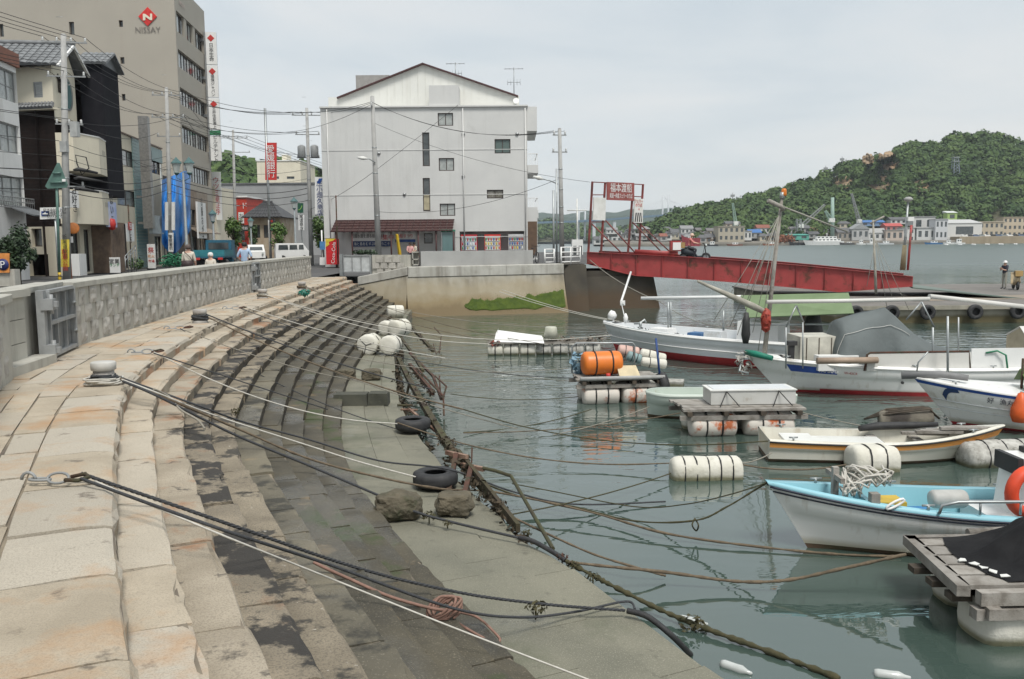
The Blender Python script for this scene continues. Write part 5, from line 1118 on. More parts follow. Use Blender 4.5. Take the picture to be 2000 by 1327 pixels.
b = MB(); b.tube([(bs_.x,bs_.y,.4),(t_.x,t_.y,t_.z-.2)], .055, 8); kid('post', b, m_sgn, r)
b = MB(); b.tube([(bs_.x,bs_.y,-.02),(bs_.x,bs_.y,.5)], .065, 8); kid('post_base', b, plain('hazard_yellow', (.6,.4,.02)), r)
for k in range(2):
 b = MB(); b.lathe([(.068,.08+k*.22),(.068,.19+k*.22)], 8, Matrix.Translation((bs_.x,bs_.y,0))); kid('hazard_band', b, m_black, r)
q = [D(112,318,37.9), D(88,364,37.9), D(93,369,37.9), D(130,367,37.9), D(132,361,37.9), D(116,319,37.9)]; b = MB(); b.slab(q, .04); kid('plate', b, m_sgn, r)
b = MB(); b.tube([D(98,357,37.85), D(126,356,37.85)], .04, 4); b.tube([D(103,339,37.85), D(119,338,37.85)], .04, 4); kid('bracket', b, m_sgn, r)
b = MB(); b.slab([D(121,355,37.8), D(128,355,37.8), D(128,350,37.8), D(121,350,37.8)], .01); kid('sticker', b, m_cleanwhite, r)
q = [D(78,429,40), D(120,427,40), D(120,405,40), D(78,406,40)]; r = root('direction_sign', D(108,520,40)*1, 'white direction sign with a dark blue ferry picture', 'sign')
b = MB(); b.slab(q, .05); kid('plate', b, m_cleanwhite, r)
b = MB(); b.slab([D(80.5,422,39.96), D(95.5,421.5,39.96), D(95.5,412.5,39.96), D(80.5,413,39.96)], .01); kid('ferry_panel', b, plain('sign_blue', (.03,.07,.25)), r)
b = MB(); b.slab([D(82,419,39.93), D(94,419,39.93), D(92.5,417,39.93), D(90,417,39.93), D(88,414.5,39.93), D(86,417,39.93), D(83.5,417,39.93)][::1], .01); kid('ferry_picture', b, m_cleanwhite, r)
lettering('尾道渡船のりば', .3, m_black, D(107,413,39.95), (1,0,0), (0,-1,0), r, xs=.5); lettering('Ferry →', .26, m_black, D(107,422,39.95), (1,0,0), (0,-1,0), r, xs=.8)
b = MB(); c = D(108,430,40.1); b.tube([(c.x,c.y,0),(c.x,c.y,c.z+.4)], .05, 8); kid('post', b, m_steel, r)
o = ARMS['A'][2]; q = [D(119,522,41.55), D(135,522,41.55), D(135,468,41.55), D(119,468,41.55)]; b = MB(); b.slab(q, .03); ys = single('pole_sign', b, plain('sign_yellow', (.75,.62,.08)), 'yellow vertical sign strapped to the nearest utility pole', 'sign')
lettering('新尾道駅前', .24, m_black, D(127,481.5,41.53), (1,0,0), (0,-1,0), ys, True); lettering('駐車公園', .27, plain('sign_red_ink', (.6,.06,.03)), D(127,508,41.53), (1,0,0), (0,-1,0), ys, True)
r = root('traffic_mirror', D(138,530,43), 'orange framed traffic mirror on a red striped post', 'mirror'); c = D(138,520,43); t_ = D(138,450,43)
b = MB(); b.tube([(c.x,c.y,0),(c.x,c.y,t_.z)], .045, 8); kid('post', b, plain('mirror_orange', (.6,.15,.04)), r)
c = D(143,446,42.9); b = MB(); b.lathe([(.0,.04),(.24,.03),(.28,0),(.28,-.05)], 18, Matrix.Translation(c) @ Matrix.Rotation(math.radians(80), 4, 'X') @ Matrix.Rotation(.5, 4, 'Y')); kid('mirror_dish', b, plain('mirror_rim', (.65,.22,.05)), r)
b = MB(); b.box((c.x-.1, c.y-.05, 1.95), (.14,.05,.3)); kid('mirror_plate', b, m_cleanwhite, r)
q = [D(-6,533,36), D(17.5,533,36), D(17.5,495,36), D(-6,495,36)]; b = MB(); b.slab(q, .06); ps = single('parking_sign', b, plain('sign_orange', (.72,.28,.07)), 'orange parking sign with a blue letter disc', 'sign')
c = D(5.5,517,35.97); b = MB(); b.lathe([(0,.0),(.24,.0),(.24,-.012)], 20, Matrix.Translation(c) @ Matrix.Rotation(math.pi/2, 4, 'X')); kid('disc', b, plain('disc_blue', (.02,.03,.15)), ps); lettering('P', .42, m_cleanwhite, D(5.5,517,35.95), (1,0,0), (0,-1,0), ps)
b = MB(); c = D(8,545,36.1); b.box((c.x,c.y+.2,.35),(.9,.4,.7)); single('planter_block', b, m_wallc, 'grey concrete block under the orange parking sign', 'concrete block')
def standing_sign(px0, px1, y0, d, label, texts, mt=None, cat='sign'):
 a, c = D(px0, 500, d), D(px1, 500, d); zt_ = D((px0+px1)/2, y0, d).z; r = root('standing_sign', ((a.x+c.x)/2, d, 0), label, cat)
 b = MB(); b.slab([Vector((a.x,d,.12)), Vector((c.x,d,.12)), Vector((c.x,d,zt_)), Vector((a.x,d,zt_))], .08); kid('panel', b, mt or m_cleanwhite, r)
 b = MB(); b.box(((a.x+c.x)/2, d+.04, .06), (c.x-a.x, .4, .12)); kid('foot', b, m_black, r)
 for (tx, sz, m_, fy, vert) in texts: lettering(tx, sz, m_, ((a.x+c.x)/2, d-.004, .12+(zt_-.12)*fy), (1,0,0), (0,-1,0), r, vert)
standing_sign(213, 233, 503, 49, 'white standing sign on the pavement before the stone porch', [('営業', .3, m_black, .75, False), ('ランチ', .2, plain('green_ink', (.05,.3,.1)), .5, False)])
standing_sign(288, 303, 477, 58, 'white standing poster sign with a red and orange picture', [('祭', .42, m_red, .75, False), ('花火', .24, plain('orange_ink', (.7,.25,.03)), .5, False), ('市場', .22, m_red, .3, False)])
for (px0, px1, y0, y1, d, nm, lab, mt_, tx, tm, sz, v) in (
 (322,328,395,450,61.7,'advert_sign','left white advertising panel on the tarpaulin pole',m_cleanwhite,'',m_black,.3,True),
 (335,341,395,450,61.7,'advert_sign','right white advertising panel on the tarpaulin pole',m_cleanwhite,'',m_black,.3,True),
 (329,338,455,492,61.6,'pole_sign','lower white sign with black letters on the tarpaulin pole',m_cleanwhite,'警察署前',m_black,.28,True),
 (518,540,279,352,88,'bank_sign','red vertical bank sign with white letters high on a steel mast',m_red,'愛媛銀行',m_cleanwhite,.84,True),
 (581,592,397,416,84,'shop_sign','dark green square sign with a white stroke near the lamp',plain('dark_green', (.015,.09,.05)),'ノ',plain('lime', (.3,.55,.1)),.6,False),
 (583,594,420,450,84,'shop_sign','white vertical sign below the dark green sign',m_cleanwhite,'尾道商店',m_black,.4,True),
 (615,634,346,418,63,'shop_sign','tall white sign with navy letters left of the white building',m_cleanwhite,'庄小畑久商店',plain('navy_ink', (.02,.04,.2)),.44,True)):
 b = MB(); b.slab([D(px0,y1,d), D(px1,y1,d), D(px1,y0,d), D(px0,y0,d)], .12); o = single(nm, b, mt_, lab, 'sign')
 if tx: lettering(tx, sz, tm, D((px0+px1)/2, (y0+y1)/2+(5 if px0 == 615 else 0), d-.01), (1,0,0), (0,-1,0), o, v)
 if px0 == 615:
  bb = MB(); bb.slab([D(619,358,d-.02), D(626,358,d-.02), D(630,349,d-.02), D(623,349,d-.02)], .01); kid('blue_mark', bb, plain('mark_blue', (.02,.1,.4)), o)
  bb = MB(); c = D(637, 380, d+.1); bb.tube([c, D(625,380,d+.1)], .04, 4); kid('bracket', bb, m_steel, o)
 if px0 == 518:
  bb = MB(); c = D(523,352,88.1); bb.tube([(c.x,c.y,0),(c.x,c.y,c.z+7)], .12, 8); kid('mast', bb, m_steel, o)
 if px0 == 581: bb = MB(); c = D(587,396,84.1); bb.tube([(c.x,c.y,0),(c.x,c.y,c.z)], .06, 8); kid('post', bb, m_steel, o)
r = root('traffic_light', D(532,500,86), 'dark traffic light on a pole in front of the timber house', 'traffic light'); c = D(532,440,86); b = MB(); b.box(c, (.5,.3,1.2)); hd_ = kid('signal_head', b, m_black, r)
for k in range(3): b = MB(); b.lathe([(.13,0),(0,-.02)], 10, Matrix.Translation(c+Vector((0,-.16,.38-.38*k))) @ Matrix.Rotation(math.pi/2, 4, 'X')); kid('lens', b, plain(['lens_red','lens_amber','lens_green'][k], [(.3,.03,.02),(.4,.2,.02),(.03,.25,.15)][k]), hd_)
b = MB(); b.tube([(c.x-.4,86.2,0),(c.x-.4,86.2,c.z+.5)], .08, 8); b.tube([(c.x-.4,86.2,c.z+.3),c], .04, 6); kid('post', b, m_conc, r)
a, c = D(637,500,60), D(660,500,60); zt_, zb_ = D(650,467,60).z, .22; r = root('drink_banner', ((a.x+c.x)/2,60,zb_), 'red drink banner with white script and a yellow corner', 'banner')
b = MB(); b.slab([Vector((a.x,60,zb_)), Vector((c.x,60,zb_)), Vector((c.x,60,zt_)), Vector((a.x,60,zt_))], .5); kid('panel', b, plain('cola_red', (.6,.015,.02)), r)
lettering('Coca-Cola', .34, m_cleanwhite, ((a.x+c.x)/2+.1,59.985,zb_+.8), (.08,0,1), (0,-1,0), r)
b = MB(); b.slab([Vector((a.x,59.98,zt_-.25)), Vector((a.x+.5,59.98,zt_-.12)), Vector((c.x-.1,59.98,zt_+.02)), Vector((a.x,59.98,zt_+.02))], .02); b.slab([Vector((a.x,59.98,zt_-.55)), Vector((a.x+.25,59.98,zt_-.38)), Vector((a.x+.2,59.98,zt_-.2)), Vector((a.x,59.98,zt_-.2))], .02); kid('yellow_corner', b, plain('banner_yellow', (.75,.55,.05)), r)
for k in range(2):
 px = 629.5; b = MB(); b.slab([D(px-5,512-k*30+6,61), D(px+5,512-k*30+6,61), D(px+5,512-k*30-(10 if k else 9),61), D(px-5,512-k*30-(10 if k else 9),61)], .05); o = single('small_board', b, plain('board_blue', (.08,.25,.5)) if k else m_cleanwhite, ['small white board low beside the drink banner', 'small blue and white board beside the drink banner'][k], 'sign')
 if k: bb = MB(); c_ = D(629,478,61.2); bb.tube([(c_.x,c_.y,0),(c_.x,c_.y,c_.z+1.0)], .05, 6); kid('post', bb, m_cleanwhite, o)
thin_post(656, 382, 515, 59.5, .045, 'thin dark pole in front of the awning', 0, mt=m_rust)
b = MB()
for k in range(5):
 u_ = .2+k*.55; p = V(3.2+u_, 2.2, 0); z_ = .5+k*.16; b.tube([p, p+Vector((0,0,z_+.5))], .025, 6)
for dz in (.25, .5): b.tube([V(3.4,2.2,.5+dz), V(5.6,2.2,1.14+dz)], .025, 6)
single('stair_railing', b, m_steel, 'grey steel stair railing by the stone porch', 'railing')
def wheel(par, p, r_=.3, ax='Y', w_=.2):
 T = Matrix.Translation(p) @ (Matrix.Rotation(math.pi/2, 4, 'X') if ax == 'Y' else Matrix.Rotation(math.pi/2, 4, 'Y'))
 b = MB(); b.lathe([(r_*.6,-w_/2),(r_*.95,-w_/2),(r_,-w_*.3),(r_,w_*.3),(r_*.95,w_/2),(r_*.6,w_/2)], 16, T); wl = kid('wheel', b, m_rubber, par)
 b = MB(); b.lathe([(0,-w_*.3),(r_*.6,-w_*.35),(r_*.6,w_*.35),(0,w_*.3)], 12, T); kid('rim', b, m_steel, wl)
def car(name, loc, rz, label, mt, Lc, Wc, Hc, cat, prof, glassx):
 r = root(name, loc, label, cat, None, rz); T = r.matrix_basis
 rings = []
 for y_, s_ in ((-Wc/2, 0), (-Wc/2+.06, 1), (Wc/2-.06, 1), (Wc/2, 0)):
  rings.append([T @ Vector((x*Lc-(0 if s_ else 0), y_*(1-.12*max(0, (z-.55))), .22+(Hc-.22)*z-(.02 if not s_ else 0))) for x, z in prof])
 b = MB(); b.loft(rings, close_ring=True, caps=True, sm=False); kid('body', b, mt, r)
 for sy in (-1, 1):
  for (x0, x1) in glassx:
   b = MB(); y_ = lambda z: sy*(Wc/2*(1-.12*max(0, z-.55))+.012)
   q = [T @ Vector((x0*Lc, y_(.6), .22+(Hc-.22)*.6)), T @ Vector((x1*Lc, y_(.6), .22+(Hc-.22)*.6)), T @ Vector((x1*Lc-.05, y_(.9), .22+(Hc-.22)*.9)), T @ Vector((x0*Lc+.05, y_(.9), .22+(Hc-.22)*.9))]; b.quad(*q); kid('side_window', b, m_glass, r, False)
 for x in (-.3, .3):
  for sy in (-1, 1): wheel(r, T @ Vector((x*Lc, sy*(Wc/2-.08), .29)))
 return r, T
vanp = [(-.5,.02),(-.5,.5),(-.48,.95),(-.44,1),(.28,1),(.42,.55),(.5,.48),(.5,.02)]
carp = [(-.5,.05),(-.5,.5),(-.42,.56),(-.3,.97),(-.25,1),(.12,1),(.3,.6),(.48,.5),(.5,.05)]
p = ground_xy(571, 84); r, T = car('white_van', (p[0], p[1], 0), math.radians(20), 'white van with dark side windows crossing the end of the street', m_cleanwhite, 3.3, 1.5, 1.7, 'van', vanp, [(-.42,-.14),(-.11,.12),(.15,.3)])
for sy in (-.5, .5): b = MB(); b.box(T @ Vector((1.66, sy, .8)), (.06,.25,.18)); kid('headlight', b, m_lant, r)
p = ground_xy(499, 88); r, T = car('small_car', (p[0], p[1], 0), math.radians(-70), 'small white car seen head on beside the man in blue', m_cleanwhite, 3.6, 1.6, 1.6, 'car', carp, [(-.32,-.08),(-.05,.2)])
b = MB(); q = [T @ Vector(v) for v in ((1.12,-.62,1.02),(1.12,.62,1.02),(.5,.58,1.48),(.5,-.58,1.48))]; b.quad(*[v+Vector((.0,-.03,.02)) for v in q]); kid('windscreen', b, m_glass, r, False)
for sy in (-.55, .55): b = MB(); b.box(T @ Vector((1.8, sy, .75)), (.12,.28,.16)); kid('headlight', b, m_lant, r)
p = ground_xy(421, 58); r = root('blue_lorry', (p[0], p[1], 0), 'blue flatbed lorry parked by the street seen from behind', 'lorry', None, math.radians(97)); T = r.matrix_basis; m_bl = plain('lorry_blue', (.02,.12,.19), .5); m_bl2 = plain('lorry_teal', (.03,.2,.24), .5)
b = MB(); b.box((-.6,0,.85), (3.0,1.85,.12), T); kid('load_bed', b, m_bl, r)
for (c_, s_) in (((-2.08,0,1.1),(.06,1.85,.42)), ((-.6,.93,1.1),(3.0,.05,.4)), ((-.6,-.93,1.1),(3.0,.05,.4))): b = MB(); b.box(c_, s_, T); kid('side_board', b, m_bl2, r)
b = MB(); b.box((1.55,0,1.2), (1.3,1.75,1.5), T, taper=.94); cabp = kid('cab', b, m_bl, r)
b = MB(); b.box((.91,0,1.55), (.03,1.3,.45), T); kid('rear_window', b, m_glass, cabp)
for x in (-1.3, 1.5):
 for sy in (-.75, .75): wheel(r, T @ Vector((x, sy, .38)), .38, 'Y')
for sy in (-.7, .7): b = MB(); b.box((-2.13, sy, .75), (.05,.3,.14), T); kid('tail_light', b, m_red, r)
def scooter(loc, rz, label, cm, cat='scooter'):
 r = root('scooter', loc, label, cat, None, rz); T = r.matrix_basis
 for x in (-.6, .6):
  b = torus(.2, .055, 18, 7, T @ Matrix.Translation((x,0,.26)) @ Matrix.Rotation(math.pi/2, 4, 'X')); wl = kid('wheel', b, m_rubber, r)
  b = MB(); b.lathe([(.15,-.02),(.15,.02)], 12, T @ Matrix.Translation((x,0,.26)) @ Matrix.Rotation(math.pi/2, 4, 'X')); kid('rim', b, m_steel, wl)
 b = MB(); b.loft([[T @ Vector((x, y*wd, z0+(z1-z0)*k)) for y, k in ((-1,0),(1,0),(.8,1),(-.8,1))] for x, wd, z0, z1 in ((-.75,.08,.5,.7),(-.5,.16,.38,.74),(-.1,.16,.3,.7),(.15,.14,.24,.34),(.42,.14,.26,.36))], close_ring=True, caps=True); kid('body', b, cm, r)
 b = MB(); b.loft([[T @ Vector((x, y, z)) for y in (-.17,.17)] for x, z in ((.4,.3),(.5,.75),(.56,.95))]); b2 = b; kid('leg_shield', b, cm, r)
 b = MB(); b.loft([[T @ Vector((x, y*.14, .74+k*h)) for y, k in ((-1,0),(1,0),(.8,1),(-.8,1))] for x, h in ((-.68,.05),(-.4,.1),(-.05,.06))], close_ring=True, caps=True); kid('seat', b, m_black, r)
 b = MB(); b.tube([T @ Vector(v) for v in ((.62,0,.26),(.52,0,.9),(.48,0,1.0))], .03, 6); b.tube([T @ Vector(v) for v in ((.42,-.32,1.02),(.5,0,1.0),(.42,.32,1.02))], .02, 6); hb = kid('handlebar', b, m_black, r)
 b = MB(); b.lathe([(.09,0),(.09,.06),(0,.1)], 10, T @ Matrix.Translation((.56,0,.9)) @ Matrix.Rotation(math.pi/2, 4, 'Y')); kid('headlight', b, m_lant, r)
 b = MB(); b.box((-.72,0,.92), (.36,.36,.3), T); kid('carrier_box', b, plain('wicker', (.45,.3,.12)), r)
 return r, T
pp = P(1983, 566, -1.225); scooter(pp, math.radians(70), 'scooter with a tan box standing beside the man on the pontoon', plain('scooter_cream', (.5,.4,.25)))
t_b = .345; pb = rp(t_b, 1.6, ztop(t_b)-.27); sc2, T2 = scooter(pb, math.atan2(ru.y, ru.x), 'dark motorbike ridden down the red ramp', plain('bike_dark', (.03,.04,.05)), 'motorbike')
def figure(name, loc, rz, h, label, shirt, trousers, joints=None, hat=None, hair=None, bag=None, shoe=None, extras=None):
 J = dict(pel=(0,0,.93), sp=(0,0,1.12), ch=(0,0,1.34), nk=(0,.0,1.47), hd=(0,.015,1.6), ht=(0,.01,1.69), sl=(-.17,0,1.4), el=(-.22,.02,1.13), wl=(-.22,.1,.9), hl=(-.22,.12,.82), sr=(.17,0,1.4), er=(.22,.02,1.13), wr=(.22,.1,.9), hr=(.22,.12,.82), pl=(-.09,0,.9), kl=(-.1,.03,.5), al=(-.1,0,.09), tl=(-.11,.16,.04), pr=(.09,0,.9), kr=(.1,.03,.5), ar=(.1,0,.09), tr=(.11,.16,.04))
 if joints: J.update(joints)
 RAD = dict(pel=(.15,.11), sp=(.14,.1), ch=(.155,.105), nk=(.055,.055), hd=(.085,.1), ht=(.06,.07), sl=(.07,.07), el=(.05,.05), wl=(.034,.034), hl=(.035,.02), pl=(.09,.09), kl=(.062,.062), al=(.045,.045), tl=(.04,.03))
 for k in list(RAD):
  if k.endswith('l') and k not in ('pel',): RAD[k[:-1]+'r'] = RAD[k]
 E_ = [('pel','sp'),('sp','ch'),('ch','nk'),('nk','hd'),('hd','ht'),('ch','sl'),('sl','el'),('el','wl'),('wl','hl'),('ch','sr'),('sr','er'),('er','wr'),('wr','hr'),('pel','pl'),('pl','kl'),('kl','al'),('al','tl'),('pel','pr'),('pr','kr'),('kr','ar'),('ar','tr')]
 names = ['pel']+[k for k in J if k != 'pel']; sc = h/1.72
 me = bpy.data.meshes.new(name); me.from_pydata([Vector(J[k])*sc for k in names], [(names.index(a), names.index(c)) for a, c in E_], [])
 o = bpy.data.objects.new(name, me); COL.objects.link(o); md = o.modifiers.new('skin', 'SKIN'); md.use_smooth_shade = True
 for i, k in enumerate(names):
  sv = me.skin_vertices[0].data[i]; sv.radius = tuple(x*sc for x in RAD[k]); sv.use_root = (i == 0)
 sb = o.modifiers.new('sub', 'SUBSURF'); sb.levels = 1; sb.render_levels = 1
 bpy.context.view_layer.update(); m2 = bpy.data.meshes.new_from_object(o.evaluated_get(bpy.context.evaluated_depsgraph_get())); bpy.data.objects.remove(o)
 m2.materials.clear()
 for mt_ in (m_skin, shirt, trousers, shoe or m_black): m2.materials.append(mt_)
 jn = {k: Vector(J[k])*sc for k in names}; segs_ = [(a, c) for a, c in E_]
 for f in m2.polygons:
  c = f.center; best = min(segs_, key=lambda s: ((c-jn[s[0]])-(jn[s[1]]-jn[s[0]])*max(0, min(1, (c-jn[s[0]]).dot(jn[s[1]]-jn[s[0]])/max(1e-6, (jn[s[1]]-jn[s[0]]).length_squared)))).length)
  if best[1] in ('hd','ht') or best[1] in ('wl','wr','hl','hr'): mi = 0
  elif best[1] in ('nk',): mi = 1 if c.z < jn['nk'].z-.05 else 0
  elif best[1] in ('sp','ch','sl','sr','el','er'): mi = 1
  elif best[1] in ('tl','tr'): mi = 3
  else: mi = 2
  f.material_index = mi
 M_ = Matrix.Translation(loc) @ Matrix.Rotation(rz, 4, 'Z'); o = put(name, m2, None, M_); tag(o, label, 'person')
 b = MB()
 for sfx, sg in (('l', -1), ('r', 1)):
  hp = jn['h'+sfx]; wp = jn['w'+sfx]; d_ = (hp-wp).normalized(); sd_ = d_.orthogonal().normalized()
  for k in range(4): q0 = hp+sd_*(.02*k-.03)*sc; b.tube([M_ @ q0, M_ @ (q0+d_*.045*sc), M_ @ (q0+d_*(.075-.006*abs(k-1))*sc+Vector((0,.015,0)))], [.009,.009,.007], 5)
  q0 = wp+(hp-wp)*.6+sd_*.035*sc; b.tube([M_ @ q0, M_ @ (q0+sd_*.02+d_*.03), M_ @ (q0+sd_*.025+d_*.06)], [.01,.01,.008], 5)
 kid('fingers', b, m_skin, o)
 hd = jn['hd']; T = M_ @ Matrix.Translation(hd)
 b = MB(); b.lathe([(.0,-.02),(.014,-.01),(.012,.02),(0,.03)], 6, T @ Matrix.Translation((0,.1*sc,-.01))); kid('nose', b, m_skin, o)
 for sx_ in (-1, 1):
  b = MB(); b.lathe([(0,-.035),(.018,-.02),(.02,.02),(0,.035)], 6, T @ Matrix.Translation((sx_*.09*sc,0,-.01))); kid('ear', b, m_skin, o)
  b = MB(); b.lathe([(0,-.01),(.011,0),(0,.01)], 6, T @ Matrix.Translation((sx_*.034*sc,.09*sc,.02))); kid('eye', b, m_black, o)
 if hair or hat:
  b = MB(); b.lathe([(.1*sc,-.05*sc),(.108*sc,.0),(.1*sc,.06*sc),(.065*sc,.105*sc),(0,.12*sc)], 14, T @ Matrix.Translation((0,-.015,.01))); kid('hat' if hat else 'hair', b, hat or hair, o)
  if hat: b = MB(); b.lathe([(.1*sc,.0),(.16*sc,-.01),(.16*sc,-.02),(.1*sc,-.012)], 14, T @ Matrix.Translation((0,.02,.02))); kid('brim', b, hat, o)
 if bag:
  b = MB(); b.loft([[M_ @ (Vector((x, y, z))*sc) for x, y in ((-w_,-.13),(w_,-.13),(w_,-.26),(-w_,-.26))] for z, w_ in ((.86,.15),(.9,.2),(1.1,.19),(1.14,.14))], close_ring=True, caps=True); bg_ = kid('shoulder_bag', b, bag, o)
  b = MB(); b.tube([M_ @ (Vector(v)*sc) for v in ((.18,-.17,1.1),(.1,-.15,1.25),(-.1,-.12,1.44),(-.13,.0,1.48),(-.1,.13,1.38),(.12,.15,1.12))], .015, 5); kid('strap', b, bag, bg_)
 return o
sh_w = plain('shirt_white', (.66,.6,.5)); sh_b = plain('shirt_pale_blue', (.4,.52,.68)); sh_p = plain('shirt_pink', (.65,.35,.34)); sh_n = plain('jacket_navy', (.025,.025,.045)); tr_d = plain('trousers_dark', (.04,.04,.05)); tr_k = plain('trousers_khaki', (.34,.33,.28)); m_bag = plain('bag_brown', (.05,.03,.03)); sh_r = plain('shirt_coral', (.6,.2,.18))
wk = dict(kl=(-.1,.12,.52), al=(-.1,.1,.1), tl=(-.11,.26,.05), kr=(.1,.0,.5), ar=(.1,-.22,.14), tr=(.11,-.08,.06))
p = D(368, 500, 31); figure('person', (p.x, 31, 0), .1, 1.66, 'person in a white shirt seen from behind with a dark shoulder bag', sh_w, tr_d, wk, hat=plain('hat_brown', (.1,.07,.06)), bag=m_bag)
p = D(411, 500, 28); figure('person', (p.x, 28, 0), 2.9, 1.40, 'white haired person whose head just shows above the wall', sh_w, tr_d, None, hair=m_greyhair)
p = D(478, 500, 35); figure('person', (p.x, 35, 0), .0, 1.74, 'man in a pale blue shirt walking away behind the wall', sh_b, tr_d, dict(wk, el=(-.28,-.04,1.15), wl=(-.2,.08,.98), er=(.28,-.04,1.15), wr=(.2,.08,.98), hl=(-.14,.12,.96), hr=(.14,.12,.96)), hair=m_hair)
sit = dict(pel=(0,0,.47), sp=(0,.0,.66), ch=(0,.03,.9), nk=(0,.05,1.03), hd=(0,.08,1.16), ht=(0,.08,1.25), sl=(-.17,.03,.96), el=(-.22,.1,.72), wl=(-.14,.3,.62), hl=(-.1,.36,.6), sr=(.17,.03,.96), er=(.22,.1,.72), wr=(.14,.3,.62), hr=(.1,.36,.6), pl=(-.1,.05,.47), kl=(-.12,.45,.48), al=(-.12,.45,.09), tl=(-.12,.6,.05), pr=(.1,.05,.47), kr=(.12,.45,.48), ar=(.12,.45,.09), tr=(.12,.6,.05))
c = F.pt(0,0)
bx_ = D(801, 486, 60.2); figure('person', (bx_.x, 60.2, .42), 3.3, 1.7, 'seated person in a pink top under the awning, on the left', sh_p, tr_d, sit, hair=m_hair)
bx_ = D(810, 486, 60.6); figure('person', (bx_.x, 60.6, .42), 2.6, 1.7, 'seated person in a pale top under the awning, on the right', sh_w, tr_d, sit, hair=m_hair)
b = MB(); c = D(803, 490, 60.5); b.box((c.x, 60.55, .72), (2.2, .4, .06)); b.box((c.x-.9, 60.55, .48), (.06,.35,.44)); b.box((c.x+.9, 60.55, .48), (.06,.35,.44)); single('bench', b, plain('bench_orange', (.4,.2,.1)), 'low wooden bench under the awning', 'bench')
pp = P(1961, 565, -1.225); figure('person', pp, 1.9, 1.6, 'man with a white cap and dark jacket standing on the pontoon', sh_n, tr_k, dict(er=(.2,.12,1.14), wr=(.08,.26,1.2), hr=(.04,.3,1.26), el=(-.2,.12,1.14), wl=(-.1,.26,1.18), hl=(-.06,.3,1.24)), hat=m_cleanwhite)
ride = dict(pel=(0,0,.86), sp=(0,.05,1.05), ch=(0,.12,1.27), nk=(0,.16,1.39), hd=(0,.2,1.52), ht=(0,.2,1.61), sl=(-.17,.12,1.32), el=(-.26,.3,1.12), wl=(-.3,.52,1.08), hl=(-.3,.6,1.06), sr=(.17,.12,1.32), er=(.26,.3,1.12), wr=(.3,.52,1.08), hr=(.3,.6,1.06), pl=(-.1,.05,.84), kl=(-.17,.42,.76), al=(-.17,.3,.38), tl=(-.17,.44,.34), pr=(.1,.05,.84), kr=(.17,.42,.76), ar=(.17,.3,.38), tr=(.17,.44,.34))
figure('person', pb-ru*.35+Vector((0,0,-.06)), math.atan2(ru.y, ru.x)-math.pi/2, 1.7, 'rider in a coral top and pale helmet on the ramp motorbike', sh_r, tr_d, ride, hat=plain('helmet_peach', (.7,.5,.4)))
def leaves(b, c, rad, n, size, mi=0, flat=.8, shell_=.55):
 for _ in range(n):
  d_ = Vector((random.gauss(0,1), random.gauss(0,1), random.gauss(0,1))).normalized(); rr = shell_+(1-shell_)*random.random()**.7
  p = Vector(c)+Vector((d_.x*rad[0], d_.y*rad[1], d_.z*rad[2]))*rr; nrm_ = (d_+Vector((random.uniform(-.8,.8), random.uniform(-.8,.8), random.uniform(-.3,.9)))).normalized(); a = nrm_.orthogonal().normalized(); a = Matrix.Rotation(random.random()*6.3, 3, nrm_) @ a; e_ = nrm_.cross(a); s_ = size*random.uniform(.6,1.3)
  b.add([p-a*s_, p-e_*s_*.5, p+a*s_, p+e_*s_*.5], [(0,1,2,3)], mi)
m_leaf = mat('leaf_green', (.055,.1,.025), (.03,.065,.018), 2.5, .6); m_leafb = mat('bright_leaf', (.1,.17,.035), (.06,.115,.025), 2.5, .6); m_leafd = mat('dark_leaf', (.03,.058,.022), (.018,.036,.015), 2.5, .6); m_bark = mat('bark', (.11,.08,.055), (.07,.05,.035), 5, .9, .5, 20)
def tree(px, y0, y1, wpx, d, label, lm, n=900, z0=0, size=.11):
 t_ = D(px, y0, d); bt = D(px, y1, d); R_ = wpx/2*d/1700; r = root('street_tree', (t_.x, t_.y, z0), label, 'tree'); H_ = t_.z-z0; cz = (t_.z+max(bt.z, z0+.3))/2; rz = (t_.z-max(bt.z, z0+.3))/2
 b = MB(); b.tube([(t_.x,t_.y,z0),(t_.x+.05,t_.y,cz-rz*.5),(t_.x,t_.y,cz+rz*.4)], [.12,.09,.03], 8)
 for k in range(5): g = k*1.26; b.tube([(t_.x,t_.y,cz-rz*.6),(t_.x+math.cos(g)*R_*.6,t_.y+math.sin(g)*R_*.6,cz+rz*.2*(k % 3))], [.05,.02], 5)
 kid('trunk', b, m_bark, r); b = MB()
 for k in range(14):
  d_ = Vector((random.gauss(0,1), random.gauss(0,1), random.gauss(0,1))).normalized()*random.uniform(.35,.72); cc = (t_.x+d_.x*R_, t_.y+d_.y*R_, cz+d_.z*rz); q = random.uniform(.3,.52); leaves(b, cc, (R_*q, R_*q, rz*q), n//14, size, shell_=.3)
 kid('crown', b, lm, r, False)
tree(28, 436, 548, 74, 38, 'dark leafy tree beside the orange parking sign at the left edge', m_leafd, 2600, size=.1)
tree(454, 418, 484, 42, 78, 'rounded bright green street tree left of the timber house', m_leafb, 1300, size=.14); tree(492, 436, 484, 22, 92, 'small street tree partly behind the green lamp', m_leaf, 900, size=.15); tree(545, 430, 492, 40, 86, 'bright street tree right of the timber house', m_leafb, 1100, size=.15); tree(627, 414, 488, 44, 72, 'green tree between the transformer pole and the white building', m_leafb, 1600, size=.13)
b = MB();
for k in range(5): p = D(325+k*7, 510-3*(k % 2), 57); leaves(b, p, (.5,.5,.45), 130, .1)
single('net_heap', b, plain('net_green', (.03,.2,.1)), 'heap of green netting at the foot of the tarpaulin pole', 'netting', fix=False)
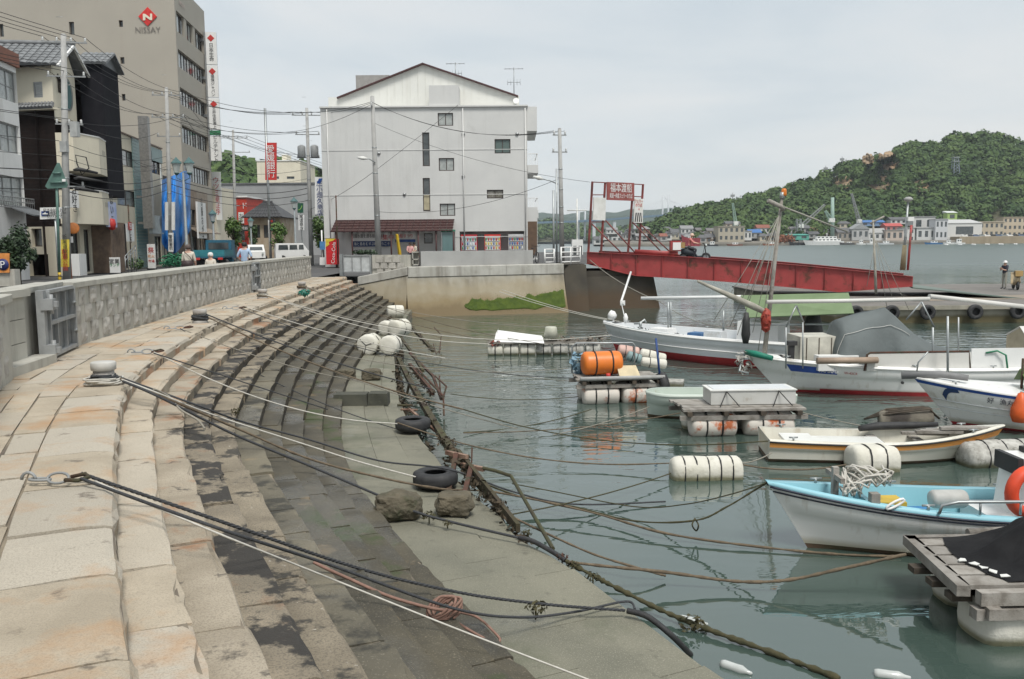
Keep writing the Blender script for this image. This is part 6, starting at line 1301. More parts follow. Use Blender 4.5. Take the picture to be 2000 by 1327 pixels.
b = MB(); p = D(265, 515, 54); leaves(b, p, (.5,.4,.4), 120, .13); single('potted_shrub', b, m_leaf, 'small shrub at the foot of the cream house', 'shrub', fix=False)
b = MB(); p = D(745, 489, 60.5)
for k in range(4): leaves(b, D(700+k*9, 493, 47), (.35,.25,.14), 60, .09)
single('bush', b, m_leafd, 'low dark bush behind the pale steel gate', 'bush', fix=False)
r = root('bicycle', D(1043, 500, 48), 'dark bicycle parked behind the parapet end', 'bicycle'); c = D(1043, 500, 48.5); T = Matrix.Translation((c.x, 48.5, .44)) @ Matrix.Rotation(1.2, 4, 'Z')
for x in (-.5, .5): kid('wheel', torus(.3, .022, 20, 5, T @ Matrix.Translation((x,0,.32)) @ Matrix.Rotation(math.pi/2, 4, 'X')), m_rubber, r)
b = MB(); b.tube([T @ Vector(v) for v in ((-.5,0,.32),(-.1,0,.3),(.38,0,.75),(-.2,0,.75),(-.1,0,.3))], .022, 6); b.tube([T @ Vector(v) for v in ((.5,0,.32),(.36,0,.95))], .022, 6); kid('frame', b, m_black, r)
b = MB(); b.tube([T @ Vector(v) for v in ((.3,-.25,.98),(.38,0,.96),(.3,.25,.98))], .016, 6); kid('handlebar', b, m_black, r); b = MB(); b.box((-.22,0,.86), (.24,.14,.06), T); kid('saddle', b, m_black, r)
m_gel = mat('gelcoat_white', (.8,.8,.77), (.75,.745,.72), .8, .3, stain=((.42,.38,.3), 2.2, .6, .55), streak=((.4,.34,.25), 6, .57, .6), zband=(.08, [(-1.88,.08,(.36,.32,.2),.7)]))
m_gelg = mat('gelcoat_greyish', (.64,.66,.67), (.57,.59,.6), .8, .35, stain=((.35,.33,.28), 2, .6, .5))
m_anti = mat('antifouling_red', (.42,.03,.035), (.3,.03,.03), 3, .7)
m_scum = mat('waterline_scum', (.12,.07,.045), (.07,.06,.03), 6, .8)
m_bint = mat('pale_blue_paint', (.27,.53,.61), (.23,.47,.54), 1.5, .5, stain=((.35,.45,.45), 3, .62, .4))
m_navyr = plain('navy_rubber', (.015,.02,.04), .5)
m_wood = mat('weathered_wood', (.32,.3,.27), (.2,.18,.155), 6, .85, .4, 60, rnd=.15, stain=((.1,.085,.07), 3, .58, .6))
m_woodd = mat('dark_wet_wood', (.09,.07,.05), (.05,.04,.03), 5, .8, .4, 40, rnd=.2)
m_canv = mat('white_canvas', (.62,.61,.58), (.56,.55,.51), 1.5, .7, .15, 12)
def hull(name, origin, ang, L_, B_, fbb, fbm, fbs, rake, label, mh=None, draft=.25, deck=.3, mint=None, sternw=.85, bowp=2.3, anti=None, antiz=.06, open_=True, foredeck=.0, rail=None, wlw=.92, knuck=.62, cat='boat', group=None):
 T = Matrix.Translation((origin[0], origin[1], WZ)) @ Matrix.Rotation(ang, 4, 'Z')
 r = root(name, (origin[0], origin[1], WZ), label, cat, group, ang); N_ = 30; mh = mh or m_gel
 def zs(t): return fbm+(fbb-fbm)*max(0, 1-t/.62)**2+(fbs-fbm)*max(0, (t-.6)/.4)**2
 def bs(t): return B_/2*((1-max(0, 1-t/.5)**bowp)*(1-(1-sternw)*max(0, (t-.5)/.5)**2))+.012
 def bw(t): return bs(t)*(wlw-.72*max(0, 1-t/.5)**1.4)
 def xx(t, z): return L_*t+rake*(1-z/max(.05, zs(t)))*(1-t)**4
 def pt(t, y, z): return T @ Vector((xx(t, z), y, z))
 def side(t, f):   # half beam at height fraction f of the sheer
  a = bw(t); c = bs(t); k = bs(t)*.985 if f >= knuck else None
  if f >= knuck: return c-(c-(a+(c-a)*.86))*(1-f)/(1-knuck)
  return a+(a+(c-a)*.86-a)*(f/knuck)**.8
 r['hullinfo'] = 1
 fr = [antiz, .25, .45, knuck-.02, knuck, .85, 1.0]
 ts = [ (k/N_)**1.35 for k in range(N_+1)]
 for nm, sg in (('hull', 0),):
  b = MB(); rings = []
  for t in ts:
   z_ = zs(t); lv = [antiz/z_]+[f for f in (.25, .45, knuck-.02, knuck, .85, 1.0) if f*z_ > antiz+.02]
   lv = [antiz/z_ + (1-antiz/z_)*q for q in (0, .2, .4, .55, .57, .8, 1)]
   hl = [pt(t, side(t, f)+(.022 if 0 < q_ and f > (antiz/z_+(1-antiz/z_)*.56) else 0)*(bs(t) > .05), f*z_) for q_, f in enumerate(lv)]
   hr = [pt(t, -side(t, f)-(.022 if f > (antiz/z_+(1-antiz/z_)*.56) else 0)*(bs(t) > .05), f*z_) for f in lv]
   rings.append(hl[::-1]+[None]+hr)
  ra = [q[:7] for q in rings]; rb = [q[8:] for q in rings]
  b.loft(ra); b.loft([q[::-1] for q in rb])
  tr = [*ra[-1], *rb[-1]]; b.poly(tr); hl_ = kid('hull', b, mh, r)
 b = MB(); rg = []
 for t in ts:
  a = bw(t); rg.append([pt(t, side(t, antiz/zs(t))-.001, antiz), pt(t, a*.93, 0), pt(t, a*.6, -draft*.7), pt(t, 0, -draft), pt(t, -a*.6, -draft*.7), pt(t, -a*.93, 0), pt(t, -side(t, antiz/zs(t))+.001, antiz)])
 b.loft(rg); b.poly(rg[-1]); kid('bottom_paint', b, anti or m_scum, r)
 b = MB(); rg = []; ri = []
 for t in ts:
  z_ = zs(t); w_ = bs(t)+.02; inn = max(0.004, w_-.1); rg.append([pt(t, w_+.01, z_-.02), pt(t, w_+.01, z_+.025), pt(t, inn, z_+.025), pt(t, -inn, z_+.025), pt(t, -w_-.01, z_+.025), pt(t, -w_-.01, z_-.02)])
  zd = min(deck, z_-.03); ri.append([pt(t, inn, z_+.024), pt(t, max(.003, inn-.05), zd), pt(t, -max(.003, inn-.05), zd), pt(t, -inn, z_+.024)])
 bl = MB(); bl.loft([q[:3] for q in rg]); bl.loft([q[3:] for q in rg]); kid('gunwale', bl, rail or mh, r)
 bi = MB(); ib = [q for q, t in zip(ri, ts) if t >= foredeck*.98]; bi.loft(ib, sm=False); bi.poly(ib[-1]); bi.poly(ib[0][::-1]); kid('interior', bi, mint or mh, r, False)
 if foredeck:
  bd = MB(); fd = [[q[2], (q[2]+q[3])/2+Vector((0,0,.03)), q[3]] for q, t in zip(rg, ts) if t <= foredeck*1.02]; bd.loft(fd); kid('foredeck', bd, mint or mh, r, False)
 return r, T, dict(zs=zs, bs=bs, pt=pt, ts=ts, L=L_, side=side)
def rubrail(r, I, f0, r_, mt, nm='rub_rail', sides=(1,-1), t0=0, t1=1, out=.02):
 for sg in sides:
  b = MB(); b.tube([I['pt'](t, sg*(I['side'](t, f0)+out), I['zs'](t)*f0) for t in I['ts'] if t0 <= t <= t1], r_, 5); kid(nm, b, mt, r)
def stripe(r, I, f0, f1, mt, nm='stripe', sides=(1,-1), t0=0, t1=1, out=.028):
 for sg in sides:
  b = MB(); b.loft([[I['pt'](t, sg*(I['side'](t, f)+out), I['zs'](t)*f) for f in (f0, f1)] for t in I['ts'] if t0 <= t <= t1]); kid(nm, b, mt, r, False)
def cleats(r, I, spots, mt=None):
 for t, sg in spots:
  p = I['pt'](t, sg*(I['bs'](t)-.04), I['zs'](t)+.03); b = MB(); b.tube([p+Vector((-.07,0,.05)), p+Vector((.07,0,.05))], .014, 6); b.tube([p, p+Vector((0,0,.05))], .018, 6); kid('cleat', b, mt or m_steel, r)
def tubek(par, nm, pts, r_, mt, n=8): b = MB(); b.tube(pts, r_, n); return kid(nm, b, mt, par)
r, T, I = hull('rowing_boat', (3.0, 10.03), .0, 5.6, 1.24, .8, .5, .5, .5, 'white open boat with pale blue inside, nearest to the steps', m_gel, .25, .2, m_bint, rail=m_bint, anti=m_scum, bowp=2.1, wlw=.93)
b1r, b1T, b1I = r, T, I
rubrail(r, I, .955, .016, m_navyr, out=.035); rubrail(r, I, .88, .01, m_navyr, out=.03)
cleats(r, I, ((.12,1),(.3,1),(.3,-1),(.55,1)))
def L1(x, y, z): return T @ Vector((x, y, z))
b = MB(); b.loft([[L1(x, y, .42) for y in (-.48,.48)] for x in (2.55, 3.4)]); b.loft([[L1(2.55, y, z) for y in (-.48,.48)] for z in (.2,.42)]); kid('thwart', b, m_cleanwhite, r, False)
b = MB(); b.box((1.15, 0, .42), (.06, .5, .4), T); kid('bulkhead', b, m_bint, r)
tubek(r, 'handrail', [L1(1.75,-.6,.6), L1(1.78,-.6,.69), L1(1.95,-.61,.73), L1(3.0,-.62,.73), L1(3.1,-.62,.69), L1(3.12,-.62,.6)], .018, m_steel)
for x in (2.2, 2.65): tubek(r, 'stanchion', [L1(x,-.61,.58), L1(x,-.61,.73)], .014, m_steel)
b = MB(); b.lathe([(0,-.22),(.1,-.22),(.12,-.18),(.12,.18),(.1,.22),(0,.22)], 14, T @ Matrix.Translation((2.25,.2,.52)) @ Matrix.Rotation(math.pi/2, 4, 'Y') @ Matrix.Scale(.95, 4)); single('boat_fender', b, plain('fender_pale', (.5,.5,.47)), 'pale grey cylindrical fender lying inside the near blue boat', 'fender')
b = MB(); b.box((1.4,-.1,.5), (.3,.3,.24), T); tb_ = single('crate', b, plain('crate_yellow', (.6,.42,.05)), 'yellow crate near the bow inside the near blue boat', 'crate')
b = MB(); b.box((1.72,-.2,.48), (.26,.26,.08), T); single('plastic_tray', b, plain('tray_blue', (.03,.2,.45)), 'small blue tray behind the yellow crate in the near boat', 'tray')
b = MB()
for k in range(5):
 q = [];
 for i in range(26): g = i*.62+k; q.append(L1(.95+.22*math.cos(g)*(.6+.1*k)+.05*k, -.1+.17*math.sin(g*1.1+k), .78+.05*k+.03*math.sin(g*2)-.1*(i % 3 == 0)))
 b.tube(q, .014, 5)
single('rope_coil', b, mat('rope_white', (.55,.53,.48), (.45,.43,.38), 20, .9), 'tangle of pale rope over the near boat bow', 'rope')
b = MB(); b.box((.82,.05,.72), (.07,.07,.5), T); b.box((.82,.05,.86), (.05,.5,.06), T); kid('mooring_post', b, m_wood, r)
b = MB(); b.box((1.12,-.36,.7), (.1,.1,.14), T); kid('cleat_block', b, m_wood, r)
b = MB(); q = [L1(1.3+.1*math.cos(g_), -.5, .68+.03*math.sin(g_)+.05*math.cos(g_)) for g_ in [k*.52 for k in range(12)]]; b.tube(q, .016, 6, closed=True); kid('rope_loop', b, m_cleanwhite, r)
b = MB(); b.box((3.2, .0, .72), (.7,.62,.75), T, taper=.85); cab = kid('console', b, m_gel, r)
b = MB(); b.box((2.84,0,1.02), (.06,.5,.2), T); kid('windscreen', b, m_black, cab)
b = MB(); b.box((3.4, 0, 1.13), (.6,.5,.06), T); kid('console_roof', b, m_black, cab)
b = torus(.24, .07, 26, 10, T @ Matrix.Translation((2.86,-.4,.78)) @ Matrix.Rotation(math.pi/2, 4, 'X') @ Matrix.Rotation(.25, 4, 'Y')); lb = single('lifebuoy', b, plain('lifebuoy_orange', (.75,.07,.02)), 'bright orange ring lifebuoy hanging on the near boat console', 'lifebuoy')
lettering('好漁丸', .12, m_black, L1(3.15,-.34,1.02), T.to_3x3() @ Vector((1,0,0)), T.to_3x3() @ Vector((0,-1,0)), cab, xs=.9)
r, T, I = hull('skiff', (8.1, 14.12), math.pi-.11, 3.85, 1.12, .56, .33, .36, .35, 'old cream skiff with an orange side stripe and planks on its bow', mat('old_cream_gel', (.66,.64,.56), (.56,.54,.46), 1.2, .45, stain=((.25,.2,.13), 2.5, .6, .6), streak=((.35,.28,.19), 5, .56, .6)), .2, .16, None, sternw=.93, wlw=.9, bowp=1.9, cat='boat')
cleats(r, I, ((.15,1),(.15,-1),(.9,1),(.9,-1)))
for x_ in (1.3, 2.0): b = MB(); b.box((x_, 0, .27), (.16,.86,.04), T); kid('thwart', b, m_wood, r)
stripe(r, I, .74, .98, mat('orange_stripe', (.55,.24,.05), (.48,.22,.06), 3, .45)); rubrail(r, I, .985, .018, m_black, out=.03)
b = MB(); b.box((2.6, .05, .29), (1.3,.5,.03), T); kid('bottom_board', b, m_white, r)
b = MB(); b.box((3.3, .0, .3), (.5,.6,.05), T); kid('thwart', b, m_white, r)
b = MB(); b.lathe([(.05,0),(.05,.05)], 10, T @ Matrix.Translation((2.6,.52,.1)) @ Matrix.Rotation(-math.pi/2, 4, 'X')); kid('drain', b, m_black, r)
lettering('HR-16421', .075, m_black, T @ Vector((2.35,.575,.155)), T.to_3x3() @ Vector((-1,0,0)), T.to_3x3() @ Vector((0,1,0)), r)
q = [T @ Vector(v) for v in ((2.2,-.3,.42),(1.9,-.38,.45),(1.3,-.4,.47),(.9,-.35,.5))]; b = MB(); b.tube(q, [.05,.07,.06,.04], 8); single('rolled_mat', b, m_rubber, 'black rolled mat along the far gunwale of the cream skiff', 'mat')
for k in range(7):
 b = MB(); b.box((.4+.13*k, -.12+.08*(k % 3), .5+.035*(k % 3)-.02*k), (.75,.1,.045), T @ Matrix.Rotation(.05*(k % 3)-.04, 4, 'Z')); single('plank', b, m_wood, ['weathered plank lying highest on the skiff bow','short weathered plank on the skiff bow beside the tip','grey plank across the skiff bow, second from tip','middle weathered plank of the stack on the skiff bow','grey plank under others on the skiff bow','weathered plank nearest the mat on the skiff bow','lowest inner plank on the skiff bow'][k], 'plank', 'planks stacked on the skiff bow')
r, T, I = hull('fishing_boat', (8.0, 17.17), math.radians(-17), 6.0, 1.75, .9, .66, .62, .75, 'white fishing boat with a blue rail whose bow points left at the right edge', m_gel, .3, .5, m_gel, anti=m_anti, antiz=.05, foredeck=.5, rail=m_gel)
cleats(r, I, ((.12,-1),(.3,-1),(.45,-1)))
stripe(r, I, .9, 1.0, plain('rail_blue', (.02,.08,.32), .4), 'blue_band');
for f in (.58, .4): rubrail(r, I, f, .008, m_gelg, 'strake', out=.03)
tx = T.to_3x3() @ Vector((1,0,0))
def onside(I_, t, f, sg=-1, out=.034): return I_['pt'](t, sg*(I_['side'](t, f)+out), I_['zs'](t)*f)
for (t, s, z) in ((.2,'好',.12),(.245,'漁丸',.12)):
 p = onside(I, t, .78); u_ = (onside(I, t+.03, .78)-onside(I, t-.03, .78)).normalized(); lettering(s, z, m_navyr, p, u_, u_.cross(Vector((0,0,1))), r)
b = MB(); rr = []
for k in range(9):
 t = .055+.06*k/8; f = .66+.2*math.sin(min(1, k/5)*1.57); rr.append([onside(I, t, f-.03-.05*(1-k/8)), onside(I, t, f+.05)])
b.loft(rr); kid('wave_mark', b, plain('wave_navy', (.02,.05,.14)), r, False)
tubek(r, 'bow_roller', [T @ Vector((-.22,-.02,.93)), T @ Vector((.5,-.04,.98)), T @ Vector((.95,-.2,.95))], [.075,.07,.06], plain('fender_grey', (.2,.2,.2)), 10)
tubek(r, 'anchor_rod', [T @ Vector((.05,0,.9)), T @ Vector((.08,0,1.2)), T @ Vector((.25,0,1.42))], .015, m_steel)
for (x, y, h) in ((1.9,-.1,1.35),(2.7,.1,1.4)): tubek(r, 'post', [T @ Vector((x,y,.6)), T @ Vector((x,y,h))], .025, m_rust)
b = MB(); b.loft([[T @ Vector((x, y, z)) for y, z in ((-.5,.78),(-.25,1.0+h),(.1,1.12+h),(.5,.85))] for x, h in ((1.9,0),(2.2,.1),(2.6,.02),(3.0,.05))]); kid('tarp_cover', b, plain('olive_tarp', (.16,.24,.08)), r, False)
b = MB(); b.loft([[T @ Vector((x, y, z)) for y, z in ((-.5,.7),(-.5,.8),(-.25,1.0),(.1,1.1))] for x in (1.94, 1.96)]); kid('tent_end', b, plain('grey_cloth', (.4,.42,.4)), r, False)
b = MB(); b.box((2.9,-.55,.86), (1.3,.25,.22), T); kid('side_box', b, m_white, r)
b = MB(); b.box((2.15,-.55,.85), (.12,.3,.3), T); kid('wooden_block', b, plain('tan_wood', (.45,.32,.22)), r)
p = onside(I, .275, .62, out=.12); b = MB(); b.lathe([(0,.36),(.06,.33),(.1,.2),(.165,.06),(.175,-.08),(.13,-.2),(0,-.22)], 16, Matrix.Translation(p)); single('boat_fender', b, plain('fender_orange', (.75,.12,.02), .45), 'large orange teardrop fender on the side of the blue railed boat', 'fender')
r, T, I = hull('work_boat', (5.6, 20.75), math.radians(2.5), 9.2, 2.1, .92, .62, .85, .85, 'long white work boat with a mast, grey cover and canvas sides', m_gel, .35, .38, m_gel, anti=m_anti, antiz=.07, foredeck=.1, wlw=.96)
b4T = T; L4 = lambda x, y, z: T @ Vector((x, y, z))
stripe(r, I, .0, .15, m_anti, 'boot_stripe', t0=.14)
rubrail(r, I, .96, .03, m_gel, 'gunwale_rail', out=.03)
cleats(r, I, ((.1,-1),(.2,-1),(.4,-1),(.6,-1)))
ux = T.to_3x3() @ Vector((1,0,0)); un = T.to_3x3() @ Vector((0,-1,0))
b = MB(); b.loft([[onside(I, t, f) for f in (.66, .86)] for t in (.085,.11,.14,.165,.2)]); bb_ = kid('maker_panel', b, plain('maker_blue', (.02,.07,.3)), r, False)
p = onside(I, .182, .76, out=.04); u_ = (onside(I, .2, .76)-onside(I, .16, .76)).normalized(); lettering('YAMAHA', .115, m_cleanwhite, p, u_, u_.cross(Vector((0,0,1))), bb_)
p = onside(I, .235, .74, out=.04); lettering('W-43CR', .08, plain('letter_red', (.45,.06,.05)), p, u_, u_.cross(Vector((0,0,1))), r)
b = MB(); b.lathe([(.035,-.0),(.035,.03)], 8, Matrix.Translation(onside(I, .36, .5)) @ Matrix.Rotation(math.pi/2, 4, 'X')); kid('outlet', b, m_black, r)
tubek(r, 'bow_fender', [L4(.02,-.02,.98), L4(.12,-.3,.97), L4(.45,-.62,.9)], [.06,.08,.06], plain('sea_green', (.01,.2,.13)), 8)
b = MB(); leaves(b, L4(-.05,-.1,.75), (.22,.2,.3), 60, .07); tubek(r, 'anchor', [L4(-.05,-.1,.95), L4(-.2,-.2,.55), L4(.0,-.3,.5)], .03, m_steel); kid('net_bundle', b, plain('net_grey', (.4,.39,.35)), r, False)
b = MB(); b.box((1.05,-.2,.98), (.12,.12,.4), T); b.box((1.05,-.2,1.2), (.22,.2,.1), T); kid('winch', b, m_black, r)
def panel4(x0, x1, z0, z1, y, mt, nm, th=.04): b = MB(); b.box(((x0+x1)/2, y, (z0+z1)/2), (x1-x0, th, z1-z0), T); return kid(nm, b, mt, r)
panel4(2.55, 5.0, .62, 1.02, -.95, m_canv, 'canvas_side'); panel4(5.02, 6.42, .62, 1.1, -.93, m_cleanwhite, 'white_board')
panel4(1.5, 2.45, .6, .95, -.6, m_cleanwhite, 'box_side', .3)
tubek(r, 'canvas_rail', [L4(2.5,-.96,.62), L4(2.55,-.96,1.0), L4(2.62,-.96,1.04), L4(4.95,-.96,1.04), L4(5.0,-.96,.62)], .025, m_rust)
b = MB(); b.box((1.7,.2,1.02), (.9,.9,.66), T); cx_ = kid('engine_box', b, plain('box_cream', (.6,.58,.5)), r)
for k in range(3): b = MB(); b.box((1.4+.3*k,-.256,1.02), (.02,.012,.6), T); kid('panel_seam', b, m_woodd, cx_)
tubek(r, 'exhaust_pipe', [L4(1.35,-1.02,.88), L4(2.75,-1.06,.88)], .075, plain('pipe_brown', (.36,.27,.2)), 12)
b = MB(); rows = []
prof = [(2.02,.75,.65),(2.06,1.2,.75),(2.2,1.72,.78),(2.5,1.82,.75),(3.1,1.95,.65),(3.35,2.02,.55),(3.6,1.82,.66),(4.0,1.42,.75),(4.5,1.12,.8),(5.2,.95,.75)]
for k in range(33):
 f = k/32*(len(prof)-1); i = min(int(f), len(prof)-2); g = f-i; x, h, wd = (prof[i][j]+(prof[i+1][j]-prof[i][j])*g for j in range(3)); rw = []
 for j in range(17):
  v = -1+2*j/16; zz = h-(h-.72)*(abs(v)**2.6); yy = v*wd; w_ = .03*math.sin(x*7+v*9)*(abs(v)**.6)+.025*mnoise.noise((x*3, v*4, 2)); rw.append(L4(x+w_*.5, yy+w_, zz+w_*.6))
 rows.append(rw)
b.loft(rows); m_cov = mat('grey_cover', (.125,.145,.145), (.1,.115,.115), 1, .75, .35, 5, bdist=.05); gc_ = kid('grey_cover', b, m_cov, r, False)
tubek(gc_, 'cover_cord', [p + un*.03 for p in [rows[i][3] for i in range(1, 24)]], .006, m_canv, 5)
mast0 = L4(.5, .1, .85); mast1 = D(1527, 388, 20.6)
mast = tubek(r, 'mast', [mast0, mast0.lerp(mast1, .5), mast1], [.06,.048,.035], m_wood, 10)
tubek(mast, 'gaff', [D(1500,392,20.4), D(1527,405,20.5), D(1530,410,20.55)], .05, m_wood)
tubek(mast, 'masthead', [mast1, mast1+Vector((.02,0,.14))], .06, m_steel)
b = MB(); b.lathe([(.06,0),(.065,.04),(.06,.14),(.04,.17),(0,.17)], 12, Matrix.Translation(D(1531,383,20.6))); kid('beacon', b, plain('beacon_orange', (.7,.2,.02), .3), mast)
m_rgrey0 = mat('dirty_sailcloth', (.4,.38,.32), (.25,.235,.2), 4, .85, .4, 20)
m_cord = plain('cord_grey', (.3,.29,.25))
for (x, y) in ((1395,625),(1440,655),(1455,600),(1470,650),(1425,640),(1480,690)):
 tubek(mast, 'stay', [D(1522,420,20.55), D(x, y, 20.5)], .008, m_cord, 4)
tubek(mast, 'fore_stay', [D(1531,405,20.6), D(1655,453,21.5)], .022, m_cord, 5)
tubek(r, 'spar', [D(1497,590,20.5), D(1650,588,20.7), D(1815,584,20.9)], .048, m_canv, 10)
sp_ = tubek(r, 'furled_sail', [D(1362,549,20.2), D(1420,575,20.25), D(1470,598,20.3), D(1500,613,20.4)], [.03,.06,.08,.06], m_rgrey0, 9)
b = MB(); leaves(b, D(1495,625,20.3), (.12,.1,.3), 90, .05); b.lathe([(0,-.3),(.1,-.22),(.12,0),(.1,.22),(0,.3)], 12, Matrix.Translation(D(1496,626,20.35))); kid('net_float', b, plain('float_red', (.35,.05,.03)), r)
for (x0, y0, x1, y1, d) in ((1555,597,1535,640,20.6),(1555,597,1570,630,20.7),(1800,590,1825,640,20.7),(1800,590,1770,625,20.8)): tubek(r, 'spar_brace', [D(x0,y0,d), D(x1,y1,d)], .02, m_steel, 5)
for (x, y0, y1, d, rr_) in ((1535,640,720,20.0,.02),(1568,630,720,20.0,.018),(1822,640,728,20.0,.025),(1851,618,760,19.6,.028),(1872,620,715,21.6,.02)): tubek(r, 'pole', [D(x,y0,d), D(x,y1,d)], rr_, m_steel, 6)
mm_ = tubek(r, 'mizzen_mast', [D(1711,575,21.5), D(1709,520,21.5), D(1705,430,21.5)], [.035,.03,.022], m_rgrey0, 8); tubek(mm_, 'mizzen_gaff', [D(1700,437,21.5), D(1727,423,21.5)], .025, m_wood, 6)
for (x, y) in ((1693,560),(1732,600),(1745,590),(1775,605)): tubek(mm_, 'stay', [D(1710,470,21.5), D(x,y,21.4)], .007, m_cord, 4)
tubek(r, 'aft_spar', [D(1815,579,21.5), D(1900,588,21.8), D(2015,601,22.2)], .06, m_canv, 8)
b = MB(); b.loft([[L4(x, y, z) for y, z in ((-.98,1.0),(-.9,1.2),(-.45,1.56),(.1,1.3))] for x in (6.45, 9.2)]); kid('shelter_roof', b, m_canv, r, False)
b = MB(); b.loft([[L4(6.47, y, z) for y, z in ((-.95,1.0),(-.88,1.18),(-.45,1.52),(.06,1.28))], [L4(6.47, y, .8) for y in (-.95,-.88,-.45,.06)]]); kid('shelter_end', b, plain('shelter_tan', (.4,.35,.25)), r, False)
panel4(6.5, 9.1, .72, 1.0, -.96, plain('mesh_grey', (.4,.39,.36)), 'mesh_side'); tubek(r, 'corner_post', [L4(6.45,-.99,.6), L4(6.45,-.99,1.1)], .035, m_rust)
tubek(r, 'green_hose', [L4(5.35,-.97,1.0), L4(5.6,-1.0,1.05), L4(5.78,-1.05,.95), L4(5.85,-1.05,.55)], .022, plain('hose_green', (.02,.2,.1)), 6)
r, T, I = hull('canopy_boat', (3.1, 29.2), math.radians(-40), 9.4, 2.3, .95, .78, .85, .5, 'grey white fishing boat with a green canopy behind the work boat', m_gelg, .35, .55, m_gelg, anti=m_anti, antiz=.24, foredeck=.06, rail=m_cleanwhite)
rubrail(r, I, .96, .03, m_gel, out=.03); rubrail(r, I, .55, .02, m_gel, 'strake', out=.035); stripe(r, I, .97, 1.03, m_bint, 'blue_coaming', t0=.12, t1=.5)
L5 = lambda x, y, z: T @ Vector((x, y, z))
cleats(r, I, ((.08,1),(.2,1),(.35,1),(.2,-1)))
for (x, y, s_, mt_, nm, lab) in ((2.2,.1,(.7,.6,.3),m_cleanwhite,'hatch_box','white hatch box on the canopy boat foredeck'),(3.4,.2,(.5,.5,.22),plain('crate_blue', (.05,.14,.3)),'crate','blue crate on the canopy boat deck'),(4.2,-.2,(.6,.4,.35),m_gelg,'fish_box','grey fish box under the canopy edge'),(5.6,.1,(1.3,.9,.7),m_cleanwhite,'engine_case','white engine case under the green canopy')):
 b = MB(); b.box((x, y, .56+s_[2]/2), s_, T, taper=.95); single(nm, b, mt_, lab, 'box')
b = MB(); leaves(b, L5(1.4,0,.7), (.4,.3,.15), 70, .07); leaves(b, L5(2.9,-.3,.66), (.3,.3,.12), 50, .07); single('net_pile', b, plain('net_dark', (.05,.055,.06)), 'dark net pile on the canopy boat foredeck', 'netting', fix=False)
b = MB(); q = [D(1447,577,26.2), D(1657,572,23.6), D(1668,612,22.6), D(1462,620,25.2)]; up_ = Vector((0,0,.35))
b.slab([q[3], q[2], q[1], q[0]], .03); m_can = mat('canopy_green', (.2,.27,.145), (.165,.23,.115), 1.5, .7, .15, 10); cn = kid('canopy', b, m_can, r)
b = MB(); e_ = [q[0]+Vector((.5,.9,-.55)), q[1]+Vector((.5,.9,-.55))]; b.slab([q[0], q[1], e_[1], e_[0]], .03); kid('canopy_far_slope', b, m_can, cn)
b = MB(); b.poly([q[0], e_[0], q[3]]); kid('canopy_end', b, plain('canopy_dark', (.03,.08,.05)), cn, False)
for p in (q[3], q[2], e_[0], q[3].lerp(q[2], .55)): tubek(r, 'canopy_post', [p+Vector((.03,.1,-.02)), Vector((p.x+.03, p.y+.1, WZ+.5))], .035, m_rust)
for k_, (px_, wd) in enumerate(((1457,.13),(1588,.3))): p = D(px_, 640, 24.3); b = MB(); b.lathe([(wd*.6,-.45),(wd,-.2),(wd*.8,.15),(wd*.5,.42)], 9, Matrix.Translation(p)); kid('hanging_net', b, m_black, r)
b = MB(); p = D(1620, 640, 24); b.tube([D(1452,635,25), D(1660,633,23.3)], .03, 6); kid('cross_rail', b, m_steel, r)
for (x, y0, y1, d, nm) in ((1305,590,640,28.0,'bow_post'),(1310,590,640,28.1,'bow_post'),(1413,607,652,26.5,'lamp_post'),(1498,605,640,25.6,'post')): tubek(r, nm, [D(x,y0,d), D(x,y1,d)], .035, m_steel, 6)
b = MB(); p = D(1198,617,29.0); b.lathe([(.06,-.1),(.15,.0),(.15,.14),(.06,.18)], 10, Matrix.Translation(p) @ Matrix.Rotation(-1.2, 4, 'Y')); b.tube([p-Vector((0,0,.35)), p], .04, 6); kid('searchlight', b, m_cleanwhite, r)
b = MB(); p = D(1222,627,28.6); b.lathe([(.02,.25),(.08,.12),(.06,-.05),(0,-.1)], 8, Matrix.Translation(p)); kid('buoy_light', b, m_cleanwhite, r)
b = MB(); p = D(1250,632,28.4); b.tube([p+Vector((-.2,0,0)), p, p+Vector((.15,0,.12)), p+Vector((.2,0,.02))], .04, 6); b.tube([p+Vector((0,0,-.2)), p+Vector((.03,0,.06))], .05, 6); kid('bow_winch', b, m_steel, r)
tubek(r, 'long_pole', [D(1252,583,29.5), D(1400,581,28.8), D(1450,580,28.0)], .06, m_cleanwhite, 8)
b = MB(); b.tube([D(1232,532,40), D(1213,590,36)], .05, 6); b.tube([D(1213,590,36), D(1222,628,30)], .02, 5); single('boat_boom', b, m_cleanwhite, 'thin white boom slanting down from the ramp above the bow', 'boom')
b = MB(); c = D(1216,592,35.5); b.box(c, (.2,.06,.2)); b.box((c.x+.02,c.y-.04,c.z),(.08,.06,.08)); single('hanging_tag', b, m_cleanwhite, 'small white tag hanging below the slanting boom', 'tag')
r, T, I = hull('punt', (2.78, 17.9), 0.02, 3.0, .95, .52, .5, .5, .05, 'small pale green square ended punt behind the wooden raft', mat('pale_green_gel', (.5,.56,.5), (.44,.5,.44), 2, .5, stain=((.3,.25,.18), 3, .6, .5)), .2, .2, None, bowp=9, sternw=1.0)
m_foam = mat('dirty_foam', (.66,.64,.57), (.56,.54,.46), 3, .85, .5, 14, stain=((.3,.27,.18), 2.5, .6, .5), stain2=((.12,.12,.07), 5, .66, .6), zband=(.12, [(-1.9,.06,(.16,.15,.06),.8)]), bdist=.03)
m_foam2 = mat('mottled_foam', (.5,.49,.45), (.3,.29,.26), 8, .9, .5, 20, stain=((.08,.08,.06), 9, .55, .8), zband=(.12, [(-1.9,.08,(.1,.1,.05),.9)]))
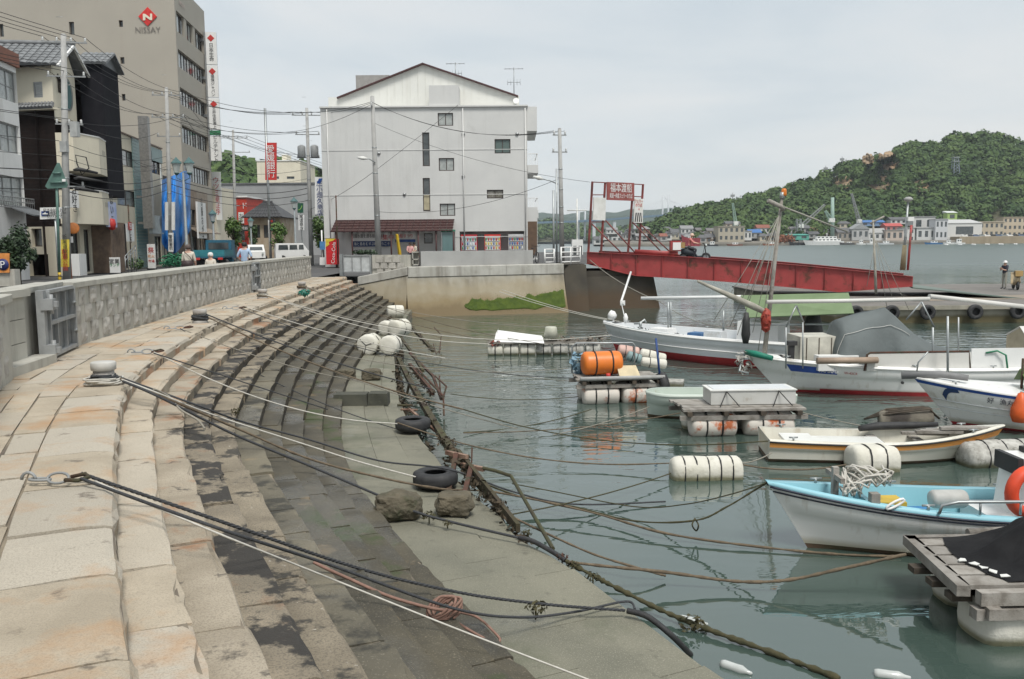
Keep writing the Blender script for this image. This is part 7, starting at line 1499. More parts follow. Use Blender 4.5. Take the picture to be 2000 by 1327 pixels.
m_onet = mat('orange_net', (.5,.13,.04), (.35,.1,.04), 4, .8, stain=((.62,.6,.54), 1.3, .4, .92, .06), stain2=((.08,.06,.04), 3, .62, .7))
m_strap = plain('black_strap', (.02,.02,.02))
def drum(b, p, q, r_, n=16, lump=.1, seed=0, sq=0.0):
 p, q = Vector(p), Vector(q); ax = (q-p).normalized(); L_ = (q-p).length; a = (Vector((0,0,1))-ax*ax.z); a.normalize(); c = ax.cross(a); rings = []
 prof = [(0,.0),(.004,.55),(.02,.82),(.06,.96),(.12,1),(.3,1),(.5,1.01),(.7,1),(.88,1),(.94,.96),(.98,.82),(.996,.55),(1,.0)]
 for t, f in prof:
  rg = []
  for j in range(n):
   g = 2*math.pi*(j+.5)/n; cg, sg = math.cos(g), math.sin(g)
   k = 1+sq*(1/max(abs(cg), abs(sg))-1)
   rr = r_*f*k*(1+lump*mnoise.noise((t*4+seed, cg*1.5, sg*1.5+seed))); rg.append(p+ax*L_*t+(a*cg+c*sg)*rr)
  rings.append(rg)
 b.loft(rings, close_ring=True); return ax, a, c, L_
def float_(p, q, r_, label, mt=None, group=None, bands=3, seed=0, sq=.0, nm='float', par=None, bm=None, lump=.11):
 b = MB(); ax, a, c, L_ = drum(b, p, q, r_, seed=seed, sq=sq, lump=lump)
 if par is None: o = single(nm, b, mt or m_foam, label, 'float', group)
 else: o = kid(nm, b, mt or m_foam, par)
 for k in range(bands):
  t = (k+1)/(bands+1); cc = Vector(p)+ax*L_*t; n_ = 18; pts = []
  for j in range(n_):
   g = 2*math.pi*j/n_; cg, sg = math.cos(g), math.sin(g); kk = 1+sq*(1/max(abs(cg), abs(sg))-1); pts.append(cc+(a*cg+c*sg)*(r_*kk*1.012))
  bb = MB(); bb.tube(pts, .012 if par is None else .02, 5, closed=True); kid('band', bb, bm or m_strap, o)
 return o
float_((2.43,13.15,-1.9), (3.54,13.2,-1.9), .225, 'long white foam float alone on the water left of the cream skiff', bands=5, seed=1, sq=.35)
float_((5.35,13.55,-1.88), (6.1,13.6,-1.88), .27, 'short white foam float between the skiff and the blue boat', bands=2, seed=2, sq=.4)
float_((7.25,13.75,-1.87), (8.5,13.9,-1.87), .27, 'mottled grey and white float at the right edge below the skiff bow', m_foam2, bands=3, seed=3)
b = MB(); p, q = P(1722,822,WZ), P(1835,826,WZ); drum(b, (7.35,17.2,-2.0), (8.35,17.0,-1.86), .2, seed=5, lump=.2); o = single('mossy_float', b, mat('sunk_float', (.2,.18,.14), (.04,.03,.025), 2.2, .8, .6, 14, stain=((.03,.025,.02), 2, .5, .9)), 'half sunk weedy float tangled in rope left of the blue railed bow', 'float')
for k in range(4): bb = MB(); bb.tube([(7.1,17.3,-1.97), (7.5,17.0+.06*k,-1.8+.02*k), (8.2,16.85+.08*k,-1.68), (8.45,16.95,-1.9)], .018, 5); kid('weedy_rope', bb, m_woodd, o)
for i, (x, y, rr_, yaw, ln, lab, s_) in enumerate(((720,694,.31,1.35,.6,'roped round end of the nearest left white float on the platform',1),(761,694,.29,1.45,.62,'nearest right plain white float on the platform',2),(756,656,.27,1.2,.6,'middle left white float leaning on its neighbour on the platform',3),(779,658,.3,1.0,.7,'middle right large white float on the platform',4),(771,621,.27,.25,.75,'farthest white float lying across the platform by the quay wall',5))):
 p = P(x, y, PZ); d_ = Vector((math.cos(yaw), math.sin(yaw), .0)); c = p+Vector((0,0,rr_*.95))+Vector((0,.25,0)); o = float_(c-d_*ln/2, c+d_*ln/2, rr_, lab, group='white floats stored on the platform', bands=1, seed=10+s_, lump=.12)
 if i == 0:
  for a_ in (.3, 2.4, 4.5): bb = MB(); bb.tube([c-d_*ln*.505, c-d_*ln*.5+Vector((math.cos(a_)*rr_*.8*d_.y, -math.cos(a_)*rr_*.8*d_.x, math.sin(a_)*rr_*.8)), c+Vector((math.cos(a_)*rr_*1.01*d_.y, -math.cos(a_)*rr_*1.01*d_.x, math.sin(a_)*rr_*1.01))], .012, 5); kid('lashing', bb, m_strap, o)
def deck_raft(name, c, ang, Lx, Ly, z, label, nplank=5):
 r = root(name, (c[0], c[1], WZ), label, 'raft', None, ang); T = Matrix.Translation((c[0], c[1], 0)) @ Matrix.Rotation(ang, 4, 'Z')
 for k in range(nplank):
  b = MB(); y = -Ly/2+Ly*(k+.5)/nplank; b.box((random.uniform(-.03,.03), y, z-.02+random.uniform(-.006,.006)), (Lx+random.uniform(-.1,.05), Ly/nplank-.012, .04), T); kid('deck_plank', b, m_wood, r)
 for k in range(4):
  x = -Lx/2+.12+(Lx-.24)*k/3; b = MB(); b.box((x, 0, z-.085), (.09, Ly+.1, .08), T); kid('cross_beam', b, m_woodd, r)
 for sg in (-1, 1): b = MB(); b.box((0, sg*(Ly/2-.05), z-.17), (Lx+.1, .08, .08), T); kid('side_beam', b, m_wood, r)
 return r, T
rA, TA = deck_raft('float_raft', (2.4,19.85), math.radians(6), 1.95, 1.05, -1.42, 'small plank raft on orange floats carrying an orange drum')
for k, (x0, x1, y, mt_) in enumerate(((-.85,-.02,-.3,m_onet),(.05,.9,-.3,m_onet),(-.85,-.02,.3,m_onet),(.05,.9,.3,m_onet))): float_(TA @ Vector((x0,y,-1.82)), TA @ Vector((x1,y,-1.82)), .235, None, mt_, bands=2, par=rA, seed=20+k)
tubek(rA, 'front_pipe', [TA @ Vector((-.95,-.56,-1.4)), TA @ Vector((.98,-.56,-1.4))], .045, m_conc)
b = MB(); drum(b, TA @ Vector((-.82,-.1,-1.12)), TA @ Vector((.1,-.02,-1.12)), .27, lump=.02); dr = single('orange_drum', b, plain('drum_orange', (.72,.19,.025), .4, .06), 'big bright orange drum with two dark straps lying on a raft', 'drum')
for t in (.3, .72):
 c = (TA @ Vector((-.82,-.1,-1.12))).lerp(TA @ Vector((.1,-.02,-1.12)), t); ax = (TA @ Vector((.1,-.02,0))-TA @ Vector((-.82,-.1,0))).normalized(); a = Vector((0,0,1)); cc = ax.cross(a); bb = MB(); bb.tube([c+(a*math.cos(g)+cc*math.sin(g))*.274 for g in [k*.35 for k in range(18)]], .02, 5, closed=True); kid('strap', bb, m_strap, dr)
b = MB(); q = [TA @ Vector(v) for v in ((-.02,-.42,-1.39),(.45,-.44,-1.38),(.4,-.22,-1.17),(-.04,-.2,-1.17))]; b.slab(q, .05); single('cream_board', b, plain('box_cream2', (.62,.52,.33)), 'cream box lid tilted against the orange drum', 'lid')
tubek(rA, 'blue_pole', [TA @ Vector((.9,-.45,-1.42)), TA @ Vector((.84,-.3,-.55))], .025, plain('pole_blue', (.02,.06,.2)))
b = MB(); b.lathe([(.05,0),(.05,.09)], 8, Matrix.Translation(TA @ Vector((-.3,-.5,-1.39)))); single('small_can', b, m_red, 'tiny red can on the front edge of the drum raft', 'can')
b = MB(); leaves(b, TA @ Vector((-.8,.3,-1.15)), (.22,.2,.28), 90, .09); single('tarp_bundle', b, plain('tarp_blue_grey', (.2,.33,.42)), 'blue grey tarp bundle on the drum raft left end', 'bundle', fix=False)
tubek(rA, 'arch_rail', [TA @ Vector((-.95,.5,-1.42)), TA @ Vector((-.95,.5,-.8)), TA @ Vector((-.85,.5,-.72)), TA @ Vector((.5,.5,-.74)), TA @ Vector((.55,.5,-.8)), TA @ Vector((.55,.5,-1.4))], .02, m_steel)
b = MB(); b.lathe([(.26,-.1),(.3,0),(.26,.1),(.12,.1)], 12, TA @ Matrix.Translation((.98,-.4,-1.6)) @ Matrix.Rotation(1.4, 4, 'Y')); single('hanging_fender', b, m_rubber, 'black rubber fender at the right corner of the drum raft', 'fender')
for k, (x0, y0, x1, y1, d, rr_, mt_, lab) in enumerate(((1207,684,1248,690,21.6,.15,plain('buoy_pink', (.6,.4,.34)),'pale pink buoy cylinder behind the orange drum'),(1225,694,1252,703,21.2,.12,plain('buoy_teal', (.25,.36,.36)),'teal and white banded buoy behind the orange drum'),(1250,690,1300,702,22.5,.14,m_foam,'long white buoy behind the drum raft reaching the red hull'),(1252,706,1302,712,22.0,.12,m_foam,'low grimy white buoy floating beside the red hull'))):
 float_(D(x0,y0,d), D(x1,y1,d), rr_, lab, mt_, 'buoys heaped behind the drum raft', 2, 30+k)
b = MB(); b.box((D(1262,700,22).x, 22.0, WZ+.05), (1.9,.5,.16), rz=-.25); single('buoy_float_base', b, m_foam2, 'flat grimy float carrying the buoys behind the drum raft', 'float')
rB, TB = deck_raft('float_raft', (4.3,16.48), math.radians(1.5), 2.3, 1.1, -1.47, 'weathered plank raft on netted floats carrying a long white box', 6)
for k, (x0, x1, y) in enumerate(((-.98,-.1,-.3),(.05,.98,-.3),(-.98,-.1,.3),(.05,.98,.3))): float_(TB @ Vector((x0,y,-1.8)), TB @ Vector((x1,y,-1.8)), .25, None, m_onet if k != 2 else m_foam, bands=2, par=rB, seed=40+k)
b = MB(); b.box((.27,.12,-1.32), (1.62,.62,.27), TB); bx = single('fish_box', b, mat('box_white', (.56,.56,.54), (.47,.47,.44), 2, .6, stain=((.2,.12,.07), 2, .62, .6)), 'long white fish box with rope lashings on the plank raft', 'box')
b = MB(); b.box((.27,.12,-1.183), (1.66,.66,.02), TB); kid('rim', b, m_white, bx); b = MB(); b.box((.27,.12,-1.168), (1.5,.5,.012), TB); kid('inside', b, m_gelg, bx)
for x in (-.25, .75):
 for s_ in (-1, 1): tubek(bx, 'lashing', [TB @ Vector((x,-.2,-1.2)), TB @ Vector((x+s_*.18,-.45,-1.44))], .01, m_strap, 5)
rC = root('float_row', (.6,28.1,WZ), 'row of roped foam floats with junk on top near the quay', 'raft')
for k in range(7): x0 = -.8+.53*k; float_((x0,28.2+.05*(k % 2),-1.85), (x0+.5,28.2,-1.85), .24, None, m_foam if k < 3 else m_foam2, bands=1, par=rC, seed=50+k, bm=m_strap)
for y in (27.98, 28.5): b = MB(); b.box((1.0,y,-1.6), (3.6,.07,.06)); kid('side_beam', b, m_wood, rC)
b = MB(); q = [D(965,668,28), D(1063,671,27.8), D(1058,656,28.5), D(972,645,28.6)]; b.loft([[q[0], q[1]], [q[0].lerp(q[3], .5)+Vector((0,0,.08)), q[1].lerp(q[2], .5)+Vector((0,0,.05))], [q[3], q[2]]]); b.poly([q[0], q[3], D(974,641,28.4)]); single('surf_board', b, m_cleanwhite, 'white overturned dinghy board lying on the far float row', 'board', fix=False)
b = MB(); p = D(1076, 660, 28.3); b.lathe([(.17,.36),(.19,.34),(.23,0),(.2,0),(0,.01)], 14, Matrix.Translation(p)); single('bucket', b, plain('bucket_cream', (.55,.55,.45)), 'cream upturned bucket on the far float row', 'bucket')
b = MB()
for k in range(7): leaves(b, D(1030+k*22, 664+3*(k % 3), 28.4), (.3,.2,.16), 45, .07)
single('net_pile', b, plain('net_brown', (.16,.13,.1)), 'brown grey net pile along the far float row', 'netting', fix=False)
b = MB(); leaves(b, D(966,671,28.0), (.2,.15,.1), 30, .07); single('red_rag', b, plain('rag_red', (.25,.05,.03)), 'dull red rag on the left end of the far float row', 'rag', fix=False)
rD = root('timber_raft', (5.2,8.1,WZ), 'grey timber raft with a black cover in the lower right corner', 'raft')
def beam(p0, p1, w_, h_, nm='beam', mt=None, par=rD):
 p0, p1 = Vector(p0), Vector(p1); d_ = p1-p0; u = d_.normalized(); n_ = Vector((-u.y, u.x, 0)).normalized(); b = MB(); rg = []
 for p in (p0, p1): rg.append([p-n_*w_/2, p+n_*w_/2, p+n_*w_/2+Vector((0,0,h_)), p-n_*w_/2+Vector((0,0,h_))])
 b.loft(rg, close_ring=True, caps=True, sm=False); return kid(nm, b, mt or m_wood, par)
beam((4.02,7.42,-1.62), (6.4,7.5,-1.62), .1, .12); beam((3.98,7.42,-1.75), (6.4,7.5,-1.75), .12, .1); beam((4.0,8.8,-1.58), (6.4,8.85,-1.58), .12, .1)
beam((4.05,8.85,-1.58), (3.93,7.5,-1.58), .12, .1); beam((4.2,8.85,-1.72), (4.12,7.3,-1.72), .12, .1)
for k in range(5): y = 7.62+k*.26; beam((3.98+.02*k,y,-1.52), (6.3,y+.03,-1.52), .22, .04, 'deck_plank')
for k in range(3): beam((3.85+.02*k, 8.35-.33*k, -1.68), (4.5, 8.35-.33*k, -1.68), .14, .06, 'cross_beam', m_woodd)
float_((4.1,7.72,-1.87), (5.8,7.82,-1.87), .3, None, m_foam, bands=3, par=rD, seed=60, sq=.3, lump=.12); float_((4.2,8.5,-1.85), (5.8,8.5,-1.85), .27, None, m_foam, bands=3, par=rD, seed=61, sq=.3)
b = MB(); rows = []
for i in range(61):
 rw = []; s_ = i/60
 for j in range(37):
  t_ = j/36; x = 4.36+2.2*s_-.15*math.sin(t_*3.1)+.03*mnoise.noise((t_*9, 1, 0)); y = 7.55+1.2*t_; ridge = (.08+.52*min(1, s_*1.5))*math.sin(math.pi*(.12+.82*t_))**.8
  fold = .05*abs(math.sin(s_*9-t_*7+1.5*mnoise.noise((s_*3, t_*3, 0))))**.6*(.3+s_)+.05*mnoise.noise((s_*5, t_*5, 7))+.018*mnoise.noise((s_*16, t_*16, 2)); z = -1.47+ridge*(min(1, s_*3+.05))+fold*min(1, s_*6)*min(1, 6*(1-t_)+.2)*min(1, 6*t_+.1); rw.append(Vector((x, y, z)))
 rows.append(rw)
b.loft(rows); single('black_cover', b, mat('black_sheet', (.012,.012,.013), (.02,.02,.021), 3, .85, .5, 9, stain=((.06,.055,.05), 6, .7, .4), bdist=.03, spec=.15), 'wrinkled black plastic sheet covering the corner raft', 'sheet', fix=False)
for k in range(5):
 b = MB(); c = Vector((4.2+.045*k+random.uniform(-.02,.02), 8.06-.1*k, -1.47)); g_ = random.random()*3; q = [c+Vector((random.uniform(.03,.06)*math.cos(g_+a), random.uniform(.025,.05)*math.sin(g_+a), .012+.02*random.random())) for a in (0,1.3,2.2,3.3,4.6)]; b.poly(q); b.poly([v-Vector((0,0,.006)) for v in q][::-1])
 single('paper_scrap', b, m_white, 'torn pale scrap beside the black cover, '+['farthest of the row','second from the far end','middle of the row','second from the near end','nearest of the row'][k], 'scrap', 'torn pale scraps beside the black cover', fix=False)
b = MB(); b.tube([(4.75,7.42,-1.75),(4.75,7.36,-1.55),(4.77,7.4,-1.49),(4.8,7.38,-1.6),(4.8,7.4,-1.75)], .014, 6); b2 = b; single('lashing', b, plain('cord_teal', (.12,.25,.3)), 'blue cord lashing on the front beam of the corner raft', 'cord')
tubek(rD, 'wooden_pole', [Vector((4.72,8.95,-1.5)), Vector((5.9,9.0,-1.46))], .05, m_wood)
for o in [rD]+[q for q in COL.objects if q.name.split('.')[0] in ('black_cover', 'paper_scrap', 'lashing') and q.parent is None]: o.location += Vector((.1, .0, .035))
for (x, y, yaw, lab) in ((1436,1308,-.7,'clear plastic bottle floating against the platform edge'),(1352,1216,-.5,'clear plastic bottle floating under the weedy rope'),(1740,1322,-.3,'pale bottle tip floating at the bottom edge')):
 p = P(x, y, WZ); b = MB(); b.lathe([(0,-.13),(.035,-.13),(.042,-.1),(.04,.0),(.042,.06),(.02,.11),(.014,.15),(0,.155)], 12, Matrix.Translation(p+Vector((0,0,.012))) @ Matrix.Rotation(yaw, 4, 'Z') @ Matrix.Rotation(math.pi/2, 4, 'Y')); single('plastic_bottle', b, mat('bottle_plastic', (.5,.52,.5), (.42,.44,.42), 8, .2, spec=.8), lab, 'bottle')
def stone(px, py, sx_, sy_, sz_, label, seed, mt=None, rz=0, cat='stone', sq=.35):
 p = P(px, py, PZ); bm = bmesh.new(); bmesh.ops.create_icosphere(bm, subdivisions=4, radius=1)
 for v in bm.verts:
  q = v.co.copy(); k = max(abs(q.x), abs(q.y), abs(q.z)); q = q.lerp(q/k, sq); n_ = mnoise.noise((q.x*1.6+seed, q.y*1.6, q.z*1.6)); q *= 1+.16*n_+.08*mnoise.noise((q.x*4+seed, q.y*4, q.z*4))+.035*mnoise.noise((q.x*11+seed, q.y*11, q.z*11)); v.co = Vector((q.x*sx_/2, q.y*sy_/2, (max(q.z, -.85)+.85)/1.85*sz_))
 b = MB(); b.add([Matrix.Rotation(rz, 3, 'Z') @ v.co+p for v in bm.verts], [[v.index for v in f.verts] for f in bm.faces]); bm.free(); return single('loose_stone', b, mt or m_bld, label, cat)
m_bld = mat('mossy_boulder', (.13,.11,.075), (.07,.062,.042), 3, .9, .6, 18, stain=((.24,.2,.12), 3, .6, .7), stain2=((.03,.04,.015), 2.5, .55, .7), bdist=.04)
stone(778, 1012, .57, .46, .33, 'large rounded mossy stone on the platform left of the trestle', 1, sq=.22); stone(888, 1003, .45, .38, .27, 'brown stone under the rusty trestle legs', 2, sq=.38)
stone(676, 741, .45, .4, .25, 'dark stone left of the pair on the far platform', 3, sq=.7); stone(726, 741, .45, .4, .25, 'pale topped stone right of the pair on the far platform', 4, m_bld, sq=.6); stone(694, 690, .4, .4, .3, 'dark stone block behind the nearest white float', 5, sq=.7)
m_cblk = mat('wet_concrete_block', (.08,.08,.06), (.05,.052,.04), 3, .85, .4, 25, stain=((.13,.13,.09), 3, .58, .6))
for (x0, x1, y, lab) in ((650,716,794,'long dark concrete block on the platform, left of two'),(718,757,792,'shorter dark concrete block on the platform, right of two')):
 a, c = P(x0, y, PZ), P(x1, y, PZ); b = MB(); b.box(((a.x+c.x)/2, a.y+.2, PZ+.11), (c.x-a.x, .38, .24), taper=.96); single('concrete_block', b, m_cblk, lab, 'concrete block')
for (px, py, s_, lab) in ((803,848,1.0,'black tyre lying flat at the platform edge beyond the trestle'),(847,962,.98,'black tyre lying on the platform behind the trestle')):
 p = P(px, py, PZ); o = put('tyre', tyre_me, None, Matrix.Translation((p.x, p.y+.28, PZ+.12)) @ Matrix.Scale(.72*s_, 4)); tag(o, lab, 'tyre')
r = root('rusty_trestle', P(900,1000,PZ), 'rusty broken trestle with flaking top bars at the platform edge', 'trestle')
def bar(pts, w_, nm, mt=None, par=None, n=4): b = MB(); b.tube(pts, w_, n, sm=False); return kid(nm, b, mt or m_rust, par or r)
bar([P(876,962,PZ), D(891,888,12.0)], .045, 'leg'); bar([P(898,1003,PZ), D(921,912,11.7)], .045, 'leg')
m_flake = mat('flaking_paint', (.33,.22,.16), (.12,.06,.04), 5, .8, .4, 30)
bar([D(872,884,12.2), D(912,893,11.9)], .04, 'top_bar', m_flake); bar([D(902,908,11.9), D(945,917,11.6)], .04, 'top_bar', m_flake)
m_mossy = mat('mossy_timber', (.05,.035,.024), (.06,.06,.022), 2, .9, .6, 25, stain=((.12,.055,.03), 2.5, .58, .8))
b = MB(); q0, q1 = D(892,895,12.4), P(1008,1032,PZ+.03); u = (q1-q0).normalized(); sd_ = Vector((-u.y,u.x,0)).normalized(); b.slab([q0+Vector((0,0,.13)), q0-Vector((0,0,.1)), q1-Vector((0,0,.05)), q1+Vector((0,0,.05))], .05); kid('fallen_plank', b, m_mossy, r)
gp_ = mat('mossy_pipe', (.06,.065,.025), (.05,.04,.025), 4, .9, .4, 30)
bar([D(942,914,11.6), D(968,920,11.6), D(998,930,11.5), P(1080,1072,PZ-.05)], .024, 'pipe_rail', gp_, n=8); bar([D(922,874,12.0), D(921,905,11.9)], .014, 'spike')
rr_ = root('rusty_rail', P(820,800,PZ), 'long rusty broken rails and planks in the water along the platform edge', 'railing')
for pts, w_, nm, mt_ in (([(783,660,-1.5),(805,690,-1.55),(826,725,-1.6)],.05,'plank',m_mossy),([(778,700,-1.62),(800,745,-1.6),(832,800,-1.58),(862,850,-1.55),(893,900,-1.45)],.075,'plank',m_mossy),([(800,712,-1.5),(836,755,-1.6),(846,770,-1.7)],.05,'plank',m_rust),
 ([(800,690,-1.55),(846,735,-1.6),(862,780,-1.7)],.04,'plank',m_rust),([(805,640,-1.4),(846,686,-1.7)],.06,'plank',m_mossy),([(848,640,-1.6),(862,655,-1.55),(858,690,-1.8)],.018,'rail',m_rust),([(846,672,-1.6),(852,692,-1.7),(861,682,-1.75)],.016,'rail',m_rust),
 ([(850,735,-1.5),(872,755,-1.5),(866,775,-1.7)],.02,'rail',m_rust),([(858,735,-1.55),(860,768,-1.75)],.02,'post',m_rust),([(866,775,-1.6),(867,812,-1.95)],.02,'post',m_rust),([(815,720,-1.45),(867,775,-1.6)],.025,'rail',m_rust),([(800,800,-1.55),(850,842,-1.6)],.03,'rail',m_flake),([(776,792,-1.58),(806,792,-1.6)],.025,'rail',m_mossy),([(783,800,-1.6),(815,801,-1.65)],.02,'rail',m_flake),
 ([(800,745,-1.6),(795,770,-1.9)],.03,'post',m_mossy),([(833,800,-1.6),(830,830,-1.95)],.03,'post',m_mossy)):
 bar([P(*q) for q in pts], w_, nm, mt_, rr_, 4 if w_ > .026 else 7)
b = MB()
for k in range(150):
 u = random.uniform(12, 33); o_ = edge_off(u)+random.uniform(-.04,.14); p = KERB.off(u, o_); leaves(b, (p.x, p.y, random.uniform(-1.98,-1.62)), (.1,.12,.09), 9, .055)
for q0, q1 in (((778,700,-1.6),(862,850,-1.53)),((862,850,-1.53),(893,900,-1.42)),((800,712,-1.5),(846,770,-1.68)),((805,640,-1.4),(846,686,-1.7)),((893,900,-1.4),(1008,1032,-1.57))):
 for k in range(40): leaves(b, P(*q0).lerp(P(*q1), random.random())+Vector((random.gauss(0,.05), random.gauss(0,.05), random.uniform(-.08,.06))), (.06,.06,.06), 5, .04)
o = put('weed_fringe', smesh(b, 'weed_fringe', mat('dark_weed', (.035,.03,.018), (.07,.05,.03), 3, .9), False)); tag(o, 'dark ragged weed hanging along the platform edge and rails', None, None, 'stuff')
m_rblack = mat('rope_black', (.03,.032,.036), (.055,.058,.062), 60, .8, .5, 120)
m_rwhite = mat('rope_white', (.5,.48,.43), (.4,.38,.33), 20, .9)
m_rgrey = mat('rope_grey', (.28,.26,.22), (.2,.185,.15), 20, .9)
m_rmoss = mat('rope_weedy', (.045,.045,.02), (.075,.065,.03), 14, .9, .6, 60)
m_rbrown = mat('rope_brown', (.17,.13,.085), (.1,.075,.05), 14, .9, .6, 60)
m_rpink = mat('rope_pink', (.27,.155,.12), (.2,.12,.09), 20, .85)
RG = 'mooring ropes from the steps to the boats'
def pw(w_): return w_ if isinstance(w_, Vector) else P(*w_)
def rope(wps, r_, mt, label, rough_=0.0, twist=False, n=10, group=RG, nm='mooring_rope'):
 pts = catmull([pw(q) for q in wps], n); b = MB()
 if twist:
  root_ = root(nm, pts[0], label, 'rope', group)
  for s_ in range(3):
   dense = []; acc = 0
   for i in range(len(pts)-1):
    L_ = (pts[i+1]-pts[i]).length; m_ = max(1, int(L_/.02)); u = (pts[i+1]-pts[i]).normalized(); a = u.cross(Vector((0,0,1))).normalized(); c = a.cross(u)
    for k in range(m_): d_ = acc+L_*k/m_; g = d_*2*math.pi/(r_*9)+s_*2.094; dense.append(pts[i].lerp(pts[i+1], k/m_)+(a*math.cos(g)+c*math.sin(g))*r_*.5)
    acc += L_
   b = MB(); b.tube(dense, r_*.56, 5); kid('strand', b, mt, root_)
  return root_
 rr = [r_*(1+rough_*random.uniform(-.6,1.2)) for _ in pts]
 b.tube(pts, rr, 6); return single(nm, b, mt, label, 'rope', group)
S1_ = (150,930,.06)
rope([(158,925,.07),(430,1018,-.28),(700,1110,-.95),(900,1158,-1.3),(1060,1180,-1.45),(1225,1193,-1.56)], .014, m_rblack, 'thick twisted black rope from the nearest shackle across the steps', twist=True, n=6)
rope([(158,935,.06),(420,1030,-.1),(640,1102,-.62),(880,1187,-1.15),(1010,1206,-1.42),(1120,1196,-1.55),(1222,1175,-1.57),(1240,1190,-1.6)], .011, m_rblack, 'second thinner black rope lying under the thick one by the pink knot')
rope([(1225,1193,-1.55),(1265,1205,-1.57),(1310,1240,-1.68),(1345,1275,-1.95),(1358,1290,-2.2)], .026, m_rubber, 'black hose bending over the platform edge at the lower middle', nm='hose')
rope([(185,940,.04),(420,1040,-.2),(640,1128,-.75),(900,1232,-1.1),(1160,1332,-1.4)], .007, m_rwhite, 'thin white line running from the nearest shackle to the bottom edge')
rope([(612,1098,-.72),(640,1112,-.78),(680,1130,-.88),(760,1165,-1.02),(840,1188,-1.16),(880,1193,-1.24)], .013, m_rpink, 'pink rope leading to a big loose knot on the steps')
rope([(880,1193,-1.24),(930,1205,-1.36),(968,1238,-1.46),(976,1252,-1.48),(958,1253,-1.47),(905,1224,-1.38),(868,1198,-1.26)], .012, m_rpink, 'long pink rope loop hanging from the knot')
b = MB(); kc = P(868,1187,-1.2)
for k in range(6): g0 = k*1.05; b.tube(catmull([kc+Vector((.09*math.cos(g0+g)*(1+.5*(k % 2)), .06*math.sin(g0+g), .07*math.sin(g*1.3+k))) for g in [j*.7 for j in range(9)]], 4), .012, 5)
single('rope_knot', b, m_rpink, 'tangled pink rope knot on the lower steps', 'rope knot')
B1T = P(232,738,.09)
rope([P(236,738,.1),(380,790,-.2),(480,826,-.6),(600,858,-.95),(740,900,-1.3),(876,917,-1.35),(1000,960,-1.75),(1120,985,-1.9),(1300,980,-1.97)], .012, m_rblack, 'black rope from the nearest bollard past the trestle into the water')
rope([P(240,745,.1),(310,775,-.05),(460,850,-.6),(600,908,-1.0),(740,968,-1.35),(830,1006,-1.48),(1014,1051,-1.55)], .015, m_rblack, 'heavy black rope from the nearest bollard with weed tied near its end')
rope([P(238,742,.1),(300,765,.0),(420,812,-.4),(600,870,-.95),(700,902,-1.2),(812,932,-1.42)], .01, m_rwhite, 'pale rope from the nearest bollard to the platform tyre')
rope([P(235,740,.1),(330,780,-.1),(470,840,-.6),(600,895,-1.0),(730,930,-1.3),(860,955,-1.5),(970,962,-1.75),(1150,1000,-1.85),(1300,1042,-1.92),(1480,1068,-1.96),(1640,1083,-1.98),(1760,1087,-1.98)], .013, m_rbrown, 'weedy rope leaving the platform tyre to run low across the water', .35)
rope([(1014,1051,-1.54),(1040,1057,-1.54),(1082,1080,-1.58),(1104,1095,-1.62)], .026, m_rubber, 'short black hose sleeve over the platform edge below the plank', nm='hose')
rope([(1104,1095,-1.62),(1157,1124,-1.75),(1211,1152,-1.85),(1300,1196,-1.92),(1400,1236,-1.95),(1500,1272,-1.97),(1640,1326,-1.98)], .02, m_rmoss, 'shaggy weed covered rope running to the bottom edge', .6)
rope([(1110,1098,-1.63),(1180,1106,-1.7),(1300,1118,-1.82),(1440,1136,-1.9),(1540,1133,-1.85),(1640,1112,-1.7),(1770,1083,-1.5)], .016, m_rbrown, 'brown weathered rope sagging from the platform edge to the corner raft', .3)
rope([(1000,1010,-1.62),(1080,1048,-1.7),(1160,1083,-1.78),(1240,1108,-1.85),(1300,1125,-1.95)], .012, m_rbrown, 'thin brown rope joining the sagging rope to the corner raft', .2)
bow1 = b1I['pt'](0, 0, .8)
rope([(890,920,-1.55),(1000,965,-1.8),(1120,990,-1.9),(1240,1018,-1.9),(1357,1017,-1.75),(1420,990,-1.55),(1470,960,-1.35),bow1], .011, m_rmoss, 'rope with a dangling loop leading up to the near boat bow', .3)
rope([(1357,1013,-1.74),(1364,1026,-1.8),(1360,1037,-1.9),(1352,1026,-1.8),(1357,1013,-1.74)], .01, m_rmoss, 'small loop dangling on the bow rope above the water', nm='rope_loop', group=None)
rope([bow1,(1430,965,-1.4),(1340,985,-1.7),(1240,990,-1.9),(1080,960,-1.92),(1000,945,-1.9)], .008, m_rmoss, 'thin line from the near boat bow down into the dark reflection')
def rope2(a, c, sag, r_, mt, label, rough_=0):
 a, c = pw(a), pw(c); pts = [a.lerp(c, k/5)-Vector((0,0,sag*4*(k/5)*(1-k/5))) for k in range(6)]; return rope(pts, r_, mt, label, rough_, n=5)
rope2((300,688,.06), (776,828,-1.35), .25, .011, m_rwhite, 'pale rope from the second shackle to the tyre at the platform edge')
rope2((300,690,.06), (640,800,-1.1), .0, .01, m_rblack, 'dark rope from the second shackle lying over the steps')
rope2((776,826,-1.35), (1310,905,-1.85), .25, .011, m_rbrown, 'brown rope from the platform edge tyre to the lone foam float', .2)
rope2((395,615,.15), (905,800,-1.55), .18, .014, m_rbrown, 'brown rope from the second bollard across the floats to the rails', .2)
rope2((905,800,-1.6), (1500,862,-1.65), .3, .011, m_rmoss, 'rope low over the water to the cream skiff stern')
rope2((398,612,.18), (842,760,-1.5), .12, .014, m_rblack, 'dark rope from the second bollard to the rusty rail')
rope2((400,618,.12), (1110,720,-1.55), .5, .01, m_rgrey, 'grey rope from the second bollard to the drum raft')
rope2((360,645,.06), (700,745,-1.2), .1, .01, m_rgrey, 'grey rope from a ring on the coping to the far platform stone')
rope2((470,602,.05), (1000,705,-1.65), .4, .01, m_rgrey, 'pale grey rope to the near side of the float row')
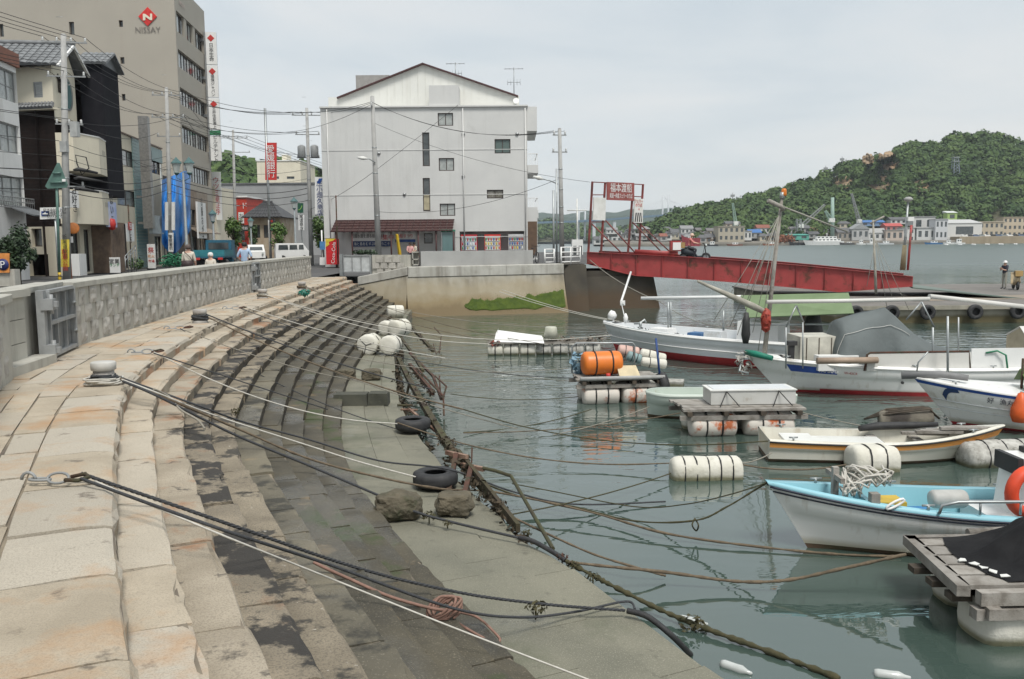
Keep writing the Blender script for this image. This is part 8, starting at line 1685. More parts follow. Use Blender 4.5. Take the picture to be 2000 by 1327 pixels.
rope2((480,600,.06), (870,700,-1.6), .12, .012, m_rwhite, 'pale rope passing beside the nearest white floats')
rope2((517,575,.18), (955,672,-1.6), .35, .013, m_rwhite, 'white rope from the third bollard to the left end of the float row')
rope2((517,577,.15), (960,664,-1.55), .2, .011, m_rgrey, 'grey rope from the third bollard just above the white rope')
rope2((520,578,.12), (1195,655,-1.2), .6, .012, m_rwhite, 'long pale rope from the third bollard to the canopy boat bow')
rope2((592,560,.16), (955,665,-1.5), .2, .011, m_rbrown, 'tan rope from the farthest bollard over the farthest float')
rope2((594,560,.14), (760,612,-1.2), .05, .01, m_rgrey, 'short grey rope from the farthest bollard to the farthest float')
rope2((640,556,-.1), (1060,672,-1.5), .3, .01, m_rbrown, 'tan rope from the upper far steps to the float row')
rope2((975,570,-.6), (1185,625,-1.95), .1, .014, m_rwhite, 'pair of pale ropes hanging from the quay wall into the water, left')
rope2((980,566,-.5), (1210,628,-1.95), .12, .014, m_rwhite, 'pair of pale ropes hanging from the quay wall into the water, right')
rope2(D(1152,508,47.5), D(1290,590,34), .2, .02, m_rgrey, 'frayed grey rope from the ramp corner down past the pier')
rope2((1155,800,-1.85), (905,845,-1.95), .1, .01, m_rmoss, 'thin line from the drum raft sagging back to the platform')
rope2((1268,795,-1.75), (1080,850,-1.96), .05, .01, m_rgrey, 'pale line from the punt into the water by the orange reflection')
rope2(D(1290,590,34), D(1420,640,27), .2, .012, m_rgrey, 'thin slack line between pier and canopy boat')
rope2((1475,715,-1.3), (1300,715,-1.85), .08, .012, m_rgrey, 'line from the work boat bow to the drum raft buoys')
rope2((1545,800,-1.6), (1700,835,-1.95), .02, .01, m_rgrey, 'thin line from the plank raft towards the weedy float')
rope2((1507,885,-1.75), (1450,905,-1.8), .03, .01, m_rgrey, 'short rope from the skiff to the lone foam float')
rope2((1450,908,-1.8), (1652,908,-1.85), .08, .012, m_rbrown, 'rope between the two foam floats in front of the skiff', .2)
for k, (a_, c_, sg_, r_, mt_, lab) in enumerate((((392,614,.12),(1010,838,-1.9),.2,.01,m_rgrey,'thin grey line from the second bollard to the open water'),((352,642,.05),(905,870,-1.8),.3,.009,m_rblack,'thin dark line from the rust coloured shackle past the first tyre'),((515,576,.1),(880,690,-1.75),.2,.009,m_rgrey,'thin line from the third bollard to the far rails'),((595,560,.1),(1240,640,-1.3),.5,.01,m_rgrey,'long thin line from the farthest bollard to the canopy boat'),((620,556,.0),(860,660,-1.7),.15,.009,m_rbrown,'thin tan line over the farthest float to the rails'),((905,846,-1.85),(1365,800,-1.8),.12,.01,m_rbrown,'thin rope low across the orange reflection to the punt'),((880,770,-1.8),(1130,775,-1.85),.1,.009,m_rmoss,'dark line from the rails to the drum raft corner'),((840,690,-1.7),(1115,745,-1.8),.15,.009,m_rgrey,'grey line from the far rails to the drum raft'),((1000,1005,-1.7),(1310,925,-1.9),.05,.009,m_rmoss,'dark line from the plank tip to the lone foam float'),((470,603,.06),(1270,735,-1.7),.6,.01,m_rblack,'long dark line from the fourth shackle to the drum raft corner'))): rope2(a_, c_, sg_, r_, mt_, lab)
for i, (x, y, z, s_, lab) in enumerate(((838,1008,-1.5,.06,'green weed clump on the heavy black rope near the boulder'),(874,1022,-1.52,.04,'small weed tuft hanging on the heavy black rope'),(1046,1186,-1.48,.07,'dark weed knot on the black rope above the pink loop'),(1030,1040,-1.54,.045,'dark knot where the rope meets the hose sleeve'),(1098,1088,-1.6,.045,'reddish brown knot at the hose end'),(1118,1104,-1.65,.05,'green weed at the rope junction by the platform edge'),(1158,1128,-1.74,.06,'weed tuft hanging from the shaggy rope at the edge'),(1352,1218,-1.93,.09,'weed hanging from the shaggy rope over the bottle'),(460,803,-.62,.05,'black knot on the rope over the dark steps'))):
 b = MB(); leaves(b, P(x, y, z), (s_*1.5, s_, s_), 45, s_*.4); b.tube([P(x, y, z), P(x, y, z)-Vector((0,0,s_*1.6))], .008, 4); single('rope_weed', b, m_rmoss if i != 4 else m_rust, lab, 'weed', 'weed and knots on the mooring ropes', fix=False)
def coil(p, R_, turns, r_, mt, label, z0=.05):
 b = MB(); pts = []
 for i in range(turns*14): g = i*2*math.pi/14; q = R_*(1+.12*math.sin(g*2.3)); pts.append(p+Vector((math.cos(g)*q, math.sin(g)*q, z0+.012*i/14*1.6+.006*math.sin(g*3))))
 b.tube(pts, r_, 5); return single('rope_coil', b, mt, label, 'rope')
coil(BO1, .2, 4, .012, m_rwhite, 'pale rope coiled round the foot of the nearest bollard', .015); coil(BO1, .14, 3, .016, m_rblack, 'black rope turns round the nearest bollard', .07)
coil(BO2, .15, 5, .02, m_rblack, 'dark rope turns round the second bollard', .06); coil(BO3, .15, 4, .02, m_rgrey, 'grey rope turns round the third bollard', .06)
coil(BO4, .16, 4, .02, m_rbrown, 'brown rope turns round the farthest bollard', .06)
b = MB(); leaves(b, P(594,572,.05), (.22,.16,.12), 60, .07); single('green_net', b, plain('net_seagreen', (.01,.17,.12)), 'bright green net bundle beside the farthest bollard', 'netting', fix=False)
def shackle(px, py, label, s_=1.0, yaw=0.0):
 p = P(px, py, .03); r = root('mooring_shackle', p, label, 'shackle', 'shackles fixed on the coping stones'); T = Matrix.Translation(p) @ Matrix.Rotation(yaw, 4, 'Z') @ Matrix.Scale(s_, 4)
 tubek(r, 'eye_bolt', [T @ Vector((-.16+.05*math.cos(g), .0, .01+.05*math.sin(g))) for g in [k*.45 for k in range(8)]], .011, m_gate_l, 6)
 for k in range(2): b = MB(); b.tube([T @ Vector((-.08+.13*k+.075*math.cos(g), .028*math.sin(g), .012+.01*k+(.03*math.sin(g) if k else 0))) for g in [i*.42 for i in range(15)]], .01, 6, closed=True); kid('chain_link', b, m_gate_l, r)
 b = MB(); b.tube([T @ Vector(v) for v in ((.12,.04,.02),(.22,.05,.04),(.27,0,.03),(.22,-.05,.02),(.12,-.04,.02))], .014, 6); kid('bow', b, m_rust, r)
 return r
shackle(100, 940, 'nearest rusty shackle and chain on the coping with the black rope', 1.0, -.05); shackle(280, 690, 'second shackle along the coping with a dark loop', 1.1, .1); shackle(345, 643, 'third shackle along the coping, rust coloured', 1.1, .3); shackle(455, 604, 'fourth shackle along the coping among rope ends', 1.2, .3)
rope([P(300,760,.02),(330,775,-.1),(352,800,-.2),(385,820,-.3),(400,838,-.36)], .013, m_rgrey, 'frayed grey rope end hanging over the upper steps', n=6)
m_hill = mat('hill_soil', (.05,.06,.03), (.09,.085,.05), .02, 1.0)
m_hleaf = mat('hill_leaf', (.034,.075,.013), (.078,.125,.026), .06, .8, stain=((.018,.042,.014), .1, .52, .75))
m_cliff = mat('ochre_cliff', (.36,.23,.12), (.26,.2,.14), .1, .95, .3, .5, stain=((.06,.08,.035), .12, .64, .8), bdist=1.5)
def hillform(name, ridge, d0, d1, zshore, tree_h, back=120, rows=16, cols=70, wob=4, flat=0.0):
 xs = [q[0] for q in ridge]; ys = [q[1] for q in ridge]; grid = []
 for i in range(cols+1):
  px = xs[0]+(xs[-1]-xs[0])*i/cols; py = float(np.interp(px, xs, ys)); dr = d1; top = D(px, py, dr); zr = max(zshore+1, top.z-tree_h); col_ = []
  for j in range(rows+1):
   t_ = j/rows; d_ = d0+(dr-d0)*t_; z_ = zshore+(zr-zshore)*(max(0, (t_-flat)/(1-flat))**.85); z_ += (mnoise.noise((px*.02, t_*4, 3))*wob)*math.sin(math.pi*t_); x_ = D(px, py, d_).x; col_.append(Vector((x_, d_, z_)))
  x_ = D(px, py, dr+back).x; col_.append(Vector((x_, dr+back, zr*.3))); grid.append(col_)
 b = MB(); b.loft(grid); struct(name, b, m_hill, fix=False); return grid
def forest(name, grid, n, size, leaf, seed, mt, label, skip=None, per=60, tmax=1.0):
 rng = np.random.default_rng(seed); nc = len(grid)-1; nr = len(grid[0])-2; V_ = [];
 G = np.array([[tuple(v) for v in c] for c in grid])
 for _ in range(n):
  a = rng.random()*nc; bb = (rng.random()**.9)*nr*tmax; i, j = int(a), int(bb); fa, fb = a-i, bb-j
  p = G[i,j]*(1-fa)*(1-fb)+G[i+1,j]*fa*(1-fb)+G[i,j+1]*(1-fa)*fb+G[i+1,j+1]*fa*fb
  if skip and skip(p, rng): continue
  R_ = size*rng.uniform(.45,1.6); cz = p[2]+R_*rng.uniform(.5,.85)
  d_ = rng.normal(size=(per,3)); d_ /= np.linalg.norm(d_, axis=1)[:,None]; d_[:,2] = np.where(d_[:,2] < -.35, -d_[:,2], d_[:,2])
  rad = R_*(.72+.32*rng.random(per))*(1+.22*np.sin(d_[:,0]*5+rng.random()*6)*np.sin(d_[:,1]*5))
  c = np.array([p[0],p[1],cz])+d_*rad[:,None]*np.array([1,1,.8]); nn = d_+rng.normal(size=(per,3))*.28; nn /= np.linalg.norm(nn, axis=1)[:,None]
  a_ = np.cross(nn, rng.normal(size=(per,3))); a_ /= np.linalg.norm(a_, axis=1)[:,None]; e_ = np.cross(nn, a_); s_ = leaf*R_*rng.uniform(.6,1.3,per)[:,None]
  V_.append(np.stack([c-a_*s_-e_*s_*.3, c-e_*s_*.8+a_*s_*.3, c+a_*s_+e_*s_*.3, c+e_*s_*.8-a_*s_*.3], 1).reshape(-1,3))
 V_ = np.concatenate(V_); nq = len(V_)//4; me = bpy.data.meshes.new(name); me.vertices.add(len(V_)); me.vertices.foreach_set('co', V_.ravel()); me.loops.add(nq*4); me.loops.foreach_set('vertex_index', np.arange(nq*4)); me.polygons.add(nq); me.polygons.foreach_set('loop_start', np.arange(nq)*4); me.polygons.foreach_set('loop_total', np.full(nq,4)); me.materials.append(mt); me.update(calc_edges=True)
 o = put(name, me); tag(o, label, None, None, 'stuff'); return o
RID = [(1255,446),(1285,437),(1310,418),(1340,406),(1380,400),(1425,393),(1470,384),(1520,370),(1560,354),(1620,336),(1660,316),(1700,304),(1745,288),(1790,277),(1830,273),(1870,264),(1900,257),(1940,259),(1970,272),(2010,278),(2080,272),(2200,300),(2400,360),(2600,430)]
gR = hillform('wooded_hill', RID, 590, 780, 2, 7, cols=110, rows=20, flat=.2)
from mathutils.bvhtree import BVHTree
_v = [v for c in gR for v in c]; _n = len(gR[0]); HB = BVHTree.FromPolygons(_v, [(i*_n+j, i*_n+j+1, (i+1)*_n+j+1, (i+1)*_n+j) for i in range(len(gR)-1) for j in range(_n-1)])
CLF = [(1624,1668,342,371),(1684,1708,300,324),(1714,1754,297,334),(1690,1738,340,374),(1783,1816,352,377)]
def topx(p):
 v = Vector(p)-Vector((0,0,EYE)); z = v.dot(V_F); return CX+FPX*v.dot(V_R)/z, CY-FPX*v.dot(V_U)/z
def skip_c(p, rng):
 if p[1] < 632: return rng.random() > .05
 x, y = topx(p)
 for (a, c, e_, f) in CLF:
  if a+2 < x < c-2 and e_+5 < y < f+19: return rng.random() > .08
 return False
forest('hill_forest', gR, 5400, 4.5, .19, 5, m_hleaf, 'dense green forest covering the far hill', skip_c, 115)
for k, (a, c, e_, f) in enumerate(CLF):
 b = MB(); rows = []
 for j in range(13):
  rw = []
  for i in range(17):
   px = a+(c-a)*i/16; py = f+(e_-f)*j/12; edge = min(i, 16-i, j, 12-j)
   h_ = HB.ray_cast(O3, ray(px, py).normalized())[0]; best = h_.y if h_ else 690
   uu, vv = i/8-1, j/6-1; sc_ = math.hypot(uu, vv) and max(abs(uu), abs(vv))/math.hypot(uu, vv); kk = sc_*(1+.35*mnoise.noise((uu*2.2+k*7, vv*2.2, 1))); px = (a+c)/2+(c-a)/2*uu*kk; py = (e_+f)/2+(f-e_)/2*vv*kk; h_ = HB.ray_cast(O3, ray(px, py).normalized())[0]; best = h_.y if h_ else 690
   off = 0 if edge == 0 else -9-3.5*mnoise.noise((px*.09, py*.09, k))-2.5*mnoise.noise((px*.3, py*.2, k)); px2 = px+3*mnoise.noise((py*.1, k, 0)); py2 = py+(4*mnoise.noise((px*.08, k, 4)) if edge < 2 else 0); p = D(px2, py2, best+1.5+off); rw.append(p)
  rows.append(rw)
 b.loft(rows, sm=False); struct('rock_face', b, m_cliff, fix=False)
gB = hillform('bridge_hill', [(1000,446),(1040,434),(1060,425),(1080,420),(1096,430),(1150,438),(1190,447),(1205,440),(1240,435),(1262,429),(1300,424),(1345,414),(1400,440)], 1350, 1700, 1, 17, cols=50, rows=10)
forest('bridge_hill_forest', gB, 1500, 6.5, .32, 6, m_hleaf, 'dark wooded shore below the far bridge', None, 50)
gL = hillform('town_hill', [(330,340),(380,310),(405,296),(430,281),(470,292),(510,303),(550,298),(590,306),(640,322),(700,350),(760,380),(800,420)], 330, 440, 0, 13, cols=50, rows=12)
forest('town_hill_forest', gL, 1100, 4.6, .3, 7, m_hleaf, 'wooded hill rising behind the end of the street', None, 60)
m_dist = mat('distant_hill', (.05,.075,.06), (.06,.085,.065), .002, 1)
for (rid, d_) in (([(940,440),(1010,424),(1060,415),(1100,420),(1150,412),(1200,416),(1235,408),(1270,411),(1310,406),(1360,425)], 2600), ([(900,445),(1000,430),(1090,424),(1160,426),(1230,420),(1320,420),(1400,440)], 2000)):
 b = MB(); g = []
 for i in range(60):
  px = rid[0][0]+(rid[-1][0]-rid[0][0])*i/59; py = float(np.interp(px, [q[0] for q in rid], [q[1] for q in rid]))+1.5*mnoise.noise((px*.05, d_, 0)); t_ = D(px, py, d_); g.append([Vector((t_.x*.9, d_*.9, -3)), t_, Vector((t_.x*1.1, d_*1.1, -3))])
 b.loft(g); struct('distant_hills', b, m_dist, fix=False)
b = MB(); xs_ = np.linspace(1180, 2700, 40); rg = []
for px in xs_:
 d_ = 566+3*mnoise.noise((px*.03, 0, 0)); a = D(px, 470, d_); rg.append([Vector((a.x, a.y, WZ-1)), Vector((a.x, a.y, -.6)), Vector((a.x, a.y+.5, .3)), Vector((D(px,470,620).x, 620, 2.2))])
b.loft(rg, sm=False); struct('far_shore', b, mat('shore_stone', (.22,.2,.17), (.15,.14,.12), .08, .9), fix=False)
ts_ = (-.6,)
def tz(d): return .3+(2.0)*(d-567)/53
WALLS = {}
def wallmat(c):
 k = 'far_wall_%d_%d_%d' % tuple(int(x*100) for x in c); return plain(k, c, .8, .08)
HG = 'buildings along the far shore'
def far_house(px0, px1, yt, yb, d, wc, rc, kind, label, wins=2, cat='house', floors=1, depth=9, name='shore_house'):
 a, c = D(px0, yb, d), D(px1, yb, d); z0 = D((px0+px1)/2, yb, d).z; zt = D((px0+px1)/2, yt, d).z; h = zt-z0; rh = {'flat':0,'gable':h*.32,'hip':h*.36,'mono':h*.2,'side':h*.38}[kind]; wz = zt-rh
 f = Face((a.x, d), (c.x, d), z0, wz); r = root(name, ((a.x+c.x)/2, d+depth/2, z0), label, cat, HG)
 hs = []; ww = f.L/max(1, wins)
 for fl in range(floors):
  for k in range(wins): zc = z0+(wz-z0)*(fl+.55)/floors; hh = (wz-z0)/floors*.24; hs.append((ww*(k+.25), ww*(k+.75), zc-hh, zc+hh))
 b = MB(); f.wall(b, hs, .25); shell(b, [f.A.xy[:], f.B.xy[:], (f.B.x, d+depth), (f.A.x, d+depth)], z0-2, wz, skip=(0,)); kid('wall', b, wallmat(wc), r, False)
 for h_ in hs: b = MB(); b.quad(*[f.pt(u, z, -.2) for u, z in ((h_[0],h_[2]),(h_[1],h_[2]),(h_[1],h_[3]),(h_[0],h_[3]))]); kid('window', b, m_glass, r, False)
 b = MB(); x0, x1, y0, y1 = f.A.x-.4, f.B.x+.4, d-.5, d+depth+.4; xm, ym = (x0+x1)/2, (y0+y1)/2
 if kind == 'flat': b.box((xm, ym, wz+.2), (x1-x0, y1-y0, .4))
 elif kind == 'gable': b.add([(x0,y0,wz),(x1,y0,wz),(x1,y1,wz),(x0,y1,wz),(xm,y0,zt),(xm,y1,zt)], [(0,1,4),(2,3,5),(1,2,5,4),(3,0,4,5),(0,3,2,1)])
 elif kind == 'side': b.add([(x0,y0,wz),(x1,y0,wz),(x1,y1,wz),(x0,y1,wz),(x0,ym,zt),(x1,ym,zt)], [(0,1,5,4),(2,3,4,5),(1,2,5),(3,0,4),(0,3,2,1)])
 elif kind == 'hip': q = (x1-x0)*.25; b.add([(x0,y0,wz),(x1,y0,wz),(x1,y1,wz),(x0,y1,wz),(x0+q,ym,zt),(x1-q,ym,zt)], [(0,1,5,4),(2,3,4,5),(1,2,5),(3,0,4),(0,3,2,1)])
 else: b.add([(x0,y0,wz),(x1,y0,wz),(x1,y1,wz),(x0,y1,wz),(x0,y1,zt),(x1,y1,zt)], [(0,1,5,4),(2,3,4,5),(1,2,5),(3,0,4),(0,3,2,1)])
 kid('roof', b, wallmat(rc), r); return r, f
W_, CR_, GY_, BR_, RF_, RB_, BL_ = (.6,.6,.58), (.52,.47,.37), (.35,.35,.34), (.22,.15,.1), (.12,.12,.125), (.25,.09,.06), (.06,.16,.38)
for row in ((1403,1454,443,473,572,(.42,.38,.3),(.36,.33,.27),'flat','beige stone waterfront building with a crenellated top',5,'building',2,14),(1446,1468,452,470,574,W_,GY_,'flat','pale low annex beside the beige waterfront building',3,'building',1),
 (1300,1312,452,470,590,W_,RF_,'gable','small white gabled house at the left end of the far shore',1),(1311,1326,447,468,600,CR_,RF_,'side','cream house with dark roof near the left end of the far shore',2),(1290,1303,456,472,580,GY_,RB_,'side','grey house with red brown roof at the left tip of the shore',1),
 (1366,1380,459,475,575,GY_,RF_,'hip','dark roofed grey house right of the red ship',1),(1379,1402,457,476,580,BR_,RF_,'side','brown shed with dark roof left of the beige waterfront building',2),(1463,1487,448,466,585,GY_,BL_,'side','house with a long blue roof right of the annex',2),(1484,1500,456,472,580,CR_,RF_,'hip','cream hipped house right of the blue roof',1),(1500,1520,455,474,578,BR_,RF_,'gable','dark timber shed left of the rust red heap',1),
 (1524,1545,441,458,620,CR_,(.2,.17,.16),'hip','upper cream house with grey brown roof above the rusty yard',2),(1543,1560,444,460,615,W_,RF_,'gable','white gabled house on the slope behind the lattice tower',1),(1541,1580,457,469,572,(.1,.38,.3),(.08,.33,.27),'mono','teal green waterside shed',2),(1580,1600,452,466,590,GY_,RF_,'side','grey house behind the white ferry',2),(1598,1622,448,466,596,BR_,RF_,'hip','brown house behind the white ferry stern',2),
 (1636,1664,445,470,574,(.3,.27,.23),RF_,'side','dark roofed two storey house right of the green crane',3),(1664,1697,437,470,572,(.42,.42,.41),(.3,.31,.31),'gable','grey gabled boathouse with a big dark door',3),(1682,1728,430,442,612,(.2,.3,.45),BL_,'side','long blue roof behind the boathouse',3),(1697,1730,446,470,575,W_,GY_,'side','white house with grey roof beside the boathouse',3),(1730,1762,436,452,590,(.5,.2,.18),(.45,.09,.08),'side','pinkish house with red roof band',3),(1730,1764,450,472,572,(.5,.42,.36),GY_,'flat','pale pink waterfront house under the red roof',3),
 (1762,1786,446,474,576,W_,GY_,'flat','white block left of the warehouses',2,'building',2),(1783,1826,424,452,600,W_,GY_,'flat','upper white warehouse behind',2,'building',1),(1790,1828,446,471,575,(.56,.57,.56),GY_,'flat','lower pale warehouse with wide doors',3,'building',1),(1826,1850,429,470,572,(.56,.57,.58),(.5,.5,.5),'flat','left wing of the big white warehouse',3,'building',2),(1849,1917,428,468,575,(.62,.62,.6),(.5,.5,.49),'mono','biggest white warehouse on the far shore',1,'building',1,16),
 (1850,1869,412,432,605,(.35,.5,.16),(.6,.62,.6),'mono','bright green cabin rising above the warehouses',1,'building',1,6),(1912,1960,434,465,592,(.45,.4,.31),CR_,'flat','beige two storey office right of the white warehouse',5,'building',2),(1958,2004,425,465,600,(.5,.43,.33),(.4,.35,.28),'flat','tan office with stair tower near the right edge',5,'building',3),(1975,2000,403,418,680,(.4,.33,.28),(.3,.2,.16),'side','house alone on the slope above the tan office',2),(2004,2060,430,464,600,CR_,GY_,'flat','cream block just past the right edge',4,'building',2),
 (1240,1262,448,470,640,W_,GY_,'flat','white block seen behind the portal frame',3,'building',2),(1258,1290,446,470,650,CR_,RF_,'side','cream houses seen over the control box',3),(1195,1215,452,474,660,W_,GY_,'flat','pale building behind the ramp braces',2,'building',2),(1213,1238,455,476,640,GY_,RF_,'hip','grey house behind the right portal post',2),(1160,1190,462,478,640,W_,RF_,'side','low white house behind the left portal post',2),(1325,1345,456,474,610,GY_,RF_,'side','grey house above the red ship bow',2),(1345,1368,452,470,615,W_,RF_,'hip','white hipped house above the red ship',2),(1418,1446,432,446,625,CR_,RF_,'side','house on the slope behind the beige building',3),(1500,1524,440,456,630,W_,RF_,'hip','white house on the slope under the lattice boom',2),(1560,1582,440,456,622,GY_,RF_,'side','grey slope house left of the green crane',2),(1640,1662,432,446,628,CR_,RF_,'hip','cream slope house behind the dark roofed house',2),(1740,1780,424,438,625,W_,RF_,'side','long white slope house above the red roof',4)):
 far_house(*row)
_rs = random.Random(4)
LM = ['behind the portal frame','left of the red control box','above the red ship bow','above the red ship stern','behind the dark tug','left above the beige waterfront building','above the beige waterfront building','above the pale annex','above the long blue roof','above the scrap heap','behind the teal shed','left of the lattice boom','behind the ferry bow','behind the ferry stern','left of the green post crane','right of the green post crane','left above the boathouse','right above the boathouse','above the red roof','left above the warehouses']
for k in range(20):
 for lvl in range(2):
  px = 1178+k*33+_rs.uniform(-9, 9)+lvl*12; w_ = _rs.uniform(15, 26); yb = 470-lvl*11+_rs.uniform(-3, 2); ht = _rs.uniform(12, 18); wn_, wc = _rs.choice([('white', W_), ('cream', CR_), ('grey', GY_), ('brown', BR_)]); rn_, rc = _rs.choice([('dark', RF_), ('red brown', RB_), ('grey', (.25,.25,.25)), ('dark', (.16,.15,.15))])
  far_house(px, px+w_, yb-ht, yb, 604+lvl*16+_rs.uniform(-4, 4), wc, rc, _rs.choice(['side','hip','gable','side']), '%s %s house with %s roof on the shore, %s' % (['lower','upper'][lvl], wn_, rn_, LM[k]), _rs.choice([2,3]))
ORD = ['first','second','third','fourth','fifth','sixth','seventh','eighth','ninth','tenth','eleventh','twelfth','thirteenth','fourteenth','fifteenth','sixteenth','seventeenth']
b = MB(); a, c = D(1874,470,563), D(2300,470,563); b.prism([(a.x,563),(c.x,563),(c.x,598),(a.x,598)], WZ-1, 2.6); o = single('sea_wall', b, mat('far_seawall', (.33,.27,.19), (.27,.22,.15), .2, .9, streak=((.2,.16,.11), .3, .5, .5)), 'long tan sea wall at the right end of the far shore', 'wall')
for k in range(11):
 px = 1884+k*11; p = D(px, 464, 566); r = root('parked_car', (p.x, 566, 2.6), ORD[k]+' car from the left in the row above the tan sea wall', 'car', 'cars parked above the far sea wall'); mt_ = [m_cleanwhite, m_steel, plain('far_car_blue', (.1,.15,.25)), m_black][k*3 % 4]
 b = MB(); b.loft([[Vector((p.x+x*3.6, 566+y, 2.75+z*1.25)) for x, z in ((-.5,0),(-.5,.5),(-.32,1),(.15,1),(.3,.55),(.5,.45),(.5,0))] for y in (-.8,.8)], close_ring=True, caps=True, sm=False); kid('body', b, mt_, r)
 b = MB(); b.quad(*[Vector((p.x+x*3.6, 566-.82, 2.75+z*1.25)) for x, z in ((-.36,.58),(.2,.58),(.12,.92),(-.28,.92))]); kid('window', b, m_glass, r, False)
m_cg = plain('crane_green', (.3,.42,.36)); m_cgy = plain('crane_grey', (.3,.31,.31))
def lattice(b, p, q, w0, w1, n, r_):
 p, q = Vector(p), Vector(q); u = (q-p).normalized(); a = u.cross(Vector((0,1,0))).normalized(); c = u.cross(a); cs = []
 for k in range(n+1):
  t_ = k/n; w_ = (w0+(w1-w0)*t_)/2; o = p.lerp(q, t_); cs.append([o+a*w_+c*w_, o-a*w_+c*w_, o-a*w_-c*w_, o+a*w_-c*w_])
 for j in range(4):
  b.tube([x[j] for x in cs], r_, 4, sm=False)
  for k in range(n): b.tube([cs[k][j], cs[k+1][(j+1) % 4]], r_*.6, 3, sm=False)
def crane(label, legs, boom, d, mt, w_=2.2, r_=.28, lat=True):
 a, c = D(*legs[0], d), D(*legs[1], d); r = root('harbour_crane', a, label, 'crane'); b = MB()
 lattice(b, a, c, w_*1.2, w_, 5, r_) if lat else b.tube([a, c], [w_*.5, w_*.4], 8); kid('tower', b, mt, r)
 p, q = D(*boom[0], d), D(*boom[1], d); b = MB(); lattice(b, p, q, w_*.9, w_*.4, 10, r_*.8); kid('boom', b, mt, r)
 b = MB(); b.box(p+Vector((0,0,.5)), (w_*1.4, 2.5, 2.6)); kid('cab', b, m_white, r)
 b = MB(); b.tube([q, Vector((q.x, q.y, p.z))], .1, 4); kid('hoist_cable', b, m_wire, r)
crane('pale green slender crane behind the beige waterfront building', ((1437,446),(1436,436)), ((1437,438),(1431,397)), 590, m_cg, 2.0)
crane('grey lattice crane with a long boom slanting right', ((1560,452),(1560,428)), ((1564,443),(1611,400)), 585, m_cgy, 2.4)
crane('tall pale green post crane with a short left jib', ((1626,466),(1626,386)), ((1624,432),(1612,412)), 572, m_cg, 2.6, lat=False)
crane('grey lattice crane leaning left above the boathouse', ((1679,440),(1679,431)), ((1678,434),(1663,378)), 600, m_cgy, 2.2)
r = root('lattice_tower', D(1866,356,700), 'blue grey steel lattice tower on the wooded hill', 'tower'); b = MB(); lattice(b, D(1866,362,700), D(1866,308,700), 5.5, 3.2, 9, .3); kid('lattice', b, plain('tower_bluegrey', (.3,.34,.4)), r); b = MB(); b.box(D(1866,308,700), (5,5,.6)); b.box(D(1866,316,700), (5,5,.5)); kid('platform', b, m_steel, r)
for (px, y0, y1, lab) in ((1645,306,326,'small antenna mast on the hill ridge'),(1613,324,342,'thin faint antenna on the lower ridge'),(1431,377,396,'thin antenna on the left hill shoulder')):
 b = MB(); a, c = D(px, y1, 775), D(px, y0, 775); b.tube([a, c], .35, 5); b.box(c-Vector((0,0,2.5)), (3.5,1,2.0)); single('antenna_mast', b, m_cgy, lab, 'antenna')
def ship(px0, px1, ytop, d, hc, label, cab=(.3,.7), decks=2, hh=3.0, bow='l', cabc=None, mast=True, name='moored_ship', group=None):
 a, c = D(px0, 478, d), D(px1, 478, d); L_ = c.x-a.x; B_ = max(2.2, L_*.2); r = root(name, ((a.x+c.x)/2, d, WZ), label, 'ship' if L_ > 10 else 'boat', group); rings = []
 for k in range(15):
  t_ = k/14; tt = t_ if bow == 'l' else 1-t_; wd = B_/2*(1-max(0, 1-tt/.35)**2)*(1-.2*max(0, (tt-.7)/.3))+.05; z_ = hh*(1+.45*max(0, 1-tt/.4)**2); x = a.x+L_*t_; ov = (L_*.05)*(1-tt)**6*(1 if bow == 'l' else -1)
  rings.append([Vector((x+ov, d-wd*.75, WZ-.3)), Vector((x-ov*.5, d-wd, WZ+z_)), Vector((x-ov*.5, d+wd, WZ+z_)), Vector((x+ov, d+wd*.75, WZ-.3))])
 b = MB(); b.loft(rings, close_ring=True, caps=True, sm=False); kid('hull', b, hc, r); zt = D((px0+px1)/2, ytop, d).z; z0 = WZ+hh; dh = (zt-z0)/decks
 for k in range(decks):
  x0 = a.x+L_*(cab[0]+.06*k); x1 = a.x+L_*(cab[1]-.1*k); b = MB(); b.box(((x0+x1)/2, d, z0+dh*(k+.5)), (x1-x0, B_*.7*(1-.12*k), dh-.02)); ck = kid('deckhouse', b, cabc or m_cleanwhite, r)
  n_ = max(2, int((x1-x0)/2.2))
  for i in range(n_): b = MB(); b.box((x0+(x1-x0)*(i+.5)/n_, d-B_*.35*(1-.12*k)-.02, z0+dh*(k+.58)), ((x1-x0)/n_*.6, .06, dh*.4)); kid('window', b, m_glass, ck)
 if mast: b = MB(); xm = a.x+L_*(cab[0]+cab[1])/2; b.tube([(xm,d,zt),(xm,d,zt+dh*1.4)], L_*.006+.06, 6); b.tube([(xm-1,d,zt+dh),(xm+1,d,zt+dh)], .08, 4); kid('mast', b, m_white, r)
 return r
ship(1331,1367,462,566,mat('ship_red', (.28,.025,.035), (.2,.02,.03), .3, .6), 'dark red hulled cargo ship on the far shore', (.35,.6), 1, 5.2, 'l')
ship(1570,1646,462,562,m_cleanwhite, 'white passenger ferry with two decks on the far shore', (.25,.92), 2, 2.4, 'l')
ship(1541,1572,470,564,m_black, 'dark low barge left of the white ferry', (.6,.85), 1, 1.8, 'l', plain('barge_house', (.3,.3,.28)), False)
ship(1640,1668,473,560,plain('barge_dark', (.1,.1,.1)), 'dark barge moored right of the white ferry', (.5,.8), 1, 1.2, 'l', None, False)
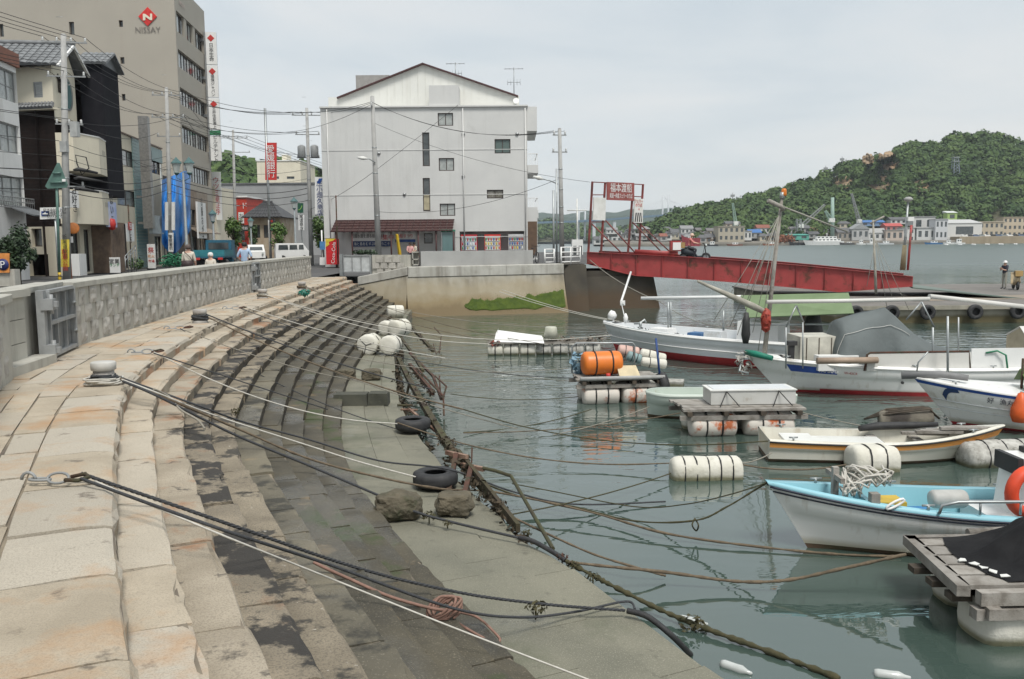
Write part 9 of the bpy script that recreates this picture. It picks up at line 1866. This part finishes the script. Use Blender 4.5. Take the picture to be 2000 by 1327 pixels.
for k, (p0, p1, yt, d_, c_, lab) in enumerate(((1672,1690,469,560,m_cleanwhite,'white fishing boat moored before the boathouse'),(1692,1712,466,561,m_cleanwhite,'white cabin boat right of the boathouse front'),(1714,1745,471,560,m_gelg,'grey work boat moored before the pink house'),(1806,1840,471,540,plain('hull_blue', (.05,.18,.4)),'blue hulled boat off the warehouses'),(1842,1862,469,530,m_cleanwhite,'white boat left of the sea wall'),(1860,1884,467,535,m_cleanwhite,'white cabin boat at the foot of the sea wall'),(1378,1402,472,564,plain('hull_black', (.03,.03,.04)),'dark tug right of the red ship'),(1420,1450,474,562,plain('hull_rust', (.25,.1,.07)),'rusty pontoon before the beige waterfront building'),(1490,1520,473,562,plain('hull_rust2', (.35,.12,.06)),'orange brown lighter on the far shore'))): ship(p0, p1, yt, d_, c_, lab, (.35,.7), 1, .9, 'l', None, k % 2 == 0, 'moored_boat', 'small boats along the far shore')
ship(1112,1142,468,90,m_cleanwhite, 'white launch with a tall mast beyond the pipe fence', (.15,.85), 1, .9, 'l'); b = MB(); p = D(1128,470,90); b.tube([p, D(1128,410,90)], .06, 6); single('launch_mast', b, m_white, 'pale mast of the launch seen left of the red portal', 'mast')
for k in range(26):
 px = 1850+k*9; p = D(px, 478.5+.5*(k % 2), 470); p.z = WZ
 if k < 17: b = MB(); b.lathe([(0,-.3),(.5,-.2),(.6,.1),(.4,.4),(0,.45)], 8, Matrix.Translation((p.x, 470+6*(k % 3), WZ+.1))); single('marker_buoy', b, m_cleanwhite, ORD[k]+' white buoy from the left in the line off the sea wall', 'buoy', 'floating buoys off the far sea wall')
b = MB()
for k in range(9): leaves(b, D(1521+k*3, 470-2*(k % 4), 568), (3,2.5,2.2), 60, 1.0)
single('scrap_heap', b, mat('scrap_rust', (.28,.1,.05), (.16,.07,.04), .5, .9), 'rust red scrap heap in the far yard', 'scrap heap', fix=False)
br = root('strait_bridge', D(1200,430,1250), 'blue grey cable stayed bridge across the far strait', 'bridge'); m_brg = plain('bridge_blue', (.13,.2,.27)); m_pyl = plain('pylon_pale', (.55,.58,.6))
pts = [D(x, y, 1250) for x, y in ((1000,438),(1052,435.5),(1120,433.5),(1182,430),(1231,426),(1317,420),(1400,414))]; b = MB(); rg = [[p+Vector((0,-6,-1.2)), p+Vector((0,-6,1.6)), p+Vector((0,6,1.6)), p+Vector((0,6,-1.2))] for p in pts]; b.loft(rg, close_ring=True, caps=True, sm=False); kid('deck', b, m_brg, br)
for (px, yt, yb) in ((1130,404,470),(1142,408,470),(1293,383,455),(1304,381,455)): b = MB(); b.tube([D(px,yb,1250), D(px+ (1 if px < 1200 else 2),yt,1250)], [1.7,1.1], 6); kid('pylon', b, m_pyl, br)
for (px, yt, yd, sp_) in ((1136,406,433,40),(1299,384,421,80)):
 for k in range(1, 7):
  for sg in (-1, 1): x = px+sg*sp_*k/6; b = MB(); b.tube([D(px, yt+k*.8, 1250), D(x, yd-(x-px)*.055, 1250)], .1, 3); kid('stay_cable', b, m_pyl, br)
for x in (1160, 1200, 1240): b = MB(); p = D(x, 432, 1250); b.box((p.x, p.y, p.z/2-2), (4,8,p.z+2)); kid('pier', b, m_pyl, br)
mz = bpy.data.materials.new('haze_air'); mz.use_nodes = True; t = mz.node_tree; t.nodes.remove(t.nodes['Principled BSDF']); pv = t.nodes.new('ShaderNodeVolumePrincipled'); pv.inputs['Color'].default_value = (.8,.88,.95,1); pv.inputs['Density'].default_value = .00011; t.links.new(pv.outputs[0], t.nodes['Material Output'].inputs['Volume'])
b = MB(); b.box((900,1400,70), (4200,3200,147));
hz = kid('haze', b, mz, None); hz['kind'] = 'stuff'; hz['label'] = 'thin bluish sea haze'
